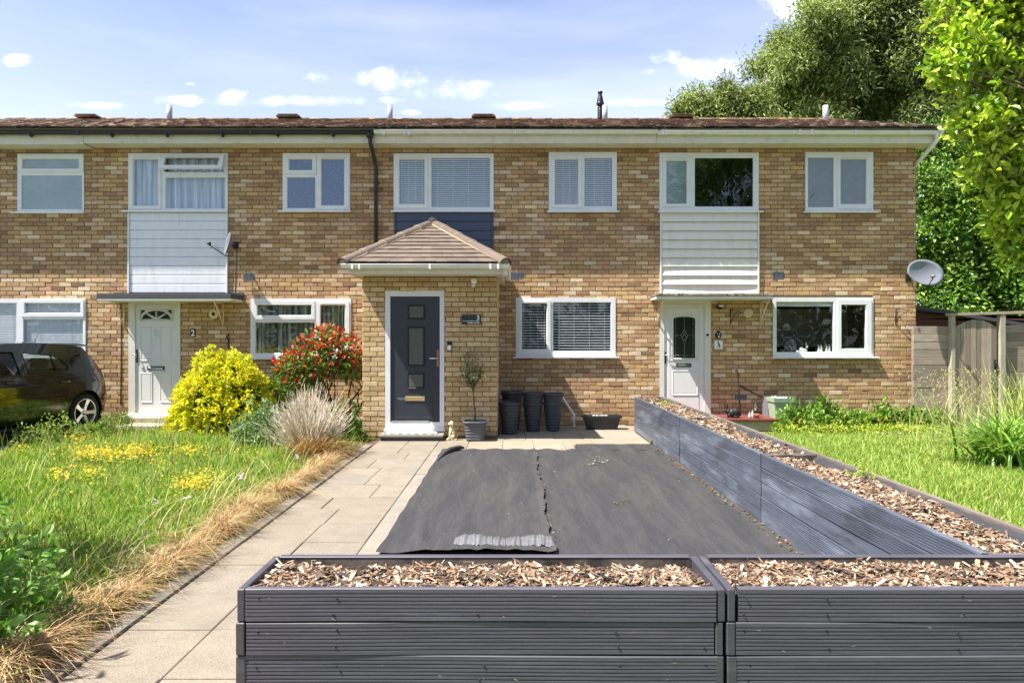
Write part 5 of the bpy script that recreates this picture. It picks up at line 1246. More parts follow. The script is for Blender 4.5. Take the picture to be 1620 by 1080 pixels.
# ------------------------------------------------------------------ pots, trough, statue
def ribbed_pot(name, x, y, hgt, rt, rb, label, group=None, square=False, rings=9, m='plastic_dark', stack=0):
    t = thing(name, (x, y, 0), label, 'plant pot', group); mb = MB(); n = 32; prof = []
    def rad(v): return rb+(rt-rb)*v
    for k in range(rings):
        v0 = k/rings*.9; v1 = (k+1)/rings*.9
        prof += [(rad(v0)-.002, v0*hgt+.003), (rad((v0+v1)/2)+.006, (v0+v1)/2*hgt), (rad(v1)+.004, v1*hgt-.004), (rad(v1)-.004, v1*hgt)]
    prof += [(rad(.9)+.008, .905*hgt), (rt+.012, .93*hgt), (rt+.013, hgt), (rt+.002, hgt), (rt-.004, hgt*.93), (rt-.02, hgt*.75), (.001, hgt*.75)]
    prof = [(.001, 0), (rb-.01, 0)]+prof
    if square:
        vs = []; N_ = 32
        for (r_, h) in prof:
            for k in range(N_):
                th = 2*math.pi*k/N_; c_, s_ = math.cos(th), math.sin(th); p = 5.0; q = (abs(c_)**p+abs(s_)**p)**(-1/p)
                ly = 0
                if square == 'wave': ly = .006*math.sin(3*th+h*9)
                vs.append((x+r_*q*c_, y+r_*q*s_, h+ly*(1 if .02 < h < hgt*.9 else 0)))
        fs = [(i*N_+k, i*N_+(k+1) % N_, (i+1)*N_+(k+1) % N_, (i+1)*N_+k) for i in range(len(prof)-1) for k in range(N_)]
        mb.add(vs, fs, 0, W1, True)
    else: mb.lathe(prof, (x, y, 0), n, smooth=True)
    mb.build('pot', m, t); return t
def pots():
    g = 'tall ribbed black pots beside the porch'
    ribbed_pot('ribbed_pot', PX(810, 11.35), 11.35, .63, .175, .12, 'tall black ribbed pot hidden behind the front one beside the porch', g)
    ribbed_pot('ribbed_pot', PX(806, 10.72), 10.72, .50, .165, .11, 'shorter black ribbed pot in front, touching the porch wall', g)
    ribbed_pot('ribbed_pot', PX(843, 11.05), 11.05, .46, .16, .10, 'lower pot of the middle nested pair of black ribbed pots', g)
    t = ribbed_pot('ribbed_pot', PX(843, 11.05), 11.05, .46, .172, .115, 'upper pot of the middle nested pair of black ribbed pots', g); t.location.z = .17
    ribbed_pot('ribbed_pot', PX(875, 11.1), 11.1, .46, .155, .10, 'lower pot of the right nested pair of black ribbed pots', g)
    t = ribbed_pot('ribbed_pot', PX(875, 11.1), 11.1, .46, .165, .112, 'upper pot of the right nested pair of black ribbed pots', g); t.location.z = .155
    # white waste pipe
    t = thing('waste_pipe', (PX(905, 11.6), 11.6, 0), 'white plastic waste pipe bending down to the paving beside the ribbed pots', 'pipe'); mb = MB()
    mb.tube([(PX(888, 11.85), YW-.0, .53), (PX(889, 11.7), 11.70, .51), (PX(904, 11.55), 11.55, .27), (PX(907.5, 11.5), 11.5, .23), (PX(908, 11.5), 11.5, .0)], .02, 10); mb.tube([(PX(908, 11.5), 11.5, .04), (PX(908, 11.5), 11.5, .0)], .025, 10); mb.build('pipe_run', 'upvc', t)
    # trough
    Y = 11.3; x0, x1 = PX(921, Y), PX(982.5, Y); t = thing('trough', ((x0+x1)/2, Y, 0), 'long black plastic trough on the sunlit slabs under the window', 'trough'); mb = MB()
    zt = .235; w = .11
    def ring(sx, z, s): return [(x0+s, Y-w+s*.6, z), (x1-s, Y-w+s*.6, z), (x1-s, Y+w-s*.6, z), (x0+s, Y+w-s*.6, z)]
    R_ = [ring(0, .0, .075), ring(0, zt-.04, .022), ring(0, zt-.04, .0), ring(0, zt, -.004), ring(0, zt, .022), ring(0, .05, .09)]
    vs = [p for r_ in R_ for p in r_]; mb.add(vs, [(i*4+k, i*4+(k+1) % 4, (i+1)*4+(k+1) % 4, (i+1)*4+k) for i in range(5) for k in range(4)]+[(20, 21, 22, 23)], 0)
    for k in range(16):
        xa = x0+.09+(x1-x0-.18)*k/15; mb.box((xa-.004, Y-w+.02, .02), (xa+.004, Y-w+.05, zt-.045), 0)
    mb.build('body', 'plastic_trough', t)
    mb = MB(); mb.add([(x0+.05, Y-w+.04, zt-.03), (x1-.05, Y-w+.04, zt-.03), (x1-.05, Y+w-.04, zt-.03), (x0+.05, Y+w-.04, zt-.03)], [(0, 1, 2, 3)])
    r = random.Random(2)
    for k in range(26): mb.lathe([(.001, .03), (.03, .02), (.045, 0)], (r.uniform(x0+.07, (x0+x1)/2+.1), Y+r.uniform(-.05, .04), zt-.035), 7, m=1)
    mb.build('soil_and_fleece', ['soil', 'ceramic'], t)
    # olive tree in the square grey pot
    Y = 10.05; x = PX(752, Y); t = ribbed_pot('potted_olive_tree', x, Y, .285, .165, .125, 'small olive tree in a grey square pot against the porch wall', None, 'wave', 6, 'plastic_pot'); t['category'] = 'potted tree'
    mb = MB(); p0 = Vector((x, Y, .2)); top = Vector((x-.04, Y, .80)); mb.tube([p0, (x-.01, Y, .4), (x-.03, Y, .6), top], [.016, .014, .013, .011], 8)
    r = random.Random(8); V = []; tips = []
    for k in range(36):
        a = r.uniform(0, 6.28); s = top.lerp(p0, r.uniform(-.02, .1)); hh = r.uniform(.10, .60); rr = r.uniform(.07, .22)*(1 if hh < .45 else .6)
        e = Vector((s.x+rr*math.cos(a)-.03, s.y+rr*math.sin(a)*.9, s.z+hh)); mid = s.lerp(e, .5)+Vector((rr*.3*math.cos(a), rr*.3*math.sin(a), 0)); mb.tube([s, mid, e], [.005, .003, .0015], 4); tips.append((s, mid, e))
    mb.build('trunk', 'twig_dark', t)
    P_, D_, L_, C_ = [], [], [], []
    for s, m_, e in tips:
        for q in range(26):
            u = r.random(); b = m_.lerp(e, u) if r.random() < .75 else s.lerp(m_, u)
            P_.append(b+Vector((r.uniform(-.015, .015), r.uniform(-.015, .015), 0))); D_.append(Vector((r.uniform(-1, 1), r.uniform(-1, 1), r.uniform(-.6, 1))).normalized()); L_.append(r.uniform(.03, .055)); c = r.choice([srgb(112, 122, 84), srgb(134, 142, 104), srgb(90, 104, 66), srgb(156, 160, 128)]); C_.append(c)
    V, Fq = leaves_oval(np.array(P_), np.array(D_), np.array(L_), .24, 5); np_mesh('crown', V, Fq, 'leaf', t, np.repeat(np.array(C_), 2, 0))
    # dog statue
    Y = 10.08; x = PX(715, Y); t = thing('dog_statue', (x, Y, 0), 'small pale stone statue of a sitting dog between the step and the olive tree pot', 'statue'); mb = MB()
    E = lambda c, a, b, d, rot=None: mb.lathe([(math.sin(math.pi*k/10)+.0001, -math.cos(math.pi*k/10)) for k in range(11)], (0, 0, 0), 14)
    def ell(c, a, b, d, tilt=0):
        s0 = len(mb.v); mb.lathe([(math.sin(math.pi*k/10)+.0001, -math.cos(math.pi*k/10)) for k in range(11)], (0, 0, 0), 14)
        M = Matrix.Translation(Vector(c)) @ Matrix.Rotation(tilt, 4, 'Y') @ Matrix.Diagonal((a, b, d, 1)); xform(mb, M, s0)
    mb.box((x-.075, Y-.06, 0), (x+.075, Y+.06, .018), 0, bev=.004)
    ell((x+.008, Y, .09), .048, .045, .078, R(8)); ell((x-.002, Y-.01, .15), .036, .034, .06, R(-4)); ell((x-.006, Y-.016, .205), .024, .024, .045); ell((x-.006, Y-.02, .245), .034, .032, .033); ell((x-.028, Y-.038, .236), .024, .018, .016, R(10))
    for s_ in (-1, 1): ell((x+.012, Y-.02+s_*.028, .24), .014, .008, .03, R(-10)); mb.tube([(x-.02, Y-.03+s_*.016, .14), (x-.03, Y-.035+s_*.016, .07), (x-.03, Y-.036+s_*.016, .02)], [.016, .012, .014], 8); ell((x-.038, Y-.04+s_*.018, .026), .022, .013, .012); ell((x+.01, Y-.01+s_*.035, .05), .04, .022, .034)
    mb.tube([(x+.045, Y, .03), (x+.075, Y, .05), (x+.08, Y, .09)], [.012, .009, .005], 7); mb.build('body', 'dogstone', t)

def leaves_oval(P_, D_, L_, wr, seed, fold=.25, Nrm=None):
    """two quads per leaf: base, l1, l2, tip | base, tip, r2, r1"""
    rng = np.random.default_rng(seed); n = len(P_)
    if Nrm is None:
        Rv = rng.normal(size=(n, 3)); Rv[:, 2] += 1.2
    else: Rv = Nrm+rng.normal(size=(n, 3))*.35
    S = np.cross(D_, Rv); S /= np.linalg.norm(S, axis=1, keepdims=True)+1e-9; N_ = np.cross(S, D_)
    L1 = L_[:, None]; w = L1*wr; up = N_*w*fold
    b = P_; t = P_+D_*L1-N_*L1*.08
    l1 = P_+D_*L1*.32+S*w*.48+up; l2 = P_+D_*L1*.68+S*w*.42+up; r1 = P_+D_*L1*.32-S*w*.48+up; r2 = P_+D_*L1*.68-S*w*.42+up
    V = np.stack([b, l1, l2, t, r2, r1], 1).reshape(-1, 3); k = (np.arange(n)*6)[:, None, None]
    Fq = (k+np.array([(0, 1, 2, 3), (0, 3, 4, 5)])[None]).reshape(-1, 4); return V, Fq
pots()

def end_house_things():
    Y = 11.3; x0, x1 = PX(1219, Y), PX(1250, Y)
    t = thing('square_planter', ((x0+x1)/2, Y, 0), 'pale green tapered square planter on the lawn edge by the red tiled step', 'planter'); mb = MB(); w = (x1-x0)/2; cx = (x0+x1)/2
    zt = PZ(628.5, Y)
    def ring(r_, z): return [(cx-r_, Y-r_, z), (cx+r_, Y-r_, z), (cx+r_, Y+r_, z), (cx-r_, Y+r_, z)]
    Rr = [ring(w*.72, 0), ring(w*.93, zt-.075), ring(w*1.02, zt-.07), ring(w*1.06, zt-.0), ring(w*.95, zt), ring(w*.9, zt-.06)]
    mb.add([p for q in Rr for p in q], [(i*4+k, i*4+(k+1) % 4, (i+1)*4+(k+1) % 4, (i+1)*4+k) for i in range(5) for k in range(4)]+[(20, 21, 22, 23)]); mb.build('planter_body', 'pot_green', t)
    mb = MB(); r = random.Random(6)
    for k in range(22): mb.lathe([(.001, -.012), (.014, -.006), (.014, .006), (.001, .012)], (cx+r.uniform(-.8, .8)*w, Y+r.uniform(-.8, .8)*w, zt-.01+r.uniform(-.02, .02)), 7)
    mb.build('pebbles', 'ceramic', t)
    # grey slim box behind it
    x0 = PX(1211, 11.55); t = thing('slate_slab', (x0, 11.6, 0), 'dark grey upright slab behind the pale green planter', 'slab'); mb = MB(); mb.box((x0, 11.45, .0), (x0+.14, 11.7, .50), 0, bev=.012); mb.build('slab_body', 'galv2', t)
    # hooked post and leaning rail
    t = thing('hooked_post', (PX(1168, 11.6), 11.6, .195), 'thin dark post with a hooked top standing on the red tiled step', 'post'); mb = MB()
    mb.tube([(PX(1163.5, 11.6), 11.6, PZ(587.5, 11.6)), (PX(1165, 11.6), 11.6, PZ(585, 11.6)), (PX(1167, 11.6), 11.6, PZ(588, 11.6)), (PX(1168, 11.6), 11.6, PZ(600, 11.6)), (PX(1170, 11.6), 11.6, PZ(630, 11.6)), (PX(1171.5, 11.6), 11.6, .196)], [.022, .016, .012, .010, .011, .011], 8); mb.build('post_rod', 'blackiron', t)
    t = thing('leaning_tool', (PX(1190, 11.7), 11.7, .3), 'green handled garden tool leaning from the wall to the slate slab', 'garden tool'); mb = MB()
    mb.tube([(PX(1171, 11.8), 11.82, PZ(610, 11.8)), (PX(1180, 11.75), 11.78, PZ(615, 11.75)), (PX(1209, 11.65), 11.62, PZ(630, 11.65))], [.018, .013, .012], 8); mb.build('shaft', 'darkmetal', t)
    # black rabbit
    Y = 11.25; x = PX(1158, Y); z = .195; t = thing('rabbit_figure', (x, Y, z), 'black rabbit figure with upright ears on the red tiled step', 'figure'); mb = MB()
    def ell(c, a, b, d, tilt=0):
        s0 = len(mb.v); mb.lathe([(math.sin(math.pi*k/10)+.0001, -math.cos(math.pi*k/10)) for k in range(11)], (0, 0, 0), 14); xform(mb, Matrix.Translation(Vector(c)) @ Matrix.Rotation(tilt, 4, 'Y') @ Matrix.Diagonal((a, b, d, 1)), s0)
    ell((x+.02, Y, z+.08), .095, .06, .075, R(-8)); ell((x+.06, Y, z+.085), .06, .062, .078); ell((x-.06, Y, z+.10), .042, .036, .045); ell((x-.098, Y, z+.115), .034, .028, .03, R(20)); ell((x+.125, Y, z+.05), .024, .024, .026)
    for s_ in (-1, 1): ell((x-.092+s_*.02, Y+s_*.012, z+.185), .011, .007, .055, R(-14+s_*6)); mb.tube([(x-.05, Y+s_*.022, z+.07), (x-.06, Y+s_*.022, z+.006)], [.02, .014], 8); ell((x+.06, Y+s_*.045, z+.022), .05, .018, .022)
    mb.build('body', 'blackiron', t)
    # lantern on a stake in a terracotta pot, glass jars
    x = PX(1196, Y); t = thing('terracotta_pot', (PX(1197, 11.15), 11.15, z), 'small terracotta pot at the front of the red tiled step', 'plant pot'); mb = MB(); mb.lathe([(.001, 0), (.028, 0), (.04, .05), (.046, .05), (.047, .07), (.04, .07), (.036, .05), (.001, .05)], (PX(1197, 11.15), 11.15, z), 16); mb.build('pot', 'terracotta', t)
    t = thing('lantern', (x, Y, z), 'tiny black lamp post lantern behind the terracotta pot', 'lantern'); mb = MB(); zl = PZ(645, Y); mb.tube([(x-.008, Y, z), (x-.002, Y, zl-.055)], .008, 6); mb.lathe([(.012, -.06), (.03, -.05), (.03, -.045)], (x, Y, zl), 6); mb.lathe([(.05, .03), (.022, .055), (.012, .075), (.004, .10)], (x, Y, zl), 6)
    for k in range(6): a = k*math.pi/3; mb.tube([(x+.022*math.cos(a), Y+.022*math.sin(a), zl-.048), (x+.04*math.cos(a), Y+.04*math.sin(a), zl+.032)], .004, 4)
    mb.build('lantern_frame', 'blackiron', t); mb = MB(); mb.lathe([(.019, -.045), (.036, .03)], (x, Y, zl), 6); mb.build('lantern_glass', 'ceramic', t)
    for px_, hh, lb in ((1186, .10, 'left of two small glass jars on the red tiled step'), (1190.5, .13, 'right of two small glass jars on the red tiled step')):
        t = thing('glass_jar', (PX(px_, 11.2), 11.2, z), lb, 'jar', 'glass jars on the step'); mb = MB(); mb.lathe([(.001, 0), (.022, 0), (.026, .02), (.02, hh*.6), (.012, hh*.75), (.014, hh)], (PX(px_, 11.2), 11.2, z), 12); mb.build('jar_body', 'galv', t)
end_house_things()

# ------------------------------------------------------------------ fence, gate, shed
def fence():
    rng = random.Random(14); Y = 11.62; gcol = [srgb(140, 126, 112), srgb(130, 116, 103), srgb(150, 136, 122), srgb(119, 107, 96)]
    x0, x1 = PX(1444.5, Y), PX(1508, Y); zt = PZ(516, Y); t = thing('fence_panel', ((x0+x1)/2, Y, 0), 'weathered horizontal board fence panel between the house corner and the gate', 'fence'); mb = MB(); n = 13; h = zt/n
    for k in range(n):
        kk = rng.uniform(.95, 1.3); c = tuple(q*kk for q in rng.choice(gcol)); a = rng.uniform(-.004, .004); mb.box((x0+rng.uniform(0, .008), Y+a, k*h+.003), (x1-.002, Y+.02+a, (k+1)*h-.002), 0, c, bev=.003)
    mb.box((x0+.01, Y+.022, .02), (x0+.08, Y+.07, zt-.02), 0, gcol[1]); mb.build('boards', 'fencewood', t)
    Y2 = 11.55
    xa, xb = PX(1508.5, Y2), PX(1580, Y2); t = thing('garden_gate', ((xa+xb)/2, Y2, 0), 'weathered grey arched garden gate of vertical boards', 'gate')
    mb = MB(); n = 8; za = PZ(519, Y2); zc = PZ(505.5, Y2); cx = (xa+xb)/2; hw = (xb-xa)/2-.03
    for k in range(n):
        u0, u1 = xa+.03+(xb-xa-.06)*k/n, xa+.03+(xb-xa-.06)*(k+1)/n
        f = lambda u: za+(zc-za)*math.cos((u-cx)/hw*math.pi/2*.92)
        kk = rng.uniform(1.0, 1.35); c = tuple(q*kk for q in rng.choice(gcol)); a = rng.uniform(-.003, .003)
        N_ = 4; poly = [(u0+.003, .04), (u1-.003, .04)]+[(u1-.003-(u1-u0-.006)*i/N_, f(u1-.003-(u1-u0-.006)*i/N_)) for i in range(N_+1)]
        mb.prism(poly, Y2+a, Y2+.02+a, 0, c)
    mb.build('boards', 'gatewood', t)
    mb = MB()
    for z in (.35, 1.05, 1.6): mb.box((xa+.04, Y2+.026, z), (xb-.04, Y2+.06, z+.09), 0, gcol[1])
    mb.build('ledge', 'fencewood', t)
    mb = MB(); mb.tube([(xb-.06, Y2-.02, 1.0), (xb-.06, Y2-.03, 1.12)], .01, 6); mb.box((xb-.08, Y2-.008, .98), (xb-.04, Y2-.0045, 1.14)); mb.build('handle', 'blackiron', t)
    t = thing('gate_post_frame', (cx, Y2, 0), 'pale timber posts and header rail standing round the arched gate', 'gate frame')
    for px0, px1, ty in ((1503.5, 1509.5, 497), (1580.5, 1589, 498)):
        mb = MB(); mb.box((PX(px0, Y2), Y2-.035, 0), (PX(px1, Y2), Y2+.06, PZ(ty, Y2)), 0, srgb(164, 154, 138), bev=.006); mb.build('post', 'gatewood', t)
    mb = MB(); mb.add([(PX(1500, Y2), Y2-.045, PZ(499.5, Y2)), (PX(1622, Y2), Y2-.045, PZ(496, Y2)), (PX(1622, Y2), Y2-.045, PZ(491.5, Y2)), (PX(1500, Y2), Y2-.045, PZ(495.5, Y2)), (PX(1500, Y2), Y2+.07, PZ(499.5, Y2)), (PX(1622, Y2), Y2+.07, PZ(496, Y2)), (PX(1622, Y2), Y2+.07, PZ(491.5, Y2)), (PX(1500, Y2), Y2+.07, PZ(495.5, Y2))],
           [(0, 1, 2, 3), (5, 4, 7, 6), (3, 2, 6, 7), (0, 4, 5, 1), (1, 5, 6, 2), (0, 3, 7, 4)], 0, srgb(160, 146, 120)); mb.build('header_rail', 'fencewood', t)
    xa, xb = PX(1590, Y), PX(1590, Y)+1.8; zt = PZ(514, Y); t = thing('fence_panel', ((xa+xb)/2, Y, 0), 'darker horizontal board fence panel right of the gate, leaving the photo', 'fence'); mb = MB(); h = zt/n
    n = 13; h = zt/n
    for k in range(n): kk = rng.uniform(.75, 1.0); c = tuple(q*kk for q in rng.choice(gcol)); a = rng.uniform(-.004, .004); mb.box((xa, Y+a, k*h+.003), (xb, Y+.02+a, (k+1)*h-.002), 0, c, bev=.003)
    mb.build('boards', 'fencewood', t)
    # shed
    Ys = 14.0; t = thing('garden_shed', (9.6, Ys, 0), 'reddish brown shed with a dark sloping roof behind the fence', 'shed'); mb = MB()
    xa = PX(1449, Ys); xb = xa+3.6; z0_, z1_ = PZ(490, Ys), PZ(515, Ys)
    k = 0; z = 0
    while z < z0_-.1: zz = min(z+.12, z0_); mb.prism([(xa, z), (xb, z), (xb, min(zz, z1_+.0)), (xa, zz)], Ys-.004*(k % 2), Ys+.02); z += .12; k += 1; 
    mb.box((xa, Ys+.021, 0), (xa+.05, Ys+2, z1_)); mb.build('wall', 'shedwood', t)
    mb = MB(); mb.add([(xa-.1, Ys-.12, z0_+.02), (xb, Ys-.12, z1_-.25), (xb, Ys+2.2, z1_-.25), (xa-.1, Ys+2.2, z0_+.02), (xa-.1, Ys-.12, z0_+.09), (xb, Ys-.12, z1_-.18), (xb, Ys+2.2, z1_-.18), (xa-.1, Ys+2.2, z0_+.09)],
                  [(0, 1, 5, 4), (4, 5, 6, 7), (0, 3, 2, 1), (0, 4, 7, 3), (1, 2, 6, 5), (2, 3, 7, 6)]); mb.build('roof', 'felt', t)
fence()

# ------------------------------------------------------------------ parked car
def car():
    rot = Vector((-.156, -.988, 0)).normalized(); v = Vector((-rot.y, rot.x, 0))
    W = Vector((-6.85, 10.95, 0)); O = W-rot*.60-v*.82; O.z = .0
    t = thing('parked_car', O, 'black five door hatchback parked on the drive at the left edge', 'car', rz=math.atan2(rot.y, rot.x)); ORG[t.name] = Vector((0, 0, 0))
    def wd(s, h):
        pts = [(.15, .74), (.25, .79), (.45, .835), (.62, .85), (.80, .845), (.93, .815), (1.0, .785), (1.2, .70), (1.34, .625), (1.42, .58), (1.5, .5)]
        h_ = min(max(h, .15), 1.5)
        for (a, wa), (b, wb) in zip(pts[:-1], pts[1:]):
            if a <= h_ <= b: w = wa+(wb-wa)*(h_-a)/(b-a); break
        if s < .55: w *= 1-.16*((.55-s)/.55)**2
        if s > 3.3: w *= 1-.22*((s-3.3)/.7)**2
        # flared arches
        for c in (.60, 3.1): w += .018*math.exp(-((math.hypot(s-c, h-.31)-.36)/.05)**2)
        return w
    top = [(.06, .30), (.0, .42), (.0, .60), (.04, .68), (.10, .80), (.16, .96), (.22, 1.06), (.36, 1.26), (.44, 1.36), (.56, 1.385), (.9, 1.415), (1.35, 1.43), (1.8, 1.42), (2.15, 1.38), (2.45, 1.25), (2.75, 1.09), (3.02, .96), (3.3, .90), (3.65, .80), (3.86, .68), (3.95, .52), (3.95, .36), (3.88, .22)]
    def arch(c, r=.365, n=12): return [(c+r*math.cos(R(180-180*k/n)), .31+r*math.sin(R(180-180*k/n))) for k in range(n+1)]
    bot = [(.15, .24)]+[(c, max(h, .21)) for c, h in arch(.60)]+[(1.1, .20), (2.6, .20)]+[(c, max(h, .21)) for c, h in arch(3.1)]+[(3.7, .2)]
    outline = top[:1]+bot+top[:0:-1]
    wins = [[(1.62, .975), (1.62, 1.285), (1.13, 1.24), (.97, 1.18), (.87, 1.07), (.90, 1.005)],
            [(1.76, .965), (2.72, .955), (2.62, 1.03), (2.2, 1.25), (1.95, 1.30), (1.76, 1.295)]]
    def panel(loops, offset, name, m, parent, hstep=.07, side=1, sub=True):
        polys = [[Vector((a, b, 0)) for a, b in L_] for L_ in loops]; tris = tessellate_polygon(polys); flat = [p for L_ in polys for p in L_]
        bm = bmesh.new(); vs = [bm.verts.new(p) for p in flat]
        for tr in tris:
            try: bm.faces.new([vs[i] for i in tr])
            except ValueError: pass
        if sub:
            for k in range(1, 22):
                bmesh.ops.bisect_plane(bm, geom=list(bm.verts)+list(bm.edges)+list(bm.faces), plane_co=(0, k*hstep, 0), plane_no=(0, 1, 0))
            for k in range(0, 41): bmesh.ops.bisect_plane(bm, geom=list(bm.verts)+list(bm.edges)+list(bm.faces), plane_co=(k*.1+.003, 0, 0), plane_no=(1, 0, 0))
        for q in bm.verts: s_, h = q.co.x, q.co.y; q.co = Vector((s_, side*(wd(s_, h)+offset), h))
        bmesh.ops.recalc_face_normals(bm, faces=bm.faces)
        mb = MB(); mb.bm(bm, 0, W1, True); return mb
    body = MB()
    for sd in (1, -1):
        p = panel([outline]+wins, 0, '', '', None, side=sd); body.add(p.v, p.f, 0, W1, True)
    # skin across the car
    n = 10
    def cross(p, cr=.03):
        s_, h = p; w = wd(s_, h); out = []
        bul = .10 if (s_ < .5 or s_ > 3.3) else 0
        for k in range(n+1):
            u = -1+2*k/n; out.append((s_+(u*u-1)*bul*(1 if s_ < 1 else -1)+ (bul*.0), u*w, h+cr*(1-u*u)*(1 if h > .9 else 0)))
        return out
    def skin(seq, mbx, m=0):
        vs = [q for p in seq for q in cross(p)]; mbx.add(vs, [(i*(n+1)+k, i*(n+1)+k+1, (i+1)*(n+1)+k+1, (i+1)*(n+1)+k) for i in range(len(seq)-1) for k in range(n)], m, W1, True)
    skin(top[:6], body); skin(top[8:14], body); skin(top[16:], body)
    bo = body.build('body', 'carpaint', t, local=True)
    g = MB(); skin([top[5], top[6], top[7], top[8]], g); g.build('rear_window', 'carglass', t, local=True)
    g = MB(); skin([top[13], top[14], top[15], top[16]], g); g.build('windscreen', 'carglass', t, local=True)
    for sd in (1, -1):
        for k, wv in enumerate(wins):
            q = panel([wv], -.012, '', '', None, side=sd); q.build('side_window', 'carglass', t, local=True)
    tr = MB()
    for sd in (1, -1):
        for wv in wins: tr.tube([(a, sd*(wd(a, b)+.001), b) for a, b in wv+wv[:2]], .011, 6, caps=False)
        tr.tube([(1.12, sd*(wd(1.12, h)-.004), h) for h in (1.0, 1.1, 1.24)], .014, 6)
    tr.build('window_trim', 'carblack', t, local=True)
    ln = MB()
    for sd in (1, -1):
        for pts in ([(1.69, h) for h in (.25, .5, .7, .9, .97, 1.1, 1.3)], [(.93, 1.0), (1.0, .88), (1.02, .75), (.98, .66)], [(2.75, h) for h in (.25, .5, .8, .95)]):
            ln.tube([(a, sd*(wd(a, b)+.0005), b) for a, b in pts], .0035, 4, caps=False)
    ln.build('door_gaps', 'carblack', t, local=True)
    for sd in (1, -1):
        for s_, h in ((1.02, .83), (1.95, .86)):
            q = MB(); w = wd(s_, h); q.tube([(s_-.09, sd*(w+.006), h), (s_-.05, sd*(w+.032), h+.004), (s_+.05, sd*(w+.032), h+.004), (s_+.09, sd*(w+.006), h)], .014, 8); q.build('door_handle', 'carpaint', t, local=True)
        q = MB(); vs = []
        for (a, b) in ((.10, .80), (.16, 1.0), (.30, 1.04), (.40, .95), (.32, .82), (.16, .74)): vs.append((a-.003, sd*(wd(a, b)+.007), b))
        q.add(vs, [list(range(6))]); q.build('tail_light', 'taillight', t, local=True)
        q = MB(); q.tube([(2.5, sd*.85, .99), (2.52, sd*.95, 1.02)], .03, 8); q.lathe([(.001, -.03), (.07, -.02), (.085, .03), (.001, .07)], (2.53, sd*.98, 1.03), 12, axis='x'); q.build('door_mirror', 'carpaint', t, local=True)
        q = MB(); q.tube([(2.4-.0+0, sd*.82, .2), (1.1, sd*.82, .2)], .03, 8); q.build('sill_trim', 'carblack', t, local=True)
        for c in (.60, 3.1):
            wl = MB(); y0 = sd*.80
            wl.lathe([(.20, -.09), (.27, -.095), (.305, -.07), (.31, 0), (.305, .035), (.27, .045), (.225, .04)], (0, 0, 0), 40, axis='y')
            wl.v = [(a+c, sd*b+y0-sd*.02, h+.31) for a, b, h in wl.v]; w = wl.build('wheel', 'tyre', t, local=True)
            rm = MB(); rm.lathe([(.226, .03), (.215, .036), (.205, .02), (.2, -.08)], (0, 0, 0), 40, axis='y'); rm.lathe([(.001, .02), (.035, .02), (.045, .0)], (0, 0, 0), 16, axis='y')
            for k in range(5):
                a = R(90+72*k+18)
                for da in (0,):
                    ca, sa = math.cos(a), math.sin(a); pts = []
                    for (r_, hw, dp) in ((.03, .028, .005), (.12, .024, .012), (.21, .036, .028)):
                        for s_ in (-1, 1): pts.append((r_*ca-s_*hw*sa, dp, r_*sa+s_*hw*ca))
                    back = [(x_, y_-.03, z_) for x_, y_, z_ in pts]; rm.add(pts+back, [(0, 1, 3, 2), (2, 3, 5, 4), (6, 8, 9, 7), (8, 10, 11, 9), (0, 2, 8, 6), (2, 4, 10, 8), (1, 7, 9, 3), (3, 9, 11, 5)])
            rm.v = [(a+c, sd*b+y0-sd*.0, h+.31) for a, b, h in rm.v]; rim = rm.build('rim', 'alloy', w, local=True)
            dk = MB(); dk.lathe([(.001, -.05), (.15, -.05), (.2, -.06)], (0, 0, 0), 24, axis='y'); dk.v = [(a+c, sd*b+y0, h+.31) for a, b, h in dk.v]; dk.build('brake_disc', 'darkmetal', w, local=True)
            ar = MB(); ar.lathe([(.385, -.30), (.385, .01)], (0, 0, 0), 30, axis='y'); ar.v = [(a+c, sd*b+y0, h+.31) for a, b, h in ar.v if 1]; ar.build('wheel_arch', 'carblack', t, local=True)
    it = MB(); it.box((.3, -.72, .22), (3.6, .72, .30)); it.box((.35, -.70, .301), (.8, .70, .9))
    for y in (-.38, .38):
        for s_ in (1.05, 1.95):
            it.box((s_, y-.22, .302), (s_+.5, y+.22, .55), 1, bev=.04); it.box((s_-.08, y-.22, .56), (s_+.06, y+.22, 1.02), 1, bev=.04); it.box((s_-.08, y-.12, 1.04), (s_+.02, y+.12, 1.19), 1, bev=.035)
    it.box((2.75, -.7, .5), (3.0, .7, .9)); it.build('interior', ['carblack', 'carseat'], t, local=True)
    q = MB(); q.tube([(.72, 0, 1.42), (.62, 0, 1.6)], [.006, .002], 5); q.lathe([(.02, 0), (.001, .02)], (.72, 0, 1.41), 8); q.build('aerial', 'carblack', t, local=True)
    q = MB(); q.add([(.30, -.58, 1.395), (.30, .58, 1.395), (.5, .6, 1.415), (.5, -.6, 1.415), (.30, -.58, 1.37), (.30, .58, 1.37), (.5, .6, 1.38), (.5, -.6, 1.38)], [(0, 1, 2, 3), (4, 7, 6, 5), (0, 4, 5, 1), (1, 5, 6, 2), (3, 2, 6, 7), (0, 3, 7, 4)]); q.build('spoiler', 'carpaint', t, local=True)
car()

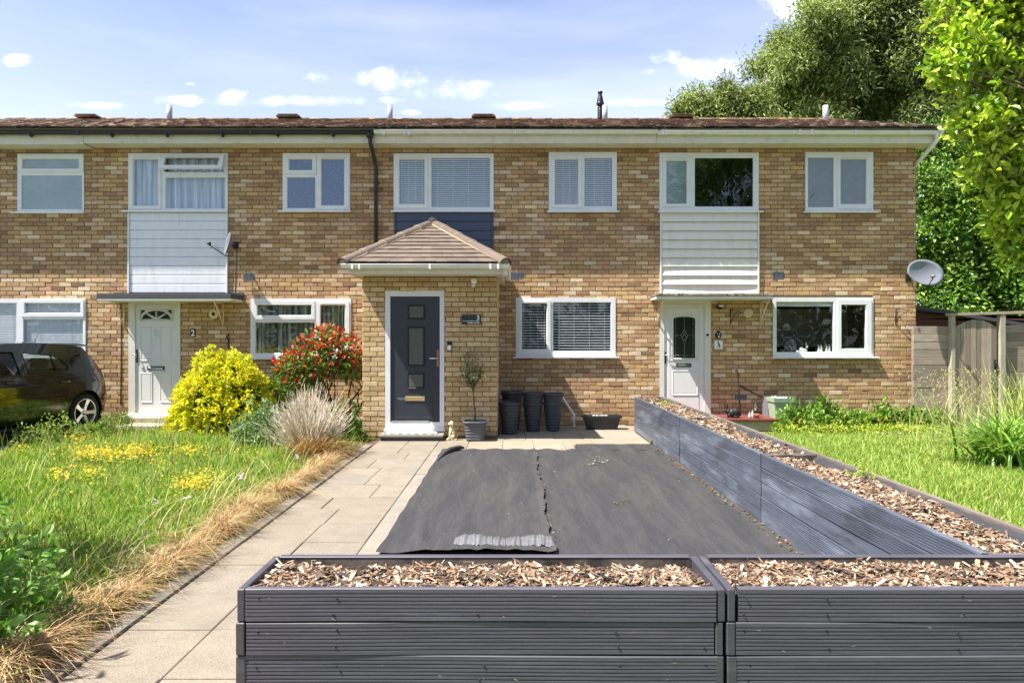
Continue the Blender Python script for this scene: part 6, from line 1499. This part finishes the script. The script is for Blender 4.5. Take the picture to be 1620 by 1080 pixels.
# ------------------------------------------------------------------ vegetation
def blades(n, base, hgt, lean, width, seed, cols, segs=3, droop=.35, name='grass', mat_='grass', label=None, cat='grass', parent=None, kind='stuff', az=None, colw=None, taper=1.0):
    rng = np.random.default_rng(seed); base = np.asarray(base); h = np.asarray(hgt); w = np.broadcast_to(np.asarray(width, dtype=float), (n,))
    a = rng.uniform(0, 2*np.pi, n) if az is None else az; d = np.stack([np.cos(a), np.sin(a), np.zeros(n)], 1)
    fa = a+np.pi/2+rng.normal(0, .6, n); s = np.stack([np.cos(fa), np.sin(fa), np.zeros(n)], 1); ln = np.asarray(lean)*np.ones(n)
    rows = []
    for k in range(segs+1):
        t = k/segs; p = base+d*(h*ln*t**1.6)[:, None]; p[:, 2] += h*(t-droop*ln*t**2.2)
        ww = w*(1-t**2)*taper+w*.08
        rows.append(p-s*(ww/2)[:, None]); rows.append(p+s*(ww/2)[:, None])
    V = np.stack(rows, 1).reshape(-1, 3); K = 2*(segs+1); k0 = (np.arange(n)*K)[:, None, None]
    fq = np.array([(2*k, 2*k+1, 2*k+3, 2*k+2) for k in range(segs)])[None]; Fq = (k0+fq).reshape(-1, 4)
    cols = np.asarray(cols); ci = rng.choice(len(cols), n, p=colw); c = cols[ci]*rng.uniform(.8, 1.2, (n, 1)); o = np_mesh(name, V, Fq, mat_, parent, np.repeat(c, segs, 0))
    if label or kind: tag(o, label, cat if parent is None else None, None, kind)
    return o
GREENS = [srgb(96, 132, 38), srgb(118, 150, 50), srgb(138, 166, 62), srgb(84, 118, 36), srgb(160, 176, 90)]
def lawn_left():
    rng = np.random.default_rng(2); N_ = 150000
    y = 2.3+(11.75-2.3)*rng.random(N_)**1.35; x = rng.uniform(-8.6, -2.06, N_)
    ok = (x > -.80*y) & ~((x < -6.6) & (y > 8.3)) ; x, y = x[ok], y[ok]; n = len(x)
    edge = np.clip((-x-2.06)/.55, 0, 1)
    keep = rng.random(n) < (.12+.88*edge**1.5); x, y, edge = x[keep], y[keep], edge[keep]; n = len(x)
    h = (.075+.05*vnoise(x, y, 1.2)+.03*vnoise(x, y, 4, 2)+rng.exponential(.03, n))*(1+.25*(y > 9))
    h = np.clip(h, .03, .30)*.85; h[y < 5] *= 1.1
    g = np.clip(vnoise(x, y, .8, 5)*.5+.5, 0, 1)
    cols = np.array([srgb(104, 140, 40), srgb(128, 158, 54), srgb(150, 174, 70), srgb(86, 122, 36), srgb(176, 180, 104), srgb(190, 170, 110)])
    blades(n, np.stack([x, y, np.full(n, -.01)], 1), h, rng.uniform(.2, 1.0, n), .004+.0011*y*.5, 5, cols, 3, name='grass', label='long unmown grass over the left front garden', colw=[.25, .24, .18, .19, .09, .05])
    # seed heads standing above the grass
    m = 800; y = 5+6.6*rng.random(m)**.7; x = rng.uniform(-6.8, -2.5, m); ok = x > -.78*y; x, y = x[ok], y[ok]; m = len(x)
    blades(m, np.stack([x, y, np.zeros(m)], 1), rng.uniform(.2, .42, m), rng.uniform(.05, .5, m), .009, 6, np.array([srgb(196, 190, 130), srgb(170, 160, 110), srgb(150, 160, 84)]), 4, name='seed_heads', mat_='straw', label='pale seed heads standing above the left lawn', taper=.8)
lawn_left()
def lawn_right():
    rng = np.random.default_rng(12); N_ = 120000
    y = 3.2+(10.55-3.2)*rng.random(N_)**1.3; x = rng.uniform(2.45, 8.4, N_); ok = (x < .80*y); x, y = x[ok], y[ok]; n = len(x)
    h = np.clip(.065+.03*vnoise(x, y, 1.5, 3)+rng.exponential(.022, n), .03, .22)
    cols = np.array([srgb(120, 152, 56), srgb(146, 170, 74), srgb(168, 184, 96), srgb(104, 138, 48), srgb(196, 196, 130)])
    blades(n, np.stack([x, y, np.full(n, -.01)], 1), h, rng.uniform(.2, 1.0, n), .004+.0011*y*.5, 15, cols, 3, name='grass', label='lighter cut grass of the right front lawn', colw=[.26, .26, .2, .16, .12])
lawn_right()
def straw_border():
    rng = np.random.default_rng(22); n = 24000
    y = 2.4+6.6*rng.random(n)**1.1; wd_ = .16+.09*vnoise(y*0, y, 1.1, 2)+.05*vnoise(y*0+3, y, 3.1, 1); wd_ = np.where(y > 6.8, wd_*.6, wd_); off = np.abs(rng.normal(0, 1, n))*np.clip(wd_, .05, .4)*.66; x = -2.11-off
    kp = rng.random(n) < np.clip(.55+.6*vnoise(x, y, 5, 4)+.3*vnoise(x, y, 17, 1), .12, 1); x, y = x[kp], y[kp]; n = len(x)
    clump = vnoise(x, y, 6, 4)
    cols = np.array([srgb(186, 150, 104), srgb(164, 126, 84), srgb(204, 174, 128), srgb(128, 96, 66), srgb(190, 172, 134), srgb(134, 146, 66)])
    az = rng.uniform(0, 2*np.pi, n)+.0; az = np.where(rng.random(n) < .45, rng.normal(.2, .9, n), az)
    L_ = rng.uniform(.07, .26, n)*(1+.35*clump)
    blades(n, np.stack([x, y, rng.uniform(0, .04, n)], 1), L_, rng.uniform(.6, 1.7, n), .0045, 23, cols, 4, .66, 'dry_grass', 'straw', 'dead straw coloured grass along the kerb of the slab path', az=az, colw=[.24, .22, .16, .18, .12, .08])
    n = 150; y = rng.uniform(2.6, 8.0, n); x = -2.3-rng.random(n)*.35
    blades(n, np.stack([x, y, np.zeros(n)], 1), rng.uniform(.35, .6, n), rng.uniform(.5, 1.0, n), .005, 24, cols[[2, 4]], 6, .5, 'dry_grass', 'straw', 'tall bleached grass stems arching over the straw border', az=rng.normal(0, 1.2, n))
straw_border()
def petals(name, pts, r, col, label, cat='flowers', z=None, seed=0):
    """flat little five sided flower heads on thin stalks"""
    rng = np.random.default_rng(seed); V = []; Fq = []; C = []
    for (x, y, h) in pts:
        k = rng.integers(3, 6); tilt = rng.normal(0, .35, 2); rr = r*rng.uniform(.7, 1.3)
        for j in range(5):
            a0 = j*2*math.pi/5+rng.random()*.2; b = len(V)
            c = np.array([x, y, h]); d = np.array([math.cos(a0), math.sin(a0), tilt[0]*math.cos(a0)+tilt[1]*math.sin(a0)+.15]); s = np.array([-math.sin(a0), math.cos(a0), 0])
            V += [c, c+d*rr*.6+s*rr*.34, c+d*rr, c+d*rr*.6-s*rr*.34]; Fq.append((b, b+1, b+2, b+3)); C.append(np.array(col[rng.integers(len(col))])*rng.uniform(.85, 1.1))
    o = np_mesh(name, V, Fq, 'petal', None, np.array(C)); tag(o, label, cat, None, 'stuff'); return o
def flowers():
    rng = np.random.default_rng(31); pts = []
    def G(px_, py_):
        Y = F*HC/(py_-540); return (px_-810)*Y/F, Y
    for (cx, cy, sx, sy, n) in ((150, 722, 34, 7, 360), (218, 718, 26, 7, 260), (185, 726, 60, 10, 160), (125, 697, 16, 5, 130), (298, 717, 26, 5, 170), (300, 774, 26, 9, 240), (330, 762, 20, 5, 60), (92, 757, 14, 5, 70), (140, 755, 20, 6, 60), (30, 715, 12, 4, 40), (390, 722, 18, 6, 30), (258, 742, 14, 6, 25), (150, 766, 60, 20, 30)):
        for k in range(n):
            a, b = rng.normal(0, .72, 2); x, y = G(cx+a*sx, cy+8+b*sy); pts.append((x, y, rng.uniform(.06, .17)))
    petals('yellow_flowers', pts, .0135, [srgb(226, 190, 24), srgb(216, 176, 16), srgb(232, 204, 50)], 'patches of small yellow flowers in the long grass', seed=1)
    pts = [(*G(a, b), .16) for a, b in ((381, 778), (296, 818), (247, 822), (246, 828), (382, 780), (470, 745))]
    petals('mauve_flowers', pts, .03, [srgb(208, 170, 214)], 'scattered pale mauve flowers in the left grass', seed=2)
flowers()

def shrub_dome(name, label, cx, cy, rx, ry, rz, n, cols, ll, wr, seed, mat_='leaf', cat='shrub', clump=16, z0=0.0, core=True, gaps=.0, out=.9, colin=None, stems=True, bottom=.0, lumpy=1.0, jit_=.55):
    """leaf clusters spread over an uneven dome"""
    t = thing(name, (cx, cy, z0), label, cat); rng = np.random.default_rng(seed); rnd = random.Random(seed)
    m = max(1, n//clump); th = rng.uniform(0, 2*np.pi, m); cz = rng.uniform(bottom, 1, m); sr = np.sqrt(1-np.clip(cz, 0, 1)**2)
    lump = 1+lumpy*(.13*np.sin(th*3+seed)+.10*np.sin(th*7+cz*9)+.08*np.sin(cz*14+th*2))
    rr = lump*np.where(rng.random(m) < .75, rng.uniform(.86, 1.03, m), rng.uniform(.5, .86, m))
    c = np.stack([cx+rx*rr*sr*np.cos(th), cy+ry*rr*sr*np.sin(th), z0+rz*(cz*rr)], 1); nd = np.stack([sr*np.cos(th), sr*np.sin(th), cz+.35], 1); nd /= np.linalg.norm(nd, axis=1, keepdims=True)
    ci = np.repeat(np.arange(m), clump); q = len(ci); jit = rng.normal(0, ll*jit_, (q, 3))
    D_ = nd[ci]*out+rng.normal(0, .75, (q, 3)); D_ /= np.linalg.norm(D_, axis=1, keepdims=True); L_ = ll*rng.uniform(.6, 1.25, q)
    P_ = c[ci]+jit; P_[:, 2] = np.maximum(P_[:, 2], .01); V, Fq = leaves_oval(P_, D_, L_, wr, seed, Nrm=nd[ci])
    cols = np.asarray(cols); base = cols[rng.choice(len(cols), m)][ci]*rng.uniform(.82, 1.15, (q, 1))
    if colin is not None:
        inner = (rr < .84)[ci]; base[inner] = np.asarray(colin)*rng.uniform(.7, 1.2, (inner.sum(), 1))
    np_mesh('foliage', V, Fq, mat_, t, np.repeat(base, 2, 0))
    if stems:
        mb = MB()
        for k in range(9):
            a = rnd.uniform(0, 6.28); e = Vector((cx+rx*.6*math.cos(a), cy+ry*.6*math.sin(a), z0+rz*rnd.uniform(.5, .8))); mb.tube([(cx+.05*math.cos(a), cy+.05*math.sin(a), z0-.02), ((cx*.6+e.x*.4), (cy*.6+e.y*.4), z0+rz*.3), e], [.016, .012, .005], 5)
        mb.build('stems', 'twig_dark', t)
    return t
YEL = [srgb(222, 214, 50), srgb(234, 226, 84), srgb(212, 204, 44), srgb(204, 204, 54), srgb(174, 182, 46)]
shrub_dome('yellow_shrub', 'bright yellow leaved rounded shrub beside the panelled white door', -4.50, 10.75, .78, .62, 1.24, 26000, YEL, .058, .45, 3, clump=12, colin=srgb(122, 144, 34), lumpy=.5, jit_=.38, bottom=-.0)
shrub_dome('green_shrub', 'shaded green shrub between the yellow shrub and the red leaved one', -3.85, 11.15, .42, .4, .85, 3600, [srgb(84, 116, 36), srgb(110, 140, 44), srgb(70, 98, 30), srgb(150, 170, 60)], .06, .4, 8)
shrub_dome('grey_leaved_plant', 'grey green leafy plant left of the bleached lavender', -3.42, 9.55, .42, .4, .52, 3400, [srgb(130, 154, 112), srgb(110, 138, 92), srgb(156, 174, 138), srgb(96, 128, 72)], .055, .4, 9, cat='plant', stems=False)
shrub_dome('green_shrub', 'small dark green shrub between the lavender and the porch corner', -2.42, 9.95, .24, .25, .52, 1500, [srgb(84, 112, 44), srgb(110, 140, 60), srgb(66, 92, 36)], .05, .4, 19)
def photinia():
    t = thing('red_leaved_shrub', (-2.95, 11.0, 0), 'red and green leaved shrub with bare stems below the ground floor window', 'shrub'); r = random.Random(17); mb = MB(); ends = []
    def br(p, d, L_, rad, dep):
        q = p+d*L_; m_ = p.lerp(q, .5)+Vector((r.uniform(-.04, .04),)*3); mb.tube([p, m_, q], [rad, rad*.85, rad*.65], 6)
        if dep == 0: ends.append(q); return
        for k in range(r.choice([2, 3])):
            nd = (d+Vector((r.uniform(-.9, .9), r.uniform(-.7, .7), r.uniform(-.1, .6)))).normalized(); br(q, nd, L_*r.uniform(.6, .85), rad*.6, dep-1)
    base = Vector((-2.72, 11.05, 0))
    for d in ((-.35, -.1, 1), (.1, .1, 1), (-.8, 0, .8), (.55, -.05, .75)): br(base+Vector((r.uniform(-.08, .08), 0, 0)), Vector(d).normalized(), .46, .026, 3)
    mb.build('stems', 'twig_dark', t)
    rng = np.random.default_rng(6); n = 2300
    # crown as lumpy mass round a list of centres
    cen = np.array([(-3.1, 10.95, 1.18, .50, .45, .34), (-2.78, 10.95, 1.28, .40, .4, .28), (-3.45, 10.95, 1.08, .36, .35, .22), (-2.58, 10.95, 1.05, .24, .3, .24), (-3.3, 10.9, .85, .34, .35, .16), (-2.98, 10.95, 1.50, .32, .3, .2)])
    k = rng.choice(len(cen), n, p=[.26, .2, .17, .12, .13, .12]); u = rng.normal(size=(n, 3)); u /= np.linalg.norm(u, axis=1, keepdims=True); rad = rng.uniform(.55, 1.05, n)[:, None]; P_ = cen[k, :3]+u*rad*cen[k, 3:]
    D_ = u*.9+rng.normal(0, .6, (n, 3)); D_[:, 2] += .15; D_ /= np.linalg.norm(D_, axis=1, keepdims=True); L_ = rng.uniform(.06, .125, n); V, Fq = leaves_oval(P_, D_, L_, .42, 7)
    red = np.array([srgb(196, 50, 38), srgb(176, 48, 46), srgb(212, 92, 52), srgb(146, 52, 52), srgb(206, 140, 116)]); gr = np.array([srgb(64, 92, 36), srgb(96, 124, 48), srgb(120, 146, 60)])
    hot = (rng.random(n) < np.clip(.02+.5*(rad[:, 0]-.6)/.4+.34*u[:, 2]+.25*(P_[:, 2]-1.1), .04, .86)); C = np.where(hot[:, None], red[rng.integers(5, size=n)], gr[rng.integers(3, size=n)])*rng.uniform(.8, 1.2, (n, 1)); np_mesh('foliage', V, Fq, 'leaf_gloss', t, np.repeat(C, 2, 0))
photinia()
def lavender():
    cx, cy = -2.60, 8.75; t = thing('dead_lavender', (cx, cy, 0), 'bleached dead lavender bush of pale bare twigs beside the slab path', 'shrub'); r = random.Random(5); mb = MB()
    for k in range(620):
        a = r.uniform(0, 6.28); el = r.uniform(.12, 1.0)**.7; out_ = math.cos(el*math.pi/2); up = math.sin(el*math.pi/2); L_ = r.uniform(.32, .58)*(1+.2*up)*(1+.10*math.sin(a*3+1)+.08*math.sin(a*5)); b = Vector((cx+r.uniform(-.07, .07), cy+r.uniform(-.07, .07), 0))
        d = Vector((math.cos(a)*out_, math.sin(a)*out_, up*.95+.18)); m_ = b+d*L_*.5+Vector((r.uniform(-.02, .02), r.uniform(-.02, .02), -.02)); e = b+d*L_+Vector((r.uniform(-.03, .03), r.uniform(-.03, .03), .04*up))
        c = r.choice([srgb(236, 226, 212), srgb(222, 208, 192), srgb(242, 236, 226), srgb(206, 190, 168), srgb(214, 200, 178)]); s0 = len(mb.c)
        mb.tube([b, m_, e], [.0052, .0045, .003], 3, 0, c, caps=False)
        for q in range(3):
            p = m_.lerp(e, r.random()); dd = (d+Vector((r.uniform(-.7, .7), r.uniform(-.7, .7), r.uniform(0, .6)))).normalized(); mb.tube([p, p+dd*r.uniform(.06, .15)], [.0036, .0022], 3, 0, c, caps=False)
    mb.build('twigs', 'twig_pale', t)
    rng = np.random.default_rng(3); n = 900; u = rng.normal(size=(n, 3)); u[:, 2] = np.abs(u[:, 2]); u /= np.linalg.norm(u, axis=1, keepdims=True); rad = rng.uniform(.22, .52, n)[:, None]; P_ = np.array([cx, cy, .02])+u*rad*np.array([.95, .9, .9]); D_ = u+rng.normal(0, .4, (n, 3)); D_[:, 2] += .5; D_ /= np.linalg.norm(D_, axis=1, keepdims=True)
    V, Fq = leaves_oval(P_, D_, rng.uniform(.03, .06, n), .16, 4); np_mesh('green_shoots', V, Fq, 'leaf', t, np.repeat(np.array([srgb(150, 160, 90), srgb(120, 140, 70)])[rng.integers(2, size=n)], 2, 0))
    n = 900; a = rng.normal(-.6, 1.2, n); blades(n, np.stack([cx+.1+rng.normal(0, .12, n), cy-.25+rng.normal(0, .12, n), np.zeros(n)], 1), rng.uniform(.25, .5, n), rng.uniform(.5, 1.2, n), .005, 9, np.array([srgb(190, 140, 90), srgb(160, 110, 66), srgb(176, 160, 96)]), 5, .5, 'dry_skirt', 'straw', None, None, t, None, az=a)
lavender()

def tree(name, label, base, trunk_h, blobs, n, cols, ll, wr, seed, mat_='leaf', clump=12, cat='tree', group=None, tr=.2, droop=0., rlim=(.72, 1.04), limbs=True, spread=1.0, hangs=0., clr=1.0):
    t = thing(name, base, label, cat, group); rng = np.random.default_rng(seed); rnd = random.Random(seed); B = np.array(blobs, dtype=float)
    vol = (B[:, 3]*B[:, 4]*B[:, 5])**(2/3); p = vol/vol.sum(); m = n//clump; k = rng.choice(len(B), m, p=p); u = rng.normal(size=(m, 3)); u /= np.linalg.norm(u, axis=1, keepdims=True)
    rad = rng.uniform(*rlim, m)[:, None]*(1+.10*np.sin(u[:, :1]*7+k[:, None])+.08*np.sin(u[:, 2:]*9+k[:, None]*2)); c = B[k, :3]+u*rad*B[k, 3:]
    ci = np.repeat(np.arange(m), clump); q = len(ci); P_ = c[ci]+rng.normal(0, ll*clr, (q, 3)); D_ = u[ci]*.8+rng.normal(0, .8, (q, 3)); D_[:, 2] -= droop; D_ /= np.linalg.norm(D_, axis=1, keepdims=True)
    L_ = ll*rng.uniform(.6, 1.3, q); V, Fq = leaves_oval(P_, D_, L_, wr, seed, Nrm=u[ci]+np.array([0, 0, .5])); cols = np.asarray(cols); bt = rng.uniform(.8, 1.2, len(B))
    C = cols[rng.choice(len(cols), m)][ci]*rng.uniform(.8, 1.2, (q, 1))*bt[k][ci][:, None]; np_mesh('crown', V, Fq, mat_, t, np.repeat(C, 2, 0))
    mb = MB(); b = Vector(base); top = b+Vector((rnd.uniform(-.2, .2), 0, trunk_h)); mb.tube([b-Vector((0, 0, .1)), b.lerp(top, .5)+Vector((rnd.uniform(-.1, .1), 0, 0)), top], [tr, tr*.8, tr*.6], 10)
    if limbs:
        for bb in B:
            e = Vector(bb[:3]); m_ = top.lerp(e, .5)+Vector((rnd.uniform(-.3, .3), rnd.uniform(-.3, .3), rnd.uniform(-.1, .4)))*min(1, (e-top).length*.25); mb.tube([top-Vector((0, 0, rnd.uniform(0, trunk_h*.3))), m_, e], [tr*.42, tr*.28, tr*.08], 6)
            for j in range(5):
                v = Vector((rnd.gauss(0, 1), rnd.gauss(0, 1), rnd.gauss(0, 1))).normalized(); mb.tube([e if j else m_, e+Vector((v.x*bb[3], v.y*bb[4], v.z*bb[5]))*.8], [tr*.10, tr*.03], 4)
    mb.build('trunk', 'bark', t); return t
def px_blob(px, py, Y, rx, ry=None, rz=None):
    v = P(px, py, Y); s = Y/F; return (v.x, v.y, v.z, rx*s, (ry or rx)*s, (rz or rx)*s)
EUC = [srgb(136, 148, 94), srgb(152, 163, 112), srgb(114, 128, 74), srgb(178, 186, 148), srgb(92, 106, 56)]
r_ = random.Random(40)
b_ = []
for (px_, py_, r0) in ((1240, 120, 48), (1222, 170, 45), (1290, 70, 55), (1330, 30, 60), (1300, 150, 60), (1370, 90, 66), (1400, 30, 62), (1440, -20, 70), (1360, 165, 50), (1430, 140, 60), (1460, 70, 60), (1350, -40, 60), (1480, 190, 45), (1500, 30, 60), (1420, 200, 40), (1250, 60, 30), (1205, 110, 26), (1300, 195, 44), (1370, 205, 50), (1450, 200, 50), (1260, 180, 40), (1330, 110, 50), (1400, 150, 50), (1235, 205, 40)):
    b_.append(px_blob(px_, py_, 27+r_.uniform(-2, 2), r0))
b2_ = []
for bb in b_:
    for k in range(5):
        a = r_.uniform(0, 6.28); e = r_.uniform(-1, 1); q = .62; b2_.append((bb[0]+bb[3]*q*math.cos(a), bb[1]-abs(bb[4]*q*math.sin(a)), bb[2]+bb[5]*q*e, bb[3]*.55, bb[4]*.5, bb[5]*.5))
tree('large_tree', 'tall olive green tree rising behind the right end of the roof', (14.5, 29.5, 0), 7, b2_, 170000, EUC, .19, .26, 5, mat_='leaf_tree', clump=14, tr=.22, droop=.5, rlim=(.45, 1.08))
b_ = [px_blob(a, b, 24, c) for a, b, c in ((1075, 178, 16), (1098, 165, 24), (1120, 178, 24), (1146, 150, 22), (1150, 178, 26), (1178, 168, 28), (1172, 190, 24), (1200, 180, 26), (1130, 195, 30), (1196, 150, 16))]
tree('small_tree', 'lower loose tree showing above the ridge left of the tall one', (7.6, 24, 0), 5, b_, 21000, EUC, .15, .28, 6, mat_='leaf_tree', clump=11, tr=.25, droop=.2, rlim=(.3, 1.08))
DK = [srgb(78, 112, 42), srgb(100, 138, 52), srgb(122, 158, 64), srgb(62, 94, 36), srgb(150, 178, 84)]
b_ = [px_blob(a, b, 16.5+r_.uniform(-.8, .8), c) for a, b, c in ((1490, 240, 44), (1540, 230, 50), (1480, 300, 44), (1530, 300, 56), (1590, 280, 60), (1480, 360, 48), (1540, 370, 56), (1600, 360, 60), (1490, 430, 50), (1550, 440, 56), (1610, 440, 60), (1500, 490, 46), (1570, 490, 50), (1640, 220, 70), (1660, 400, 70))]
tree('hedge_tree', 'dense dark green tree filling the gap right of the end house', (11.6, 17, 0), 3, b_, 62000, DK, .11, .5, 7, mat_='leaf_gloss', clump=10, tr=.25, rlim=(.6, 1.08))
LM = [srgb(158, 184, 46), srgb(178, 200, 62), srgb(136, 168, 42), srgb(196, 210, 90), srgb(108, 142, 40)]
b_ = [px_blob(a, b, 5.0+d, c) for a, b, c, d in ((1560, 30, 58, 0), (1530, 70, 46, -.1), (1610, 80, 60, .1), (1500, 110, 30, -.2), (1560, 130, 56, 0), (1620, 170, 60, .2), (1545, 190, 46, -.1), (1600, 230, 56, 0), (1570, 280, 40, .1), (1555, 240, 34, -.1), (1620, 310, 50, 0), (1590, 345, 34, .1), (1640, 370, 40, 0), (1540, -20, 56, 0), (1620, -40, 80, 0), (1680, 60, 80, .2), (1700, 200, 90, .3), (1600, -110, 90, .2), (1700, -60, 100, .3), (1500, 20, 24, -.1), (1625, 395, 26, 0))]
b2_ = []
for bb in b_:
    for k in range(3): b2_.append((bb[0]+bb[3]*r_.uniform(-.5, .5), bb[1]+bb[4]*r_.uniform(-.5, .5), bb[2]+bb[5]*r_.uniform(-.5, .5), bb[3]*.62, bb[4]*.62, bb[5]*.5))
tree('lime_leaved_tree', 'near lime green broad leaved tree leaning in at the top right', (5.4, 5.3, 0), 2.4, b2_, 24000, LM, .066, .48, 9, mat_='leaf_gloss', clump=8, tr=.06, rlim=(.4, 1.15), clr=.75)
# trees across the street, behind the camera: they are what the windows and the car reflect
b_ = [(x, -16+r_.uniform(-1, 1), z, 2.2, 2, 1.8) for x, z in ((8, 5), (10, 8), (12.5, 6), (14.5, 9), (11, 11), (15.5, 5.5), (9.5, 4), (13, 12.5))]
tree('street_tree', 'broad tree across the street reflected in the upstairs window', (12, -16, 0), 4, b_, 26000, DK, .24, .4, 21, clump=10, tr=.3, rlim=(.3, 1.1))
b_ = [(x, -17+r_.uniform(-1, 1), r_.uniform(1.5, 3.6), 2.2, 1.5, 1.7) for x in range(-34, 34, 2)]
tree('street_hedge', 'long tall hedge across the street, reflected in the ground floor windows', (0, -17, 0), 1, b_, 14000, [srgb(66, 80, 52), srgb(84, 96, 66), srgb(50, 62, 40)], .45, .5, 22, clump=8, tr=.2, limbs=False, cat='hedge')

# off-frame leafy shrub at the lower left and its overhang
shrub_dome('leafy_shrub', 'broad leaved green shrub at the lower left corner', -2.75, 3.15, .50, .55, .62, 1900, [srgb(132, 172, 84), srgb(160, 194, 118), srgb(104, 148, 62)], .068, .55, 31, clump=7, out=.6, mat_='leaf', bottom=-.0)
b_ = [(-4.2, 3.6, 1.9, .8, .9, .6), (-4.6, 3.0, 2.2, .7, .8, .6), (-4.6, 4.3, 1.7, .6, .6, .5), (-3.3, 2.6, 1.55, .42, .5, .35), (-2.95, 2.55, 1.15, .28, .3, .25)]
tree('garden_tree', 'small garden tree just outside the left edge that shades the near grass', (-4.5, 3.4, 0), 1.2, b_, 2400, DK, .13, .5, 33, clump=5, tr=.06)

def right_garden():
    rng = np.random.default_rng(8); GR = [srgb(96, 134, 44), srgb(124, 160, 60), srgb(80, 116, 36), srgb(150, 178, 80)]
    spots = [(1262, 10.9, .34, .42, 'green bedding plant beside the pale green planter'), (1296, 11.0, .3, .5, 'tallest feathery plant under the kitchen window'), (1325, 10.95, .28, .36, 'bushy green plant under the middle of the kitchen window'), (1350, 11.1, .24, .3, 'small plant under the right part of the kitchen window'), (1392, 11.1, .24, .42, 'upright leafy plant right of the kitchen window'), (1425, 11.0, .26, .33, 'leafy clump near the right corner of the end house'), (1452, 10.95, .28, .36, 'leafy clump at the foot of the fence panel'), (1482, 10.9, .26, .28, 'low leafy clump at the foot of the gate post')]
    for k, (px_, Y, r0, h, lb) in enumerate(spots):
        shrub_dome('bedding_plant', lb, PX(px_, Y), Y, r0, r0*.8, h, 620, GR, .07, .5, 60+k, cat='plant', clump=6, stems=False)
    pts = []; n = 150
    for k in range(n):
        x = PX(rng.choice([1248, 1262, 1300, 1322, 1345, 1362, 1405, 1440]), 10.8)+rng.normal(0, .16); pts.append((x, rng.uniform(10.5, 11.1), rng.uniform(.06, .26)))
    petals('orange_flowers', pts, .02, [srgb(240, 170, 40), srgb(248, 206, 60), srgb(230, 120, 40)], 'orange and yellow flowers along the front of the bed', seed=5)
    n = 4200; x = rng.uniform(PX(1228, 10.8), PX(1500, 10.8), n); y = rng.uniform(10.45, 11.2, n); u = rng.normal(size=(n, 3)); u[:, 2] = np.abs(u[:, 2])+.3; u /= np.linalg.norm(u, axis=1, keepdims=True)
    V, Fq = leaves_oval(np.stack([x, y, rng.uniform(.01, .13, n)], 1), u, rng.uniform(.03, .06, n), .5, 9); C = np.array([srgb(150, 178, 64), srgb(176, 190, 70), srgb(120, 150, 50), srgb(200, 200, 90)])[rng.integers(4, size=n)]; o = np_mesh('ground_cover', V, Fq, 'leaf', None, np.repeat(C, 2, 0)); tag(o, 'yellow green ground cover in the flower bed', 'ground cover', None, 'stuff')
    # strappy clump
    cx, cy = PX(1600, 7.9), 7.9; t = thing('strap_leaved_plant', (cx, cy, 0), 'large clump of arching strap leaves at the right edge of the lawn', 'plant'); n = 620; a = rng.uniform(0, 6.28, n)
    b = np.stack([cx+rng.normal(0, .16, n), cy+rng.normal(0, .16, n), np.zeros(n)], 1)
    blades(n, b, rng.uniform(.5, .9, n), rng.uniform(.35, 1.25, n), .03, 4, np.array([srgb(104, 146, 50), srgb(130, 168, 66), srgb(84, 122, 40), srgb(158, 186, 90)]), 8, .52, 'leaves', 'leaf_gloss', None, None, t, None, az=a)
    # tall seeding grass
    cx, cy = PX(1520, 9.3), 9.3; t = thing('tall_seeding_grass', (cx, cy, 0), 'tall wispy seeding grass in front of the fence panel and gate', 'plant'); n = 190
    b = np.stack([cx+rng.normal(0, .30, n), cy+rng.normal(0, .22, n), np.zeros(n)], 1)
    blades(n, b, rng.uniform(.6, 1.15, n), rng.uniform(.1, .65, n), .0075, 5, np.array([srgb(176, 178, 110), srgb(150, 158, 84), srgb(196, 190, 136)]), 7, .45, 'stems', 'straw', None, None, t, None)
    n = 900; x = cx+rng.normal(0, .42, n); y = cy+rng.normal(0, .25, n); z = rng.uniform(.55, 1.1, n); u = rng.normal(0, .4, (n, 3)); u[:, 2] -= .6; u /= np.linalg.norm(u, axis=1, keepdims=True)
    V, Fq = leaves_oval(np.stack([x, y, z], 1), u, rng.uniform(.025, .05, n), .2, 3); np_mesh('seed_heads', V, Fq, 'straw', t, np.repeat(np.array([srgb(190, 184, 124), srgb(160, 160, 96)])[rng.integers(2, size=n)], 2, 0))
    # second grass clump at the far right, with long stems
    cx, cy = PX(1612, 8.6), 8.6; t = thing('tall_seeding_grass', (cx, cy, 0), 'tall grass stems rising behind the strap leaves at the right edge', 'plant'); n = 200; b = np.stack([cx+rng.normal(0, .15, n), cy+rng.normal(0, .15, n), np.zeros(n)], 1)
    blades(n, b, rng.uniform(.8, 1.45, n), rng.uniform(.1, .6, n), .010, 6, np.array([srgb(150, 170, 80), srgb(176, 184, 100)]), 7, .4, 'stems', 'straw', None, None, t, None)
    # weeds by the white door and drive
    k = 0
    for (px_, Y, r0, h, lb) in ((182, 10.6, .25, .36, 'weedy green plant left of the stone doorstep'), (95, 9.7, .3, .34, 'clump of leafy weeds beside the rear wheel of the car'), (60, 9.3, .3, .26, 'low weeds at the edge of the drive'), (150, 10.1, .22, .24, 'small weeds between the car and the doorstep')):
        shrub_dome('weed_clump', lb, PX(px_, Y), Y, r0, r0, h, 420, [srgb(126, 150, 70), srgb(150, 168, 92), srgb(100, 128, 52)], .055, .4, 90+k, cat='plant', clump=5, stems=False); k += 1
    # moss and weeds in the long planter
    for (X, Y, r0, lb) in ((2.2, 9.7, .09, 'tiny green weed at the house end of the long planter'), (2.33, 4.55, .07, 'tiny green weed in the near part of the long planter')):
        t = shrub_dome('small_weed', lb, X, Y, r0, r0*1.6, .08, 120, [srgb(150, 170, 70), srgb(176, 190, 90)], .03, .4, 97+k, cat='plant', clump=4, stems=False, z0=.52); k += 1
right_garden()
